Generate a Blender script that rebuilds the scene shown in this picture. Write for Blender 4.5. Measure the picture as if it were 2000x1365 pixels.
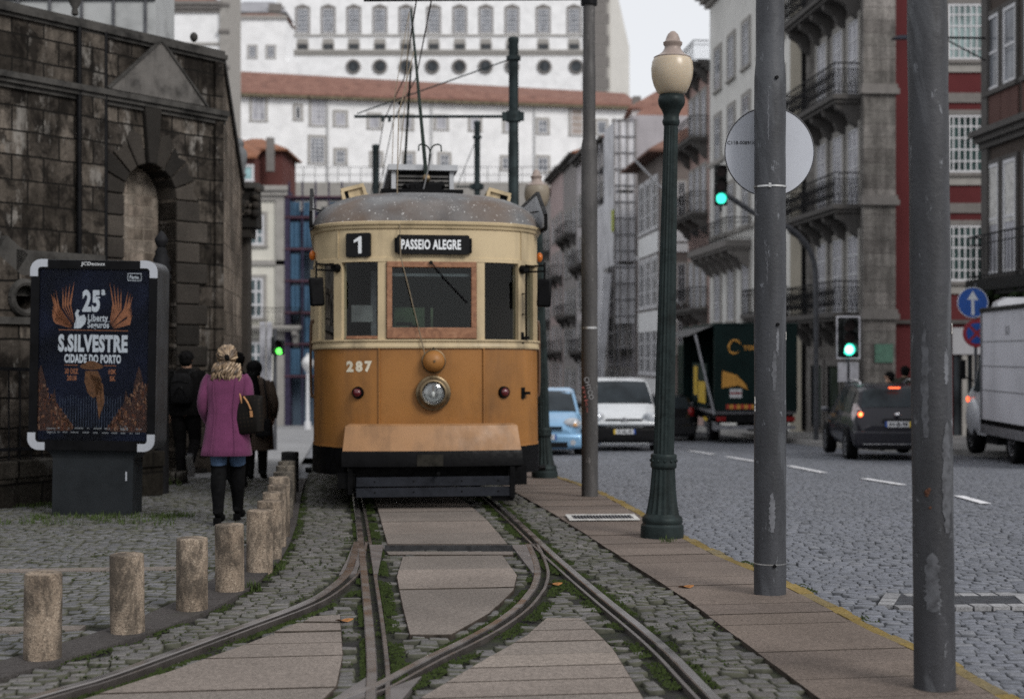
import bpy, bmesh, math, random
import numpy as np
from mathutils import Vector, Matrix
from mathutils.geometry import tessellate_polygon
R = math.radians
random.seed(7)
for o in list(bpy.data.objects): bpy.data.objects.remove(o)
SC = bpy.context.scene
COL = SC.collection
# ------------------------------------------------------------------ camera
FPX, HOR, CAMH = 2778.0, 690.0, 1.6          # 50 mm on 36 mm, eye height 1.6 m
cd = bpy.data.cameras.new('camera'); cam = bpy.data.objects.new('camera', cd); COL.objects.link(cam)
cam.location = (0, 0, CAMH); cam.rotation_euler = (R(90), 0, 0)
cd.lens = 50; cd.sensor_width = 36; cd.sensor_fit = 'HORIZONTAL'; cd.shift_y = 7.5/2000
cd.clip_start = 0.1; cd.clip_end = 3000
cd.dof.use_dof = True; cd.dof.focus_distance = 9.5; cd.dof.aperture_fstop = 1.8
SC.camera = cam
# ------------------------------------------------------------------ sky and sun (overcast)
SUN_EL, SUN_AZ = 36, 138                     # azimuth clockwise from +Y: behind the camera, to the right
w = bpy.data.worlds.new('World'); SC.world = w; w.use_nodes = True
nt = w.node_tree; nt.nodes.clear()
sky = nt.nodes.new('ShaderNodeTexSky'); sky.sky_type = 'NISHITA'; sky.sun_disc = False
sky.sun_elevation = R(SUN_EL); sky.sun_rotation = R(SUN_AZ)
mx = nt.nodes.new('ShaderNodeMixRGB'); mx.inputs[0].default_value = 0.9; mx.inputs[2].default_value = (6.5, 6.55, 6.7, 1)
bg = nt.nodes.new('ShaderNodeBackground'); bg.inputs[1].default_value = 0.1
ow = nt.nodes.new('ShaderNodeOutputWorld')
nt.links.new(sky.outputs[0], mx.inputs[1]); nt.links.new(mx.outputs[0], bg.inputs[0]); nt.links.new(bg.outputs[0], ow.inputs[0])
sl = bpy.data.lights.new('sun', 'SUN'); sl.energy = 1.5; sl.angle = R(22); sl.color = (1, .97, .93)
sun = bpy.data.objects.new('sun', sl); COL.objects.link(sun)
sd = Vector((math.sin(R(SUN_AZ))*math.cos(R(SUN_EL)), math.cos(R(SUN_AZ))*math.cos(R(SUN_EL)), math.sin(R(SUN_EL))))
sun.rotation_euler = sd.to_track_quat('Z', 'Y').to_euler()
SC.view_settings.view_transform = 'Standard'; SC.view_settings.look = 'None'; SC.view_settings.exposure = 0.45
SC.view_settings.gamma = 1.0; SC.view_settings.use_curve_mapping = False
try:
    SC.cycles.max_bounces = 6; SC.cycles.transparent_max_bounces = 10; SC.cycles.use_denoising = False
    SC.cycles.caustics_reflective = False; SC.cycles.caustics_refractive = False
except Exception: pass
# ------------------------------------------------------------------ measuring helpers (pixels of the photo -> the place)
def gz(y):                                    # the street is level near the camera and falls away gently beyond the stop
    t = (np.asarray(y, float)-15.5)/1.3
    s = np.where(t > 30, t, np.log1p(np.exp(np.minimum(t, 30))))*1.3
    return -0.037*np.minimum(s, 64)
def gzf(y): return float(gz(y))
def P(px, py, Y): return Vector(((px-1000)/FPX*Y, Y, CAMH+(HOR-py)/FPX*Y))
def G(px, py, dz=0.0):                        # pixel on the ground
    Y = CAMH*FPX/(py-HOR)
    for _ in range(30): Y = (CAMH-gzf(Y)-dz)*FPX/(py-HOR)*.5+Y*.5
    return ((px-1000)/FPX*Y, Y)
# ------------------------------------------------------------------ materials
MATS = {}
def nodes(m):
    m.use_nodes = True; t = m.node_tree; b = t.nodes.get('Principled BSDF'); return t, b
def N(t, kind, **kw):
    n = t.nodes.new(kind)
    for k, v in kw.items():
        if k in ('op',): n.operation = v
        elif k == 'blend': n.blend_type = v
        else: n.inputs[k].default_value = v
    return n
def rgba(c): return (c[0], c[1], c[2], 1.0)
def coords(t, scale=1, kind='Object', rot=(0,0,0)):
    tc = t.nodes.new('ShaderNodeTexCoord'); mp = t.nodes.new('ShaderNodeMapping')
    s = scale if isinstance(scale, tuple) else (scale,)*3
    mp.inputs['Scale'].default_value = s; mp.inputs['Rotation'].default_value = rot
    t.links.new(tc.outputs[kind], mp.inputs[0]); return mp.outputs[0]
def ramp(t, src, stops):
    r = t.nodes.new('ShaderNodeValToRGB'); e = r.color_ramp.elements
    while len(e) < len(stops): e.new(.5)
    for k, (p, c) in enumerate(stops): e[k].position = p; e[k].color = rgba(c) if len(c) == 3 else c
    t.links.new(src, r.inputs[0]); return r.outputs[0]
def mixc(t, f, a, b, blend='MIX'):
    m = t.nodes.new('ShaderNodeMixRGB'); m.blend_type = blend
    for i, s in ((0, f), (1, a), (2, b)):
        if hasattr(s, 'is_linked') or isinstance(s, bpy.types.NodeSocket): t.links.new(s, m.inputs[i])
        elif i == 0: m.inputs[0].default_value = s
        else: m.inputs[i].default_value = rgba(s)
    return m.outputs[0]
def noise(t, vec, scale, detail=4, rough=.55, dist=0):
    n = t.nodes.new('ShaderNodeTexNoise'); n.inputs['Scale'].default_value = scale; n.inputs['Detail'].default_value = detail
    n.inputs['Roughness'].default_value = rough; n.inputs['Distortion'].default_value = dist
    if vec is not None: t.links.new(vec, n.inputs['Vector'])
    return n.outputs[0]
def bump(t, b, h, strength=.3, dist=.02):
    n = t.nodes.new('ShaderNodeBump'); n.inputs['Strength'].default_value = strength; n.inputs['Distance'].default_value = dist
    t.links.new(h, n.inputs['Height']); t.links.new(n.outputs[0], b.inputs['Normal'])
def mat(name, col, rough=.6, metal=0, var=.25, scale=6, bmp=0, bscale=60, dark=None, spec=.35, streak=False, kind='Object', fine=0, grime=0, chips=0):
    """plain paint/metal/stone with irregular wear"""
    if name in MATS: return MATS[name]
    m = bpy.data.materials.new(name); MATS[name] = m; t, b = nodes(m)
    if max(col) < .05: spec = min(spec, .1)
    b.inputs['Roughness'].default_value = rough; b.inputs['Metallic'].default_value = metal
    b.inputs['Specular IOR Level'].default_value = spec
    v = coords(t, (1, 1, .22) if streak else 1, kind)
    d = dark or tuple(c*(1-var*1.6) for c in col); l = tuple(min(1, c*(1+var*.6)) for c in col)
    c = ramp(t, noise(t, v, scale, 6, .6), [(.3, d), (.52, col), (.75, l)])
    if fine: c = mixc(t, fine, c, ramp(t, noise(t, v, scale*22, 2), [(.35, (.25,)*3), (.65, (1.0,)*3)]), 'MULTIPLY')
    if grime:
        c = mixc(t, ramp(t, noise(t, coords(t, (1, 1, .15), kind), scale*1.7, 5, .65), [(.5, (0,)*3), (.72, (grime,)*3)]), c, (.02, .018, .016))
    if chips:
        c = mixc(t, ramp(t, noise(t, coords(t, 1, kind), 26, 5, .75), [(.665, (0,)*3), (.69, (chips,)*3)]), c, tuple(min(1, x*1.5+.05) for x in col))
        c = mixc(t, ramp(t, noise(t, coords(t, (1.3, 1.3, 1), kind), 19, 6, .8), [(.66, (0,)*3), (.7, (chips,)*3)]), c, tuple(x*.3 for x in col))
    t.links.new(c, b.inputs['Base Color'])
    rr = ramp(t, noise(t, v, scale*2.3, 3), [(.3, (max(0, rough-.12),)*3), (.7, (min(1, rough+.15),)*3)])
    t.links.new(rr, b.inputs['Roughness'])
    if bmp: bump(t, b, noise(t, v, bscale, 4), bmp, .01)
    return m
def glow(name, col, strength=1.0):
    if name in MATS: return MATS[name]
    m = bpy.data.materials.new(name); MATS[name] = m; t, b = nodes(m)
    b.inputs['Base Color'].default_value = rgba(tuple(c*.3 for c in col)); b.inputs['Emission Color'].default_value = rgba(col); b.inputs['Emission Strength'].default_value = strength
    return m
def glass(name, tint=(.8, .85, .86), refl=.1):
    if name in MATS: return MATS[name]
    m = bpy.data.materials.new(name); MATS[name] = m; m.use_nodes = True; t = m.node_tree; t.nodes.clear()
    tr = t.nodes.new('ShaderNodeBsdfTransparent'); tr.inputs[0].default_value = rgba(tint)
    gl = t.nodes.new('ShaderNodeBsdfGlossy'); gl.inputs['Roughness'].default_value = .03
    lw = t.nodes.new('ShaderNodeLayerWeight'); lw.inputs[0].default_value = .25
    ad = t.nodes.new('ShaderNodeMath'); ad.operation = 'MULTIPLY_ADD'; ad.inputs[1].default_value = .6; ad.inputs[2].default_value = refl; ad.use_clamp = True
    mxs = t.nodes.new('ShaderNodeMixShader'); o = t.nodes.new('ShaderNodeOutputMaterial')
    t.links.new(lw.outputs['Fresnel'], ad.inputs[0]); t.links.new(ad.outputs[0], mxs.inputs[0])
    t.links.new(tr.outputs[0], mxs.inputs[1]); t.links.new(gl.outputs[0], mxs.inputs[2]); t.links.new(mxs.outputs[0], o.inputs[0])
    return m
def pane(name, col=(.03, .035, .04), rough=.12, var=.5):
    """a window pane seen from the street: dark room, curtain or reflection put into its colour"""
    if name in MATS: return MATS[name]
    m = bpy.data.materials.new(name); MATS[name] = m; t, b = nodes(m)
    v = coords(t, (1.3, 1.3, .5)); c = ramp(t, noise(t, v, 1.6, 3), [(.35, tuple(x*(1-var) for x in col)), (.65, tuple(min(1, x*(1+var)) for x in col))])
    t.links.new(c, b.inputs['Base Color']); b.inputs['Roughness'].default_value = rough; b.inputs['Specular IOR Level'].default_value = .35
    return m
def islandmat(name, cols, rough=.7, bmp=.5, bscale=70, moss=0, stain=.4, spec=.15, grain=.5):
    """stones: every block its own tone, plus grain"""
    m = bpy.data.materials.new(name); MATS[name] = m; t, b = nodes(m)
    g = t.nodes.new('ShaderNodeNewGeometry'); v = coords(t, 1)
    k = len(cols)
    c = ramp(t, g.outputs['Random Per Island'], [(i/(k-1), cols[i]) for i in range(k)])
    c = mixc(t, .75, c, ramp(t, noise(t, v, 55, 5, .7), [(.3, (.35,)*3), (.7, (1.25,)*3)]), 'MULTIPLY')
    if grain: c = mixc(t, grain, c, ramp(t, noise(t, v, 210, 2, .8), [(.38, (.4,)*3), (.62, (1.5,)*3)]), 'MULTIPLY')
    c = mixc(t, stain, c, ramp(t, noise(t, v, .9, 5, .6), [(.35, (.35,)*3), (.62, (1.0,)*3)]), 'MULTIPLY')
    if moss:
        c = mixc(t, ramp(t, noise(t, v, 2.6, 6, .7), [(.56, (0,)*3), (.7, (moss,)*3)]), c, (.05, .07, .015))
    t.links.new(c, b.inputs['Base Color']); b.inputs['Roughness'].default_value = rough; b.inputs['Specular IOR Level'].default_value = spec
    bump(t, b, noise(t, v, bscale, 5, .65), bmp, .008)
    return m
def blockmat(name, cols, mortar, bw, bh, msize=.012, axis='xz', rough=.85, stain=.7, squash=1.0, streaks=.6, offs=.5, light=None, bstr=.9, soot=0):
    """coursed ashlar in the local plane of the wall"""
    m = bpy.data.materials.new(name); MATS[name] = m; t, b = nodes(m)
    tc = t.nodes.new('ShaderNodeTexCoord'); sp = t.nodes.new('ShaderNodeSeparateXYZ'); cb = t.nodes.new('ShaderNodeCombineXYZ')
    t.links.new(tc.outputs['Object'], sp.inputs[0])
    t.links.new(sp.outputs['X' if axis[0] == 'x' else 'Y'], cb.inputs[0]); t.links.new(sp.outputs['Z'], cb.inputs[1])
    wob = t.nodes.new('ShaderNodeVectorMath'); wob.operation = 'MULTIPLY_ADD'
    nz = t.nodes.new('ShaderNodeTexNoise'); nz.inputs['Scale'].default_value = 2.2; nz.inputs['Detail'].default_value = 3
    t.links.new(tc.outputs['Object'], nz.inputs['Vector'])
    t.links.new(nz.outputs['Color'], wob.inputs[0]); wob.inputs[1].default_value = (.05, .05, 0); t.links.new(cb.outputs[0], wob.inputs[2])
    br = t.nodes.new('ShaderNodeTexBrick'); br.inputs['Scale'].default_value = 1; br.inputs['Brick Width'].default_value = bw; br.inputs['Row Height'].default_value = bh
    br.inputs['Mortar Size'].default_value = msize; br.inputs['Mortar Smooth'].default_value = .25; br.offset = offs; br.squash = squash; br.squash_frequency = 3
    br.inputs['Color1'].default_value = (0, 0, 0, 1); br.inputs['Color2'].default_value = (1, 1, 1, 1); br.inputs['Mortar'].default_value = (.5, .5, .5, 1); br.inputs['Bias'].default_value = 0
    t.links.new(wob.outputs[0], br.inputs['Vector'])
    k = len(cols); c = ramp(t, br.outputs['Color'], [(i/(k-1), cols[i]) for i in range(k)])
    v = coords(t, 1)
    c = mixc(t, .8, c, ramp(t, noise(t, v, 14, 6, .7), [(.28, (.4,)*3), (.72, (1.3,)*3)]), 'MULTIPLY')
    c = mixc(t, stain, c, ramp(t, noise(t, v, 1.1, 6, .65), [(.36, (.12,)*3), (.64, (1.3,)*3)]), 'MULTIPLY')
    if soot:
        c = mixc(t, ramp(t, noise(t, coords(t, (1, 1, .8)), 2.4, 7, .7, .6), [(.47, (0,)*3), (.58, (soot,)*3)]), c, (.011, .0095, .0085))
    if light:
        c = mixc(t, ramp(t, noise(t, coords(t, (1, 1, .45)), 2.3, 7, .75), [(.55, (0,)*3), (.63, (.8,)*3)]), c, light)
    c = mixc(t, streaks, c, ramp(t, noise(t, coords(t, (1, 1, .09)), 5, 4, .6), [(.4, (.3,)*3), (.62, (1.1,)*3)]), 'MULTIPLY')
    c = mixc(t, br.outputs['Fac'], c, mortar)
    t.links.new(c, b.inputs['Base Color']); b.inputs['Roughness'].default_value = rough; b.inputs['Specular IOR Level'].default_value = .06
    inv = t.nodes.new('ShaderNodeMath'); inv.operation = 'SUBTRACT'; inv.inputs[0].default_value = 1.0; t.links.new(br.outputs['Fac'], inv.inputs[1])
    add = t.nodes.new('ShaderNodeMath'); add.operation = 'MULTIPLY_ADD'; add.inputs[1].default_value = .35
    t.links.new(noise(t, v, 22, 5, .7), add.inputs[0]); t.links.new(inv.outputs[0], add.inputs[2])
    bump(t, b, add.outputs[0], bstr, .03)
    return m
def plaster(name, col, dirt=.35, rough=.85, scale=.6):
    if name in MATS: return MATS[name]
    m = bpy.data.materials.new(name); MATS[name] = m; t, b = nodes(m); v = coords(t, 1)
    c = ramp(t, noise(t, v, scale, 6, .6), [(.3, tuple(x*.82 for x in col)), (.6, col)])
    c = mixc(t, ramp(t, noise(t, coords(t, (1, 1, .12)), scale*3.5, 6, .7), [(.52, (0,)*3), (.75, (dirt,)*3)]), c, tuple(x*.35 for x in col))
    t.links.new(c, b.inputs['Base Color']); b.inputs['Roughness'].default_value = rough; b.inputs['Specular IOR Level'].default_value = .08
    bump(t, b, noise(t, v, 12, 4), .25, .02)
    return m
def rooftile(name, c1, c2):
    if name in MATS: return MATS[name]
    m = bpy.data.materials.new(name); MATS[name] = m; t, b = nodes(m); v = coords(t, 1)
    wv = t.nodes.new('ShaderNodeTexWave'); wv.inputs['Scale'].default_value = 1.4; wv.inputs['Distortion'].default_value = .6; wv.inputs['Detail'].default_value = 2
    t.links.new(v, wv.inputs[0])
    c = ramp(t, noise(t, v, .9, 8, .75), [(.3, tuple(x*.5 for x in c1)), (.5, c1), (.72, c2)])
    c = mixc(t, .35, c, wv.outputs[0], 'MULTIPLY')
    t.links.new(c, b.inputs['Base Color']); b.inputs['Roughness'].default_value = .9; bump(t, b, wv.outputs[0], .6, .06)
    return m
# ------------------------------------------------------------------ mesh builder
class MB:
    def __init__(s): s.v = []; s.f = []; s.mi = []; s.ms = []
    def _m(s, m):
        if m is None: return 0
        if m not in s.ms: s.ms.append(m)
        return s.ms.index(m)
    def add(s, vs, fs, m=None, M=None):
        if m is None and not s.ms: s.ms.append(None)
        k = len(s.v); i = s._m(m)
        s.v += [tuple(M @ Vector(p)) if M is not None else tuple(p) for p in vs]
        s.f += [tuple(a+k for a in f) for f in fs]; s.mi += [i]*len(fs); return s
    def box(s, x0, x1, y0, y1, z0, z1, m=None, M=None, t=1.0, ty=None):
        ty = t if ty is None else ty
        cx, cy = (x0+x1)/2, (y0+y1)/2
        vs = [(x0,y0,z0),(x1,y0,z0),(x1,y1,z0),(x0,y1,z0)]
        vs += [(cx+(x-cx)*t, cy+(y-cy)*ty, z1) for x, y, _ in vs]
        return s.add(vs, [(3,2,1,0),(4,5,6,7),(0,1,5,4),(1,2,6,5),(2,3,7,6),(3,0,4,7)], m, M)
    def bar(s, a, b, w, d=None, m=None, up=(0,0,1)):
        a, b = Vector(a), Vector(b); d = d or w; z = (b-a); L = z.length; z = z.normalized(); u = Vector(up)
        if abs(z.dot(u)) > .98: u = Vector((1,0,0))
        x = u.cross(z).normalized(); y = z.cross(x)
        vs = [tuple(a+x*(sx*w/2)+y*(sy*d/2)+z*q) for q in (0, L) for sx, sy in ((-1,-1),(1,-1),(1,1),(-1,1))]
        return s.add(vs, [(3,2,1,0),(4,5,6,7),(0,1,5,4),(1,2,6,5),(2,3,7,6),(3,0,4,7)], m)
    def cyl(s, a, b, r, r2=None, n=14, m=None, cap=True):
        a, b = Vector(a), Vector(b); r2 = r if r2 is None else r2
        z = (b-a).normalized(); u = Vector((0,0,1)) if abs(z.z) < .95 else Vector((1,0,0))
        x = u.cross(z).normalized(); y = z.cross(x); vs = []
        for c, q in ((a, r), (b, r2)):
            vs += [tuple(c+x*(q*math.cos(2*math.pi*i/n))+y*(q*math.sin(2*math.pi*i/n))) for i in range(n)]
        fs = [(i, (i+1)%n, n+(i+1)%n, n+i) for i in range(n)]
        if cap: fs += [tuple(range(n-1, -1, -1)), tuple(range(n, 2*n))]
        return s.add(vs, fs, m)
    def lathe(s, prof, n=20, m=None, c=(0,0,0), M=None, flute=None):
        vs = []; k = len(prof)
        for j, (r, z) in enumerate(prof):
            for i in range(n):
                a = 2*math.pi*i/n; q = r
                if flute and flute[0] <= j <= flute[1]: q = r*(1-flute[2]*(i % 2))
                vs.append((c[0]+q*math.cos(a), c[1]+q*math.sin(a), c[2]+z))
        fs = [(j*n+i, j*n+(i+1)%n, (j+1)*n+(i+1)%n, (j+1)*n+i) for j in range(k-1) for i in range(n)]
        fs += [tuple(range(n-1, -1, -1)), tuple(range((k-1)*n, k*n))]
        return s.add(vs, fs, m, M)
    def sphere(s, c, r, m=None, nu=16, nv=10, M=None):
        r = r if isinstance(r, tuple) else (r, r, r); vs = [(c[0], c[1], c[2]-r[2])]
        for j in range(1, nv):
            p = math.pi*j/nv-math.pi/2
            vs += [(c[0]+r[0]*math.cos(p)*math.cos(2*math.pi*i/nu), c[1]+r[1]*math.cos(p)*math.sin(2*math.pi*i/nu), c[2]+r[2]*math.sin(p)) for i in range(nu)]
        vs.append((c[0], c[1], c[2]+r[2])); t = len(vs)-1
        fs = [(0, 1+(i+1)%nu, 1+i) for i in range(nu)]
        fs += [(1+j*nu+i, 1+j*nu+(i+1)%nu, 1+(j+1)*nu+(i+1)%nu, 1+(j+1)*nu+i) for j in range(nv-2) for i in range(nu)]
        fs += [(t, 1+(nv-2)*nu+i, 1+(nv-2)*nu+(i+1)%nu) for i in range(nu)]
        return s.add(vs, fs, m, M)
    def tube(s, pts, r, n=8, m=None, cap=True):
        pts = [Vector(p) for p in pts]; vs = []; k = len(pts); rr = r if isinstance(r, (list, tuple)) else [r]*k
        px = None
        for j, p in enumerate(pts):
            d = (pts[min(j+1, k-1)]-pts[max(j-1, 0)]).normalized()
            if px is None:
                u = Vector((0,0,1)) if abs(d.z) < .9 else Vector((1,0,0)); px = u.cross(d).normalized()
            else:
                px = (px-d*px.dot(d)).normalized()
            py = d.cross(px)
            vs += [tuple(p+px*(rr[j]*math.cos(2*math.pi*i/n))+py*(rr[j]*math.sin(2*math.pi*i/n))) for i in range(n)]
        fs = [(j*n+i, j*n+(i+1)%n, (j+1)*n+(i+1)%n, (j+1)*n+i) for j in range(k-1) for i in range(n)]
        if cap: fs += [tuple(range(n-1, -1, -1)), tuple(range((k-1)*n, k*n))]
        return s.add(vs, fs, m)
    def loft(s, rings, m=None, cap=True, M=None, closed=True):
        n = len(rings[0]); k = len(rings); vs = [p for r in rings for p in r]
        fs = [(j*n+i, j*n+(i+1)%n, (j+1)*n+(i+1)%n, (j+1)*n+i) for j in range(k-1) for i in range(n if closed else n-1)]
        if cap: fs += [tuple(range(n-1, -1, -1)), tuple(range((k-1)*n, k*n))]
        return s.add(vs, fs, m, M)
    def prism(s, poly, a, b, m=None, plane='xz', M=None, holes=()):
        """polygon (with holes) in a plane, extruded between a and b along the third axis"""
        def pt(q, h): return {'xz': (q[0], h, q[1]), 'xy': (q[0], q[1], h), 'yz': (h, q[0], q[1])}[plane]
        loops = [list(poly)]+[list(h) for h in holes]
        flat = [q for l in loops for q in l]; n = len(flat)
        tris = tessellate_polygon([[Vector((q[0], q[1], 0)) for q in l] for l in loops]) if (holes or len(poly) > 4) else [tuple(range(len(poly)))]
        vs = [pt(q, a) for q in flat]+[pt(q, b) for q in flat]
        fs = [tuple(t) for t in tris]+[tuple(x+n for x in reversed(t)) for t in tris]
        o = 0
        for l in loops:
            k = len(l); fs += [(o+i, o+(i+1)%k, n+o+(i+1)%k, n+o+i) for i in range(k)]; o += k
        return s.add(vs, fs, m, M)
    def text(s, body, c, w, h, m=None, xd=(1,0,0), zd=(0,0,1), depth=.002, bold=0.0):
        vs, fs = text_geo(body, bold); xs = [p[0] for p in vs]; ys = [p[1] for p in vs]
        sx = (max(xs)-min(xs)) or 1; sy = (max(ys)-min(ys)) or 1; mxx = (max(xs)+min(xs))/2; my = (max(ys)+min(ys))/2
        xd, zd, c = Vector(xd), Vector(zd), Vector(c); nd = xd.cross(zd)
        if w is None: w = h*sx/sy
        out = [tuple(c+xd*((p[0]-mxx)/sx*w)+zd*((p[1]-my)/sy*h)+nd*(p[2]*depth)) for p in vs]
        return s.add(out, fs, m)
    def build(s, name, mats=None, parent=None, loc=None, rot=None, smooth=40, fix=True, bevel=0):
        me = bpy.data.meshes.new(name); me.from_pydata(s.v, [], s.f)
        ms = list(s.ms)
        if mats is not None: ms = [mats if (x is None) else x for x in ms] or [mats]
        for x in ms: me.materials.append(x)
        if len(ms) > 1: me.polygons.foreach_set('material_index', s.mi)
        if fix:
            bm = bmesh.new(); bm.from_mesh(me); bmesh.ops.recalc_face_normals(bm, faces=bm.faces); bm.to_mesh(me); bm.free()
        if smooth:
            me.polygons.foreach_set('use_smooth', [True]*len(me.polygons)); me.set_sharp_from_angle(angle=R(smooth))
        me.update()
        o = bpy.data.objects.new(name, me); COL.objects.link(o)
        if parent is not None: o.parent = parent
        if loc is not None: o.location = loc
        if rot is not None: o.rotation_euler = rot
        if bevel:
            b = o.modifiers.new('edge', 'BEVEL'); b.width = bevel; b.segments = 2; b.limit_method = 'ANGLE'; b.angle_limit = R(40)
        return o
_TXT = {}
def text_geo(body, bold=0.0):
    k = (body, bold)
    if k in _TXT: return _TXT[k]
    cu = bpy.data.curves.new('txt', 'FONT'); cu.body = body; cu.resolution_u = 3; cu.extrude = .5; cu.offset = bold; cu.space_character = 1.0+bold*2.0
    ob = bpy.data.objects.new('txt', cu); COL.objects.link(ob)
    dg = bpy.context.evaluated_depsgraph_get(); me = bpy.data.meshes.new_from_object(ob.evaluated_get(dg))
    vs = [tuple(v.co) for v in me.vertices]; fs = [tuple(p.vertices) for p in me.polygons]
    bpy.data.objects.remove(ob); bpy.data.curves.remove(cu); bpy.data.meshes.remove(me)
    _TXT[k] = (vs, fs); return _TXT[k]
# ------------------------------------------------------------------ object helpers
def tag(o, label=None, cat=None, group=None, kind=None):
    if label: o['label'] = label
    if cat: o['category'] = cat
    if group: o['group'] = group
    if kind: o['kind'] = kind
    return o
def thing(name, label, cat, loc=(0,0,0), rz=0, group=None, rot=None):
    o = bpy.data.objects.new(name, None); COL.objects.link(o); o.location = loc
    o.rotation_euler = rot if rot else (0, 0, rz); o.empty_display_size = .2
    return tag(o, label, cat, group)
def kids(o): return [c for c in bpy.data.objects if c.parent == o]
def copy_tree(o, parent=None, **kw):
    c = o.copy(); COL.objects.link(c)
    if parent is not None: c.parent = parent
    for ch in kids(o): copy_tree(ch, c)
    return c
def struct(o): o['kind'] = 'structure'; return o
def crom(pts, n=8):
    """smooth curve through points"""
    p = [Vector(q) for q in pts]; p = [p[0]*2-p[1]]+p+[p[-1]*2-p[-2]]; out = []
    for i in range(1, len(p)-2):
        for k in range(n):
            t = k/n; a, b, c, d = p[i-1], p[i], p[i+1], p[i+2]
            out.append(.5*((2*b)+(c-a)*t+(2*a-5*b+4*c-d)*t*t+(3*b-a-3*c+d)*t**3))
    out.append(p[-2]); return out
# ================================================================== GROUND, TRACK, ROAD
def line_fn(px, slope_far=-.125, slope_near=None):
    """X of a line along the street as a function of Y, from photo points on the ground"""
    pts = sorted([G(*q) for q in px], key=lambda q: q[1]); xs = [q[0] for q in pts]; ys = [q[1] for q in pts]
    sn = slope_near if slope_near is not None else (xs[1]-xs[0])/(ys[1]-ys[0])
    def f(y):
        y = np.asarray(y, float); r = np.interp(y, ys, xs)
        r = np.where(y > ys[-1], xs[-1]+(y-ys[-1])*slope_far, r)
        return np.where(y < ys[0], xs[0]+(y-ys[0])*sn, r)
    return f
kerbR = line_fn([(1994,1358),(1873,1290),(1785,1254),(1631,1177),(1538,1130),(1428,1086),(1340,1042),(1257,998),(1175,957)])
platL = line_fn([(1600,1365),(1500,1290),(1340,1170),(1200,1080),(1030,975)])
stripR = line_fn([(0,1326),(150,1283),(300,1235),(420,1190),(498,1145),(545,1098),(566,1062),(580,1020),(590,960)])
ROADZ = -.06
def rowx(y): return np.interp(y, [-20,20,28,30,33,37,60,90,140], [12,12,11.8,10.6,9.2,8.3,8.2,6.6,2.5])   # far kerb of the road
m_soil = bpy.data.materials.new('soil_and_moss'); t, b = nodes(m_soil); v = coords(t, 1)
c = ramp(t, noise(t, v, 6, 6, .7), [(.42, (.01,.009,.008)), (.58, (.02,.024,.008)), (.75, (.032,.05,.012))])
t.links.new(c, b.inputs['Base Color']); b.inputs['Roughness'].default_value = 1; bump(t, b, noise(t, v, 90, 3), .8, .01)
m_soil2 = mat('dark_joint', (.04,.041,.045), .95, var=.4, scale=5)
m_sett = islandmat('granite_setts', [(0.121,0.118,0.113),(0.151,0.145,0.142),(0.177,0.170,0.166),(0.137,0.128,0.121),(0.212,0.201,0.193)], .7, .9, 50, moss=.3, stain=.3)
m_settL = islandmat('pavement_setts', [(0.138,0.139,0.144),(0.170,0.170,0.176),(0.202,0.199,0.201),(0.150,0.145,0.143)], .7, .9, 50, moss=.3, stain=.25)
m_road = islandmat('road_setts', [(0.159,0.169,0.195),(0.184,0.193,0.224),(0.208,0.219,0.251),(0.167,0.176,0.206),(0.230,0.237,0.260)], .6, .9, 45, moss=0, stain=.25, spec=.3)
m_slab = islandmat('concrete_slabs', [(0.248,0.213,0.188),(0.286,0.242,0.212),(0.222,0.194,0.173),(0.315,0.269,0.234)], .85, .6, 130, moss=.0, stain=.35)
m_slabR = islandmat('pink_granite_slabs', [(0.194,0.157,0.136),(0.220,0.177,0.150),(0.170,0.138,0.120),(0.237,0.193,0.166)], .85, .6, 140, moss=.05, stain=.4)
m_strip = islandmat('dark_kerb_stone', [(0.076,0.068,0.066),(0.088,0.080,0.076),(0.068,0.062,0.061)], .8, .5, 120, moss=.12, stain=.3)
m_yel = islandmat('worn_yellow_paint', [(0.323,0.230,0.076),(0.272,0.196,0.068),(0.357,0.255,0.085),(0.212,0.178,0.111)], .8, .8, 40, stain=.6)
m_asph = mat('worn_asphalt', (.17,.172,.178), .85, var=.2, scale=.5, bmp=.5, bscale=60)
m_far = mat('distant_paving', (.15,.155,.168), .8, var=.18, scale=.35, bmp=.4, bscale=12)
def sheet(name, xl, xr, y0, y1, dz, m, nx=6, ny=60, zf=None):
    B = MB(); ys = np.linspace(y0, y1, ny); vs = []
    for y in ys:
        a, c = float(xl(y)), float(xr(y)); z = gzf(y)+dz
        for k in range(nx+1):
            vs.append((a+(c-a)*k/nx, float(y), z))
    n = nx+1
    fs = [(j*n+k, j*n+k+1, (j+1)*n+k+1, (j+1)*n+k) for j in range(ny-1) for k in range(nx)]
    B.add(vs, fs, m); return struct(B.build(name, smooth=40, fix=False))
K = lambda c: (lambda y: c)
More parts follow.
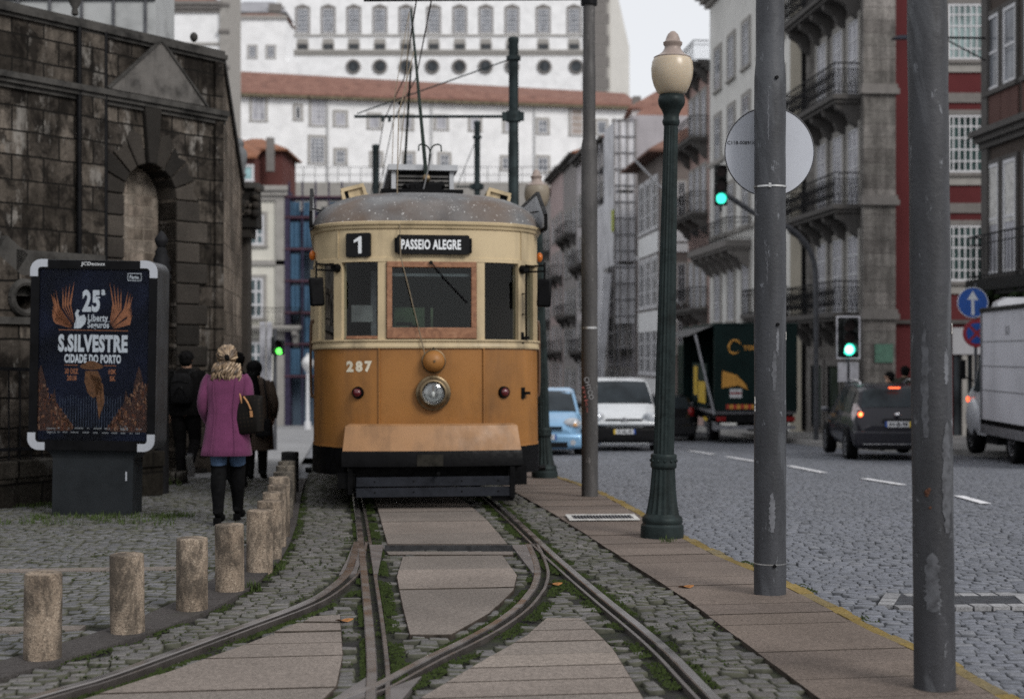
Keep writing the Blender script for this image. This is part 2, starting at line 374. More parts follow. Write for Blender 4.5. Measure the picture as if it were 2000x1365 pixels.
# the one big sheet to the horizon, a touch below everything laid on it
sheet('ground', K(-260), K(260), -40, 420, -.16, m_far, 4, 240)
sheet('track_bed', lambda y: stripR(y)-.01, lambda y: platL(y)+.05, 2, 30, -.022, m_soil, 8, 80)
sheet('road', lambda y: kerbR(y)+.02, lambda y: rowx(y)+.02, -5, 150, ROADZ-.02, m_soil2, 8, 140)
sheet('pavement', K(-16), lambda y: stripR(y)-.3, 2, 30, -.022, m_soil, 8, 60)
def seg_dist(x, y, line):
    d = np.full(x.shape, 9.0)
    for (ax, ay), (bx, by) in zip(line[:-1], line[1:]):
        ux, uy = bx-ax, by-ay; L = ux*ux+uy*uy+1e-9
        t = np.clip(((x-ax)*ux+(y-ay)*uy)/L, 0, 1); d = np.minimum(d, np.hypot(x-ax-t*ux, y-ay-t*uy))
    return d
def in_poly(x, y, poly):
    r = np.zeros(x.shape, bool); n = len(poly); j = n-1
    for i in range(n):
        xi, yi = poly[i]; xj, yj = poly[j]
        with np.errstate(divide='ignore', invalid='ignore'):
            c = ((yi > y) != (yj > y)) & (x < (xj-xi)*(y-yi)/((yj-yi) if yj != yi else 1e-9)+xi)
        r ^= c; j = i
    return r
m_edge_dirt = mat('dirty_stone_edge', (.085,.086,.066), .95, var=.35, scale=8, spec=.05); m_edge_road = mat('dusty_road_joint', (.14,.146,.16), .95, var=.3, scale=8, spec=.05)
m_joint = mat('slab_joint_dirt', (.06,.05,.042), .95, var=.4, scale=8, spec=.02)
def setts(name, inside, box, ang, lw, lh, gap, seed, m, dz=0.0, tilt=.006, rag=.2, kind='structure', dark_edge=True):
    """hand-laid stone blocks: rows with broken joints, every stone a chamfered block of its own height and tilt"""
    rs = np.random.RandomState(seed); x0, x1, y0, y1 = box; ca, sa = math.cos(ang), math.sin(ang)
    cs = [(x*ca+y*sa, -x*sa+y*ca) for x in (x0, x1) for y in (y0, y1)]
    u0, u1 = min(q[0] for q in cs), max(q[0] for q in cs); v0, v1 = min(q[1] for q in cs), max(q[1] for q in cs)
    U, V, A, B_ = [], [], [], []
    v = v0
    while v < v1:
        h = lh*(1+rs.uniform(-.18, .18)); n = int((u1-u0)/lw*1.35)+2
        w = lw*(1+rs.uniform(-rag*1.6, rag*1.6, n)); e = u0-rs.uniform(0, lw)+np.cumsum(w); c = e-w/2
        keep = c < u1; c, w = c[keep], w[keep]
        U.append(c); V.append(np.full(c.shape, v+h/2)+rs.uniform(-.006, .006, c.shape)); A.append(w-gap*rs.uniform(.6, 1.5, c.shape)); B_.append(np.full(c.shape, h)-gap*rs.uniform(.6, 1.5, c.shape)); v += h
    U, V, A, B_ = map(np.concatenate, (U, V, A, B_))
    X, Y = U*ca-V*sa, U*sa+V*ca
    ok = (X > x0) & (X < x1) & (Y > y0) & (Y < y1); X, Y, A, B_, U, V = [q[ok] for q in (X, Y, A, B_, U, V)]
    ok = inside(X, Y); X, Y, A, B_, U, V = [q[ok] for q in (X, Y, A, B_, U, V)]
    n = len(X)
    sg = np.array([(-1,-1),(1,-1),(1,1),(-1,1)], float)
    jit = rs.uniform(-.13, .13, (n, 4, 2)); yaw = rs.uniform(-.07, .07, n)
    tz = rs.uniform(-.0045, .0045, n)*tilt/.006-.016*(rs.rand(n) < .045); tx = rs.uniform(-tilt, tilt, n)/lw*2; ty = rs.uniform(-tilt, tilt, n)/lh*1.4
    verts = np.zeros((n, 12, 3))
    for lvl, (k, zz) in enumerate(((1.0, -.035), (1.0, -.006), (.88, 0.0))):
        du = sg[None, :, 0]*A[:, None]/2*k*(1+jit[:, :, 0]*(1 if lvl else .5)); dv = sg[None, :, 1]*B_[:, None]/2*k*(1+jit[:, :, 1]*(1 if lvl else .5))
        cy, sy = np.cos(yaw)[:, None], np.sin(yaw)[:, None]
        uu = U[:, None]+du*cy-dv*sy; vv = V[:, None]+du*sy+dv*cy
        xx = uu*ca-vv*sa; yy = uu*sa+vv*ca
        z = gz(yy)+dz+tz[:, None]+zz+(0 if lvl == 0 else du*tx[:, None]+dv*ty[:, None])
        verts[:, lvl*4:lvl*4+4, 0] = xx; verts[:, lvl*4:lvl*4+4, 1] = yy; verts[:, lvl*4:lvl*4+4, 2] = z
    fb = []
    for l in (0, 4): fb += [(l+i, l+(i+1) % 4, l+4+(i+1) % 4, l+4+i) for i in range(4)]
    fb.append((8, 9, 10, 11)); fb = np.array(fb)
    faces = (fb[None]+(np.arange(n)*12)[:, None, None]).reshape(-1, 4)
    me = bpy.data.meshes.new(name); me.vertices.add(n*12); me.vertices.foreach_set('co', verts.ravel())
    me.loops.add(faces.size); me.loops.foreach_set('vertex_index', faces.ravel().astype(np.int32))
    me.polygons.add(len(faces)); me.polygons.foreach_set('loop_start', np.arange(0, faces.size, 4, dtype=np.int32))
    me.materials.append(m); me.materials.append(m_edge_road if m is m_road else m_edge_dirt); me.polygons.foreach_set('material_index', np.tile(np.array([1]*4+[1 if dark_edge else 0]*4+[0], dtype=np.int32), n)); me.update(calc_edges=True); me.validate()
    o = bpy.data.objects.new(name, me); COL.objects.link(o); o['kind'] = kind; return o
# ---- rails (centre of the groove), measured on the photo and laid on the ground
def gpts(px): return [G(*q) for q in px]
def ext(pts, d0, d1):
    p = [Vector(q) for q in pts]; a = p[0]+(p[0]-p[1]).normalized()*d0; b = p[-1]+(p[-1]-p[-2]).normalized()*d1
    return [tuple(a)]+[tuple(q) for q in p]+[tuple(b)]
L_main = ext(gpts([(744,1352),(744,1300),(734,1200),(722,1110),(712,1035),(705,990)]), 1.2, 14)
R_main = ext(gpts([(1368,1358),(1275,1262),(1166,1170),(1106,1118),(1047,1064),(962,984)]), 1.6, 14)
L_div = ext(gpts([(708,1062),(701,1096),(690,1122),(655,1154),(602,1184),(480,1230),(330,1286),(210,1329),(78,1367)]), 0, 2.5)
R_div = ext(gpts([(1043,1066),(1055,1092),(1062,1118),(1058,1142),(1048,1160),(1022,1190),(974,1225),(914,1258),(860,1284),(809,1311),(752,1342),(690,1366)]), 0, 1.5)
rail_lines = {}
for k_, q in (('Lm', L_main), ('Rm', R_main), ('Ld', L_div), ('Rd', R_div)): rail_lines[k_] = [tuple(p) for p in crom(q, 6)]
m_rail = mat('worn_rail_steel', (.17,.15,.14), .38, .75, var=.3, scale=3, streak=False, bmp=.15, bscale=30)
m_railhead = mat('polished_rail_head', (.26,.24,.23), .3, .85, var=.3, scale=2)
m_plate = mat('point_plate_steel', (.17,.155,.15), .5, .5, var=.25, scale=4, bmp=.25, bscale=40)
m_groove = mat('oily_groove', (.014,.013,.012), .4, .1, var=.3, scale=12)
def rail(name, key, side, label, group, head=.056, grv=.038, lip=.024):
    """grooved street rail; side=+1: running head on the left of the direction of travel"""
    line = [Vector(p) for p in rail_lines[key]]; root = thing(name, label, 'rail', (line[0].x, line[0].y, gzf(line[0].y)), 0, group)
    o = root.location
    prof = {'rail_head': ([(-grv/2-head, -.03), (-grv/2-head, .009), (-grv/2-head+.006, .013), (-grv/2-.006, .013), (-grv/2, .008), (-grv/2, -.03)], m_railhead),
            'groove': ([(-grv/2, -.024), (grv/2, -.024), (grv/2, -.035), (-grv/2, -.035)], m_groove),
            'guard_lip': ([(grv/2, -.03), (grv/2, .006), (grv/2+.004, .01), (grv/2+lip, .01), (grv/2+lip, -.03)], m_rail)}
    for pn, (pr, mm) in prof.items():
        rings = []
        for i, p in enumerate(line):
            d = (line[min(i+1, len(line)-1)]-line[max(i-1, 0)]).normalized(); nrm = Vector((d.y, -d.x))*side
            rings.append([(p.x+nrm.x*a-o.x, p.y+nrm.y*a-o.y, gzf(p.y)+z-o.z) for a, z in pr])
        MB().loft(rings, mm).build(pn, parent=root, smooth=30)
    return root
GR = 'grooved tram rails of the junction'
rail('tram_rail', 'Lm', 1, 'straight grooved rail running under the left side of the tram', GR)
rail('tram_rail', 'Rm', -1, 'straight grooved rail on the right, running to the lower right past the slabs', GR)
rail('tram_rail', 'Ld', -1, 'curved rail bending away to the lower left towards the stone bollards', GR, head=.06)
rail('tram_rail', 'Rd', -1, 'curved rail swinging from the right points down across the left rail', GR, head=.052)
# ---- point plates and frog
def flat(name, polys, m, label, cat, dz=.012, th=.05):
    ps = [gpts(p) for p in polys]; cx, cy = ps[0][0]; root = None
    B = MB()
    for p in ps: B.prism([(x-cx, y-cy) for x, y in p], -th, 0, m, 'xy')
    o = B.build(name, loc=(cx, cy, gzf(cy)+dz), smooth=0); return tag(o, label, cat)
flat('point_plate', [[(722,1066),(749,1066),(738,1122),(730,1122)]], m_plate, 'rusty steel point plate on the inner side of the left rail', 'rail plate')
flat('point_plate', [[(998,1066),(1036,1066),(1049,1090),(1054,1124),(1040,1120)]], m_plate, 'leaf shaped steel point plate at the right hand points', 'rail plate')
flat('point_plate', [[(702,1068),(706,1090),(696,1122),(662,1124),(677,1096),(688,1068)]], m_plate, 'scored steel casting where the left curved rail leaves the straight one', 'rail plate', dz=.010)
flat('crossing_plate', [[(642,1372),(716,1324),(737,1344),(700,1384)]], m_plate, 'grey steel crossing plate left of the frog at the bottom of the track', 'rail plate', dz=.007)
flat('crossing_plate', [[(760,1346),(824,1322),(800,1350),(766,1392),(748,1384)]], m_plate, 'pale steel crossing plate right of the frog where the rails cross', 'rail plate', dz=.007)
B = MB(); a0, a1 = G(752,1074), G(1001,1074); nrm = Vector((a1[0]-a0[0], a1[1]-a0[1])).normalized()
B.bar((a0[0], a0[1], gzf(a0[1])+.004), (a1[0], a1[1], gzf(a1[1])+.004), .05, .075, mat('black_drain_bar', (.05,.05,.052), .5, .4, var=.3, scale=20))
tag(B.build('point_rod_cover'), 'dark steel cover bar lying across the track between the two points', 'rail cover')
# ---- slabs
def clip_strip(poly, d, lo, hi):
    def cut(ps, n, c):
        out = []
        for i in range(len(ps)):
            a, b_ = ps[i], ps[(i+1) % len(ps)]; da = a[0]*n[0]+a[1]*n[1]-c; db = b_[0]*n[0]+b_[1]*n[1]-c
            if da >= 0: out.append(a)
            if (da >= 0) != (db >= 0): s_ = da/(da-db); out.append((a[0]+(b_[0]-a[0])*s_, a[1]+(b_[1]-a[1])*s_))
        return out
    return cut(cut(poly, d, lo), (-d[0], -d[1]), -hi)
def slabs(name, poly, d, step, m, seed, dz=.006, gap=.014, jz=.004):
    rs = random.Random(seed); d = Vector(d).normalized(); vals = [p[0]*d[0]+p[1]*d[1] for p in poly]; a = min(vals); B = MB()
    while a < max(vals):
        st = step*(1+rs.uniform(-.12, .12)); q = clip_strip(poly, d, a+gap/2, a+st-gap/2)
        if len(q) > 2:
            z = rs.uniform(-jz, jz); cx = sum(p[0] for p in q)/len(q); cy = sum(p[1] for p in q)/len(q)
            inn = [(cx+(p[0]-cx)*(1-.006/max(.05, math.hypot(p[0]-cx, p[1]-cy))), cy+(p[1]-cy)*(1-.006/max(.05, math.hypot(p[0]-cx, p[1]-cy)))) for p in q]
            n = len(q); vs = [(x, y, gzf(y)-.06) for x, y in q]+[(x, y, gzf(y)+dz+z-.005) for x, y in q]+[(x, y, gzf(y)+dz+z) for x, y in inn]
            fs = [(l*n+i, l*n+(i+1) % n, (l+1)*n+(i+1) % n, (l+1)*n+i) for l in (0, 1) for i in range(n)]+[tuple(range(2*n, 3*n))]
            B.add(vs, fs[:-1], m_joint); k0 = len(B.v)-3*n; B.f.append(tuple(k0+2*n+i for i in range(n))); B.mi.append(B._m(m))
        a += st
    return struct(B.build(name, smooth=0))
td = (-.124, .992)
S1 = gpts([(737,994),(922,991),(953,1017),(992,1064),(756,1064)]); S1 = [S1[0], (S1[0][0]-.75, 20.5), (S1[1][0]-.75, 20.5)]+S1[1:]
S2 = gpts([(786,1087),(982,1085),(1011,1125),(1004,1152),(956,1200),(881,1242),(800,1242),(789,1200),(774,1128)])
S2b = gpts([(754,1078),(1003,1078),(1003,1084),(758,1084)])
S3 = gpts([(579,1219),(666,1219),(671,1280),(659,1341),(580,1420),(-250,1480),(120,1380),(330,1312),(470,1262)])
S3b = gpts([(592,1215),(611,1205),(665,1202),(666,1216)])
S4 = gpts([(1067,1207),(1136,1208),(1197,1266),(1257,1364),(1300,1460),(780,1460),(822,1364),(950,1287),(1028,1242)])
SL = [S1, S2, S2b, S3, S3b, S4]
slabs('track_slabs', S1, td, .9, m_slab, 1); slabs('track_slabs', S2, td, .8, m_slab, 2); slabs('track_slabs', S2b, td, 2, m_slab, 3)
slabs('track_slabs', S3, td, .34, m_slab, 4); slabs('track_slabs', S3b, td, 2, m_slab, 5); slabs('track_slabs', S4, td, .31, m_slab, 6)
py = np.concatenate([np.linspace(3, 20, 30), np.linspace(21, 60, 20)])
PLAT = [(float(platL(y)), float(y)) for y in py]+[(float(kerbR(y))-.17, float(y)) for y in py[::-1]]
B = MB()
ROWS = []; y = 3.0; rs = random.Random(9)
while y < 46:
    st = .37*(1+rs.uniform(-.25, .25)); z = rs.uniform(-.002, .003); q = []
    y0, y1 = y+.005, y+st-.005
    q = [(float(platL(y0)), y0), (float(kerbR(y0))-.14, y0+.12), (float(kerbR(y1))-.14, y1+.12), (float(platL(y1)), y1)]
    vs = [(a, c, gzf(c)-.08) for a, c in q]+[(a, c, gzf(c)+.004+z) for a, c in q]
    B.add(vs, [(0,1,5,4),(1,2,6,5),(2,3,7,6),(3,0,4,7)], m_joint); k0 = len(B.v)-8; B.f.append((k0+4,k0+5,k0+6,k0+7)); B.mi.append(B._m(m_slabR)); y += st
struct(B.build('platform_slabs', smooth=0))
B = MB(); y = 3.0
while y < 48:                                  # yellow painted kerb blocks
    st = .2*(1+rs.uniform(-.3, .3)); z = rs.uniform(-.006, .006); y0, y1 = y+.004, y+st-.005; ww = .09+rs.uniform(-.018, .012)
    q = [(float(kerbR(y0))-.14, y0+.1), (float(kerbR(y0))-.14+ww, y0+.12), (float(kerbR(y1))-.14+ww+rs.uniform(-.012,.012), y1+.12), (float(kerbR(y1))-.14, y1+.1)]
    vs = [(a, c, gzf(c)-.12) for a, c in q]+[(a, c, gzf(c)+.006+z) for a, c in q]
    B.add(vs, [(0,1,5,4),(1,2,6,5),(2,3,7,6),(3,0,4,7),(4,5,6,7)], m_yel); y += st
struct(B.build('kerb', smooth=0))
B = MB(); y = 2.5
while y < 19:                                  # dark kerb stones that carry the bollards
    st = .95*(1+rs.uniform(-.2, .2)); z = rs.uniform(-.003, .004); y0, y1 = y+.005, y+st-.005
    q = [(float(stripR(y0))-.34, y0-.1), (float(stripR(y0)), y0), (float(stripR((y0+y1)/2)), (y0+y1)/2), (float(stripR(y1)), y1), (float(stripR(y1))-.34, y1-.1), (float(stripR((y0+y1)/2))-.34, (y0+y1)/2-.1)]
    vs = [(a, c, gzf(c)-.08) for a, c in q]+[(a, c, gzf(c)+.008+z) for a, c in q]
    B.add(vs, [tuple(range(6, 12))]+[(i, (i+1) % 6, 6+(i+1) % 6, 6+i) for i in range(6)], m_strip); y += st
struct(B.build('kerb_strip', smooth=0))
# ---- setts
rl = [rail_lines[k_] for k_ in rail_lines]
def track_in(x, y):
    ok = (x > stripR(y)+.05) & (x < platL(y)-.03)
    for p in SL: ok &= ~in_poly(x, y, p)
    for l in rl: ok &= seg_dist(x, y, l) > .14
    return ok
setts('track_setts', track_in, (-3.6, 1.8, 4.5, 22), R(8), .115, .088, .007, 3, m_sett, dz=-.003, tilt=.006)
setts('pavement_setts', lambda x, y: (x < stripR(y)-.37) & (x > -.42*y-1) & (np.abs((y-.1*x)-8.55) > .07) & (np.abs((y-.1*x)-10.85) > .08), (-9, -1, 5, 20.5), R(-4), .11, .088, .007, 5, m_settL, dz=-.002, tilt=.0045)
setts('road_setts', lambda x, y: (x > kerbR(y)-.02) & (x < .40*y+1.2) & (x < rowx(y)-.02) & ~in_poly(x, y, gpts([(1690,1150),(1760,1138),(2010,1138),(2080,1152),(2020,1174),(1760,1174)])), (-1.5, 10, 5, 27), R(-7), .105, .085, .005, 8, m_road, dz=ROADZ, tilt=.0035)
setts('road_setts', lambda x, y: (x > kerbR(y)-.02) & (x < .40*y+1.2) & (x < rowx(y)-.02), (-4, 12, 27, 46), R(-7), .17, .14, .006, 9, m_road, dz=ROADZ, tilt=.004)
for c0, w0 in ((8.55, .06), (10.85, .07)):
    B = MB(); x = -7.5
    while x < -1.2:
        y = c0+.1*x; st = .5
        if x+st < float(stripR(y))-.36: B.add([(x+.004, y-w0, -.03), (x+st-.004, y+.1*st-w0, -.03), (x+st-.004, y+.1*st+w0, -.03), (x+.004, y+w0, -.03), (x+.004, y-w0, .004), (x+st-.004, y+.1*st-w0, .004), (x+st-.004, y+.1*st+w0, .004), (x+.004, y+w0, .004)], [(4,5,6,7),(0,1,5,4),(1,2,6,5),(2,3,7,6),(3,0,4,7)], m_slab)
        x += st
    struct(B.build('pavement_band', smooth=0))
sheet('path', K(-14), lambda y: stripR(y)-.2, 20.3, 86, .004, mat('pale_flagstones', (.24,.24,.245), .8, var=.15, scale=.8, bmp=.3, bscale=30), 6, 50)
sheet('street', lambda y: stripR(y)-.4, lambda y: kerbR(y)+.3, 29, 120, -.03, m_far, 4, 50)
sheet('sidewalk', lambda y: rowx(y), K(60), 15, 160, .06, mat('sidewalk_slabs', (.22,.215,.21), .85, var=.15, scale=.6, bmp=.2, bscale=20), 4, 90)
B = MB(); ys = np.linspace(15, 120, 60); rg = []
for y in ys: x = float(rowx(y)); z = gzf(y); rg.append([(x-.14, y, z+ROADZ-.1), (x-.14, y, z+.07), (x+.03, y, z+.07), (x+.03, y, z-.1)])
B.loft(rg, mat('kerb_granite', (.3,.29,.28), .8, var=.2, scale=2)); struct(B.build('kerb', smooth=0))
# ---- lane dashes on the road
mw = mat('worn_white_paint', (.7,.7,.72), .7, var=.25, scale=9)
for (xa, ya, xb, yb) in ((1925,985,1872,970),(1762,948,1688,936),(1608,924,1542,911),(1475,902,1420,893),(1392,888,1345,881)):
    a, c = Vector(G(xa, ya, ROADZ)), Vector(G(xb, yb, ROADZ)); d = (c-a).normalized(); n = Vector((d.y, -d.x))*.06
    B = MB(); B.prism([tuple(a-n), tuple(a+n), tuple(c+n), tuple(c-n)], 0, .004, mw, 'xy')
    o = B.build('lane_marking', smooth=0); o.location.z = gzf((a.y+c.y)/2)+ROADZ+.012; o.rotation_euler = (0,0,0)
    for v_ in o.data.vertices: v_.co.z += gzf(v_.co.y)-gzf((a.y+c.y)/2)
    struct(o)
# ---- drain grate and manhole
root = thing('drain_grate', 'pale framed drain grate set in the platform slabs behind the green lamp post', 'drain', (*G(1176,1013), .0))
ox, oy = root.location.x, root.location.y
fr = [(x-ox, y-oy) for x, y in gpts([(1104,1009),(1238,1008),(1250,1018),(1112,1019)])]
inn = [(x*.86, y*.72) for x, y in fr]
MB().prism(fr, .003, .012, mat('pale_concrete_rim', (.5,.49,.47), .8, scale=9), 'xy', holes=[inn[::-1]]).build('frame', parent=root, smooth=0)
MB().prism(inn, -.02, .001, mat('drain_black', (.012,.012,.013), .7), 'xy').build('pit', parent=root, smooth=0)
B = MB(); mg = mat('cast_grate_iron', (.13,.13,.14), .5, .6, scale=15)
for k_ in range(19):
    s_ = (k_+.5)/19; a = Vector(inn[0]).lerp(Vector(inn[1]), s_); c = Vector(inn[3]).lerp(Vector(inn[2]), s_); B.bar((a.x, a.y, .004), (c.x, c.y, .004), .012, .012, mg)
B.build('grille', parent=root, smooth=0)
root = thing('manhole_cover', 'cast iron manhole cover with a dotted pale stone border in the cobbled road', 'manhole cover', (*G(1865,1155,ROADZ), ROADZ+.002))
ox, oy = root.location.x, root.location.y
q = [(x-ox, y-oy) for x, y in gpts([(1745,1166),(1760,1144),(1975,1143),(2000,1163)])]
MB().prism(q, -.02, .004, mat('cast_iron_cover', (.06,.065,.075), .45, .6, var=.4, scale=14, bmp=.8, bscale=45), 'xy').build('cover', parent=root, smooth=0)
B = MB(); k_ = 0; ms_ = islandmat('border_stones', [(.3,.3,.31),(.36,.36,.37),(.26,.26,.27)], .8)
for i in range(4):
    a, c = Vector(q[i]), Vector(q[(i+1) % 4]); n = int((c-a).length/.13)+1; d = (c-a)/n; out = Vector((d.y, -d.x)).normalized()*.1
    if out.dot((a+c)/2) < 0: out = -out
    for j in range(n):
        p = a+d*j+d*.08; r_ = a+d*(j+1)-d*.04; B.prism([tuple(p), tuple(r_), tuple(r_+out), tuple(p+out)], -.03, .006+(j % 3)*.002, ms_, 'xy')
B.build('stone_border', parent=root, smooth=0)
# ---- moss, weeds, litter
m_moss = mat('moss', (.03,.043,.012), .95, var=.5, scale=20)
m_grass = mat('grass_blades', (.045,.07,.014), .8, var=.45, scale=9)
def tufts(name, spots, m, seed, h=(.006,.02), wd=(.006,.014)):
    rs = np.random.RandomState(seed); B = MB(); vs, fs = [], []
    for x, y in spots:
        r_ = rs.uniform(*wd); hh = rs.uniform(*h); a = rs.uniform(0, 6.28); z = gzf(y)-.006; k_ = len(vs)
        for i in range(5): vs.append((x+r_*math.cos(a+i*1.257), y+r_*math.sin(a+i*1.257), z))
        vs.append((x+rs.uniform(-.4,.4)*r_, y+rs.uniform(-.4,.4)*r_, z+hh))
        fs += [(k_+i, k_+(i+1) % 5, k_+5) for i in range(5)]
    B.add(vs, fs, m); o = B.build(name, smooth=60, fix=False); o['kind'] = 'stuff'; return o
rs = np.random.RandomState(21); sp = []
def nz(x, y, s, k): return .5+.5*math.sin(x*s+1.7*math.sin(y*s*.7+k))*math.cos(y*s*1.3+1.1*math.sin(x*s*.9-k))
for key, sides in (('Lm', ((-.105, -.06, .75), (.05, .13, 1.0))), ('Rm', ((-.13, -.05, .8), (.08, .14, .5))), ('Ld', ((-.15, -.1, .9), (.06, .1, .8))), ('Rd', ((-.16, -.07, .95), (.08, .12, .7)))):
    line = rail_lines[key]
    for (ax, ay), (bx, by) in zip(line[:-1], line[1:]):
        L = math.hypot(bx-ax, by-ay)
        if ay > 17 or L < 1e-5: continue
        nx, ny = (by-ay)/L, -(bx-ax)/L
        for lo, hi, dens in sides:
            for _ in range(int(L*380*dens)):
                t_ = rs.rand(); o_ = lo+(hi-lo)*rs.rand(); sgn = 1 if key in ('Lm',) else 1
                x, y = ax+(bx-ax)*t_+nx*o_, ay+(by-ay)*t_+ny*o_
                if nz(x, y, 5, len(key)) > .36-(.1 if dens > .9 else 0): sp.append((x, y))
tufts('moss', sp, m_moss, 4, (.006,.015), (.005,.012))
sp = []
for _ in range(26000):
    y = rs.uniform(5.5, 17); x = rs.uniform(float(stripR(y))+.02, float(platL(y)))
    if nz(x, y, 3.1, 2.0) > .72 and rs.rand() < .5: sp.append((x, y))
for _ in range(2600):
    y = rs.uniform(6, 17); x = float(stripR(y))+abs(rs.normal(0, .035))
    if nz(x, y, 4, 1) > .3: sp.append((x, y))
for _ in range(9000):
    y = rs.uniform(6, 18); x = rs.uniform(-.4*y-.3, float(stripR(y))-.38)
    if nz(x, y, 2.3, 4) > .74: sp.append((x, y))
for _ in range(1200):
    y = rs.uniform(8.5, 13); x = float(kerbR(y))+rs.uniform(-.06, .05)
    if nz(x, y, 3, 1) > .55: sp.append((x, y))
sp2 = [p for p in sp if not any(in_poly(np.array([p[0]]), np.array([p[1]]), s_)[0] for s_ in SL)]
tufts('moss', sp2, m_moss, 6, (.004,.01), (.005,.011))
def blades(name, spots, m, seed, h=(.05,.14)):
    rs = random.Random(seed); B = MB()
    for x, y in spots:
        for _ in range(7):
            a = rs.uniform(0, 6.28); hh = rs.uniform(*h); w_ = .004; px_, py_ = x+rs.uniform(-.04,.04), y+rs.uniform(-.04,.04); z = gzf(py_)-.01; l = rs.uniform(.1,.6)*hh
            dx, dy = math.cos(a), math.sin(a)
            B.add([(px_-dy*w_, py_+dx*w_, z), (px_+dy*w_, py_-dx*w_, z), (px_+dy*w_*.7+dx*l*.4, py_-dx*w_*.7+dy*l*.4, z+hh*.6), (px_-dy*w_*.7+dx*l*.4, py_+dx*w_*.7+dy*l*.4, z+hh*.6), (px_+dx*l, py_+dy*l, z+hh)], [(0,1,2,3),(3,2,4)], m)
    o = B.build(name, smooth=0, fix=False); o['kind'] = 'stuff'; return o
sp = [(rs.uniform(-4.75,-3.55), 14.02+rs.normal(0,.12)) for _ in range(45)]+[(rs.uniform(-4.9,-3.2), 13.7+rs.normal(0,.3)) for _ in range(90)]+[(-3.36+rs.normal(0,.1), 14.1+rs.normal(0,.08)) for _ in range(40)]
sp += [(-5.3+rs.uniform(-.5,.5)*1.0, 15.15+rs.uniform(-.2,.2)) for _ in range(90)]
sp += [G(497+rs.normal(0,5), 1148+rs.normal(0,2)) for _ in range(14)]+[G(548+rs.normal(0,4), 1108+rs.normal(0,2)) for _ in range(8)]+[G(1305+rs.normal(0,6), 1059+rs.normal(0,1.5)) for _ in range(6)]
blades('grass', sp, m_grass, 3, (.02,.07))
ml = mat('dry_leaf', (.3,.13,.04), .8, var=.4, scale=30)
for (px, py_, lb) in ((672,1214,'curled orange leaf lying on the setts between slab and left rail'), (1083,1143,'small orange leaf by the inner right rail'), (1340,1148,'brown leaf lying near the yellow kerb on the road setts')):
    x, y = G(px, py_); B = MB(); r0 = random.Random(px)
    rg = [(.05*math.cos(a)*(1+.3*math.sin(3*a)), .032*math.sin(a)*(1+.3*math.cos(4*a)), .012+.008*math.sin(2*a)) for a in [k_*.52 for k_ in range(12)]]
    B.add(rg+[(0,0,.006)], [(i, (i+1) % 12, 12) for i in range(12)], ml)
    o = B.build('dead_leaf', loc=(x, y, gzf(y)), smooth=0, fix=False); tag(o, lb, 'leaf')
# ================================================================== STREET FURNITURE IN FRONT
# ---- bollards: exposed-aggregate concrete
def aggregate(name, base, dark, topdark=.6):
    m = bpy.data.materials.new(name); t, b = nodes(m); v = coords(t, 1)
    vo = t.nodes.new('ShaderNodeTexVoronoi'); vo.inputs['Scale'].default_value = 150; t.links.new(v, vo.inputs['Vector'])
    c = ramp(t, vo.outputs['Color'], [(.1, tuple(x*.5 for x in base)), (.4, base), (.75, tuple(x*1.12 for x in base)), (.95, (.5,.43,.34))])
    oi = t.nodes.new('ShaderNodeObjectInfo'); ad = t.nodes.new('ShaderNodeVectorMath'); ad.operation = 'ADD'; t.links.new(v, ad.inputs[0]); t.links.new(oi.outputs['Location'], ad.inputs[1])
    mp = t.nodes.new('ShaderNodeMapping'); mp.inputs['Scale'].default_value = (1, 1, .5); t.links.new(ad.outputs[0], mp.inputs[0])
    c = mixc(t, ramp(t, noise(t, mp.outputs[0], 7, 6, .75, .4), [(.42, (0,)*3), (.58, (topdark+.2,)*3)]), c, dark)
    c = mixc(t, .45, c, ramp(t, noise(t, mp.outputs[0], 3.2, 4), [(.35, (.45,.4,.36)), (.65, (1.1,)*3)]), 'MULTIPLY')
    t.links.new(c, b.inputs['Base Color']); b.inputs['Roughness'].default_value = .9; b.inputs['Specular IOR Level'].default_value = .2
    bump(t, b, vo.outputs['Distance'], .5, .005); return m
mb1 = aggregate('exposed_aggregate', (.3,.24,.185), (.045,.039,.033))
mb2 = aggregate('dark_aggregate', (.13,.115,.095), (.035,.033,.03))  # darker mix for the far concrete bollards
mb3 = mat('dark_cast_iron_post', (.035,.035,.036), .6, .2, var=.35, scale=9, bmp=.4)
def bollard_mesh(m, r=.0965, h=.447, seed=0):
    rs = random.Random(seed); n = 28; B = MB(); pr = [(r*.985, -.05), (r, .03), (r, h*.35), (r*1.004, h*.7), (r*.995, h-.012), (r*.975, h-.004), (r*.8, h), (r*.01, h+.001)]
    vs = []
    for j, (q, z) in enumerate(pr):
        for i in range(n):
            a = 2*math.pi*i/n; k = 1+rs.uniform(-.006, .006)+(rs.uniform(-.03, 0) if j in (4, 5) and rs.random() < .3 else 0)
            vs.append((q*k*math.cos(a), q*k*math.sin(a), z+rs.uniform(-.002, .002)))
    fs = [(j*n+i, j*n+(i+1) % n, (j+1)*n+(i+1) % n, (j+1)*n+i) for j in range(len(pr)-1) for i in range(n)]+[tuple(range((len(pr)-1)*n, len(pr)*n))]
    return B.add(vs, fs, m)
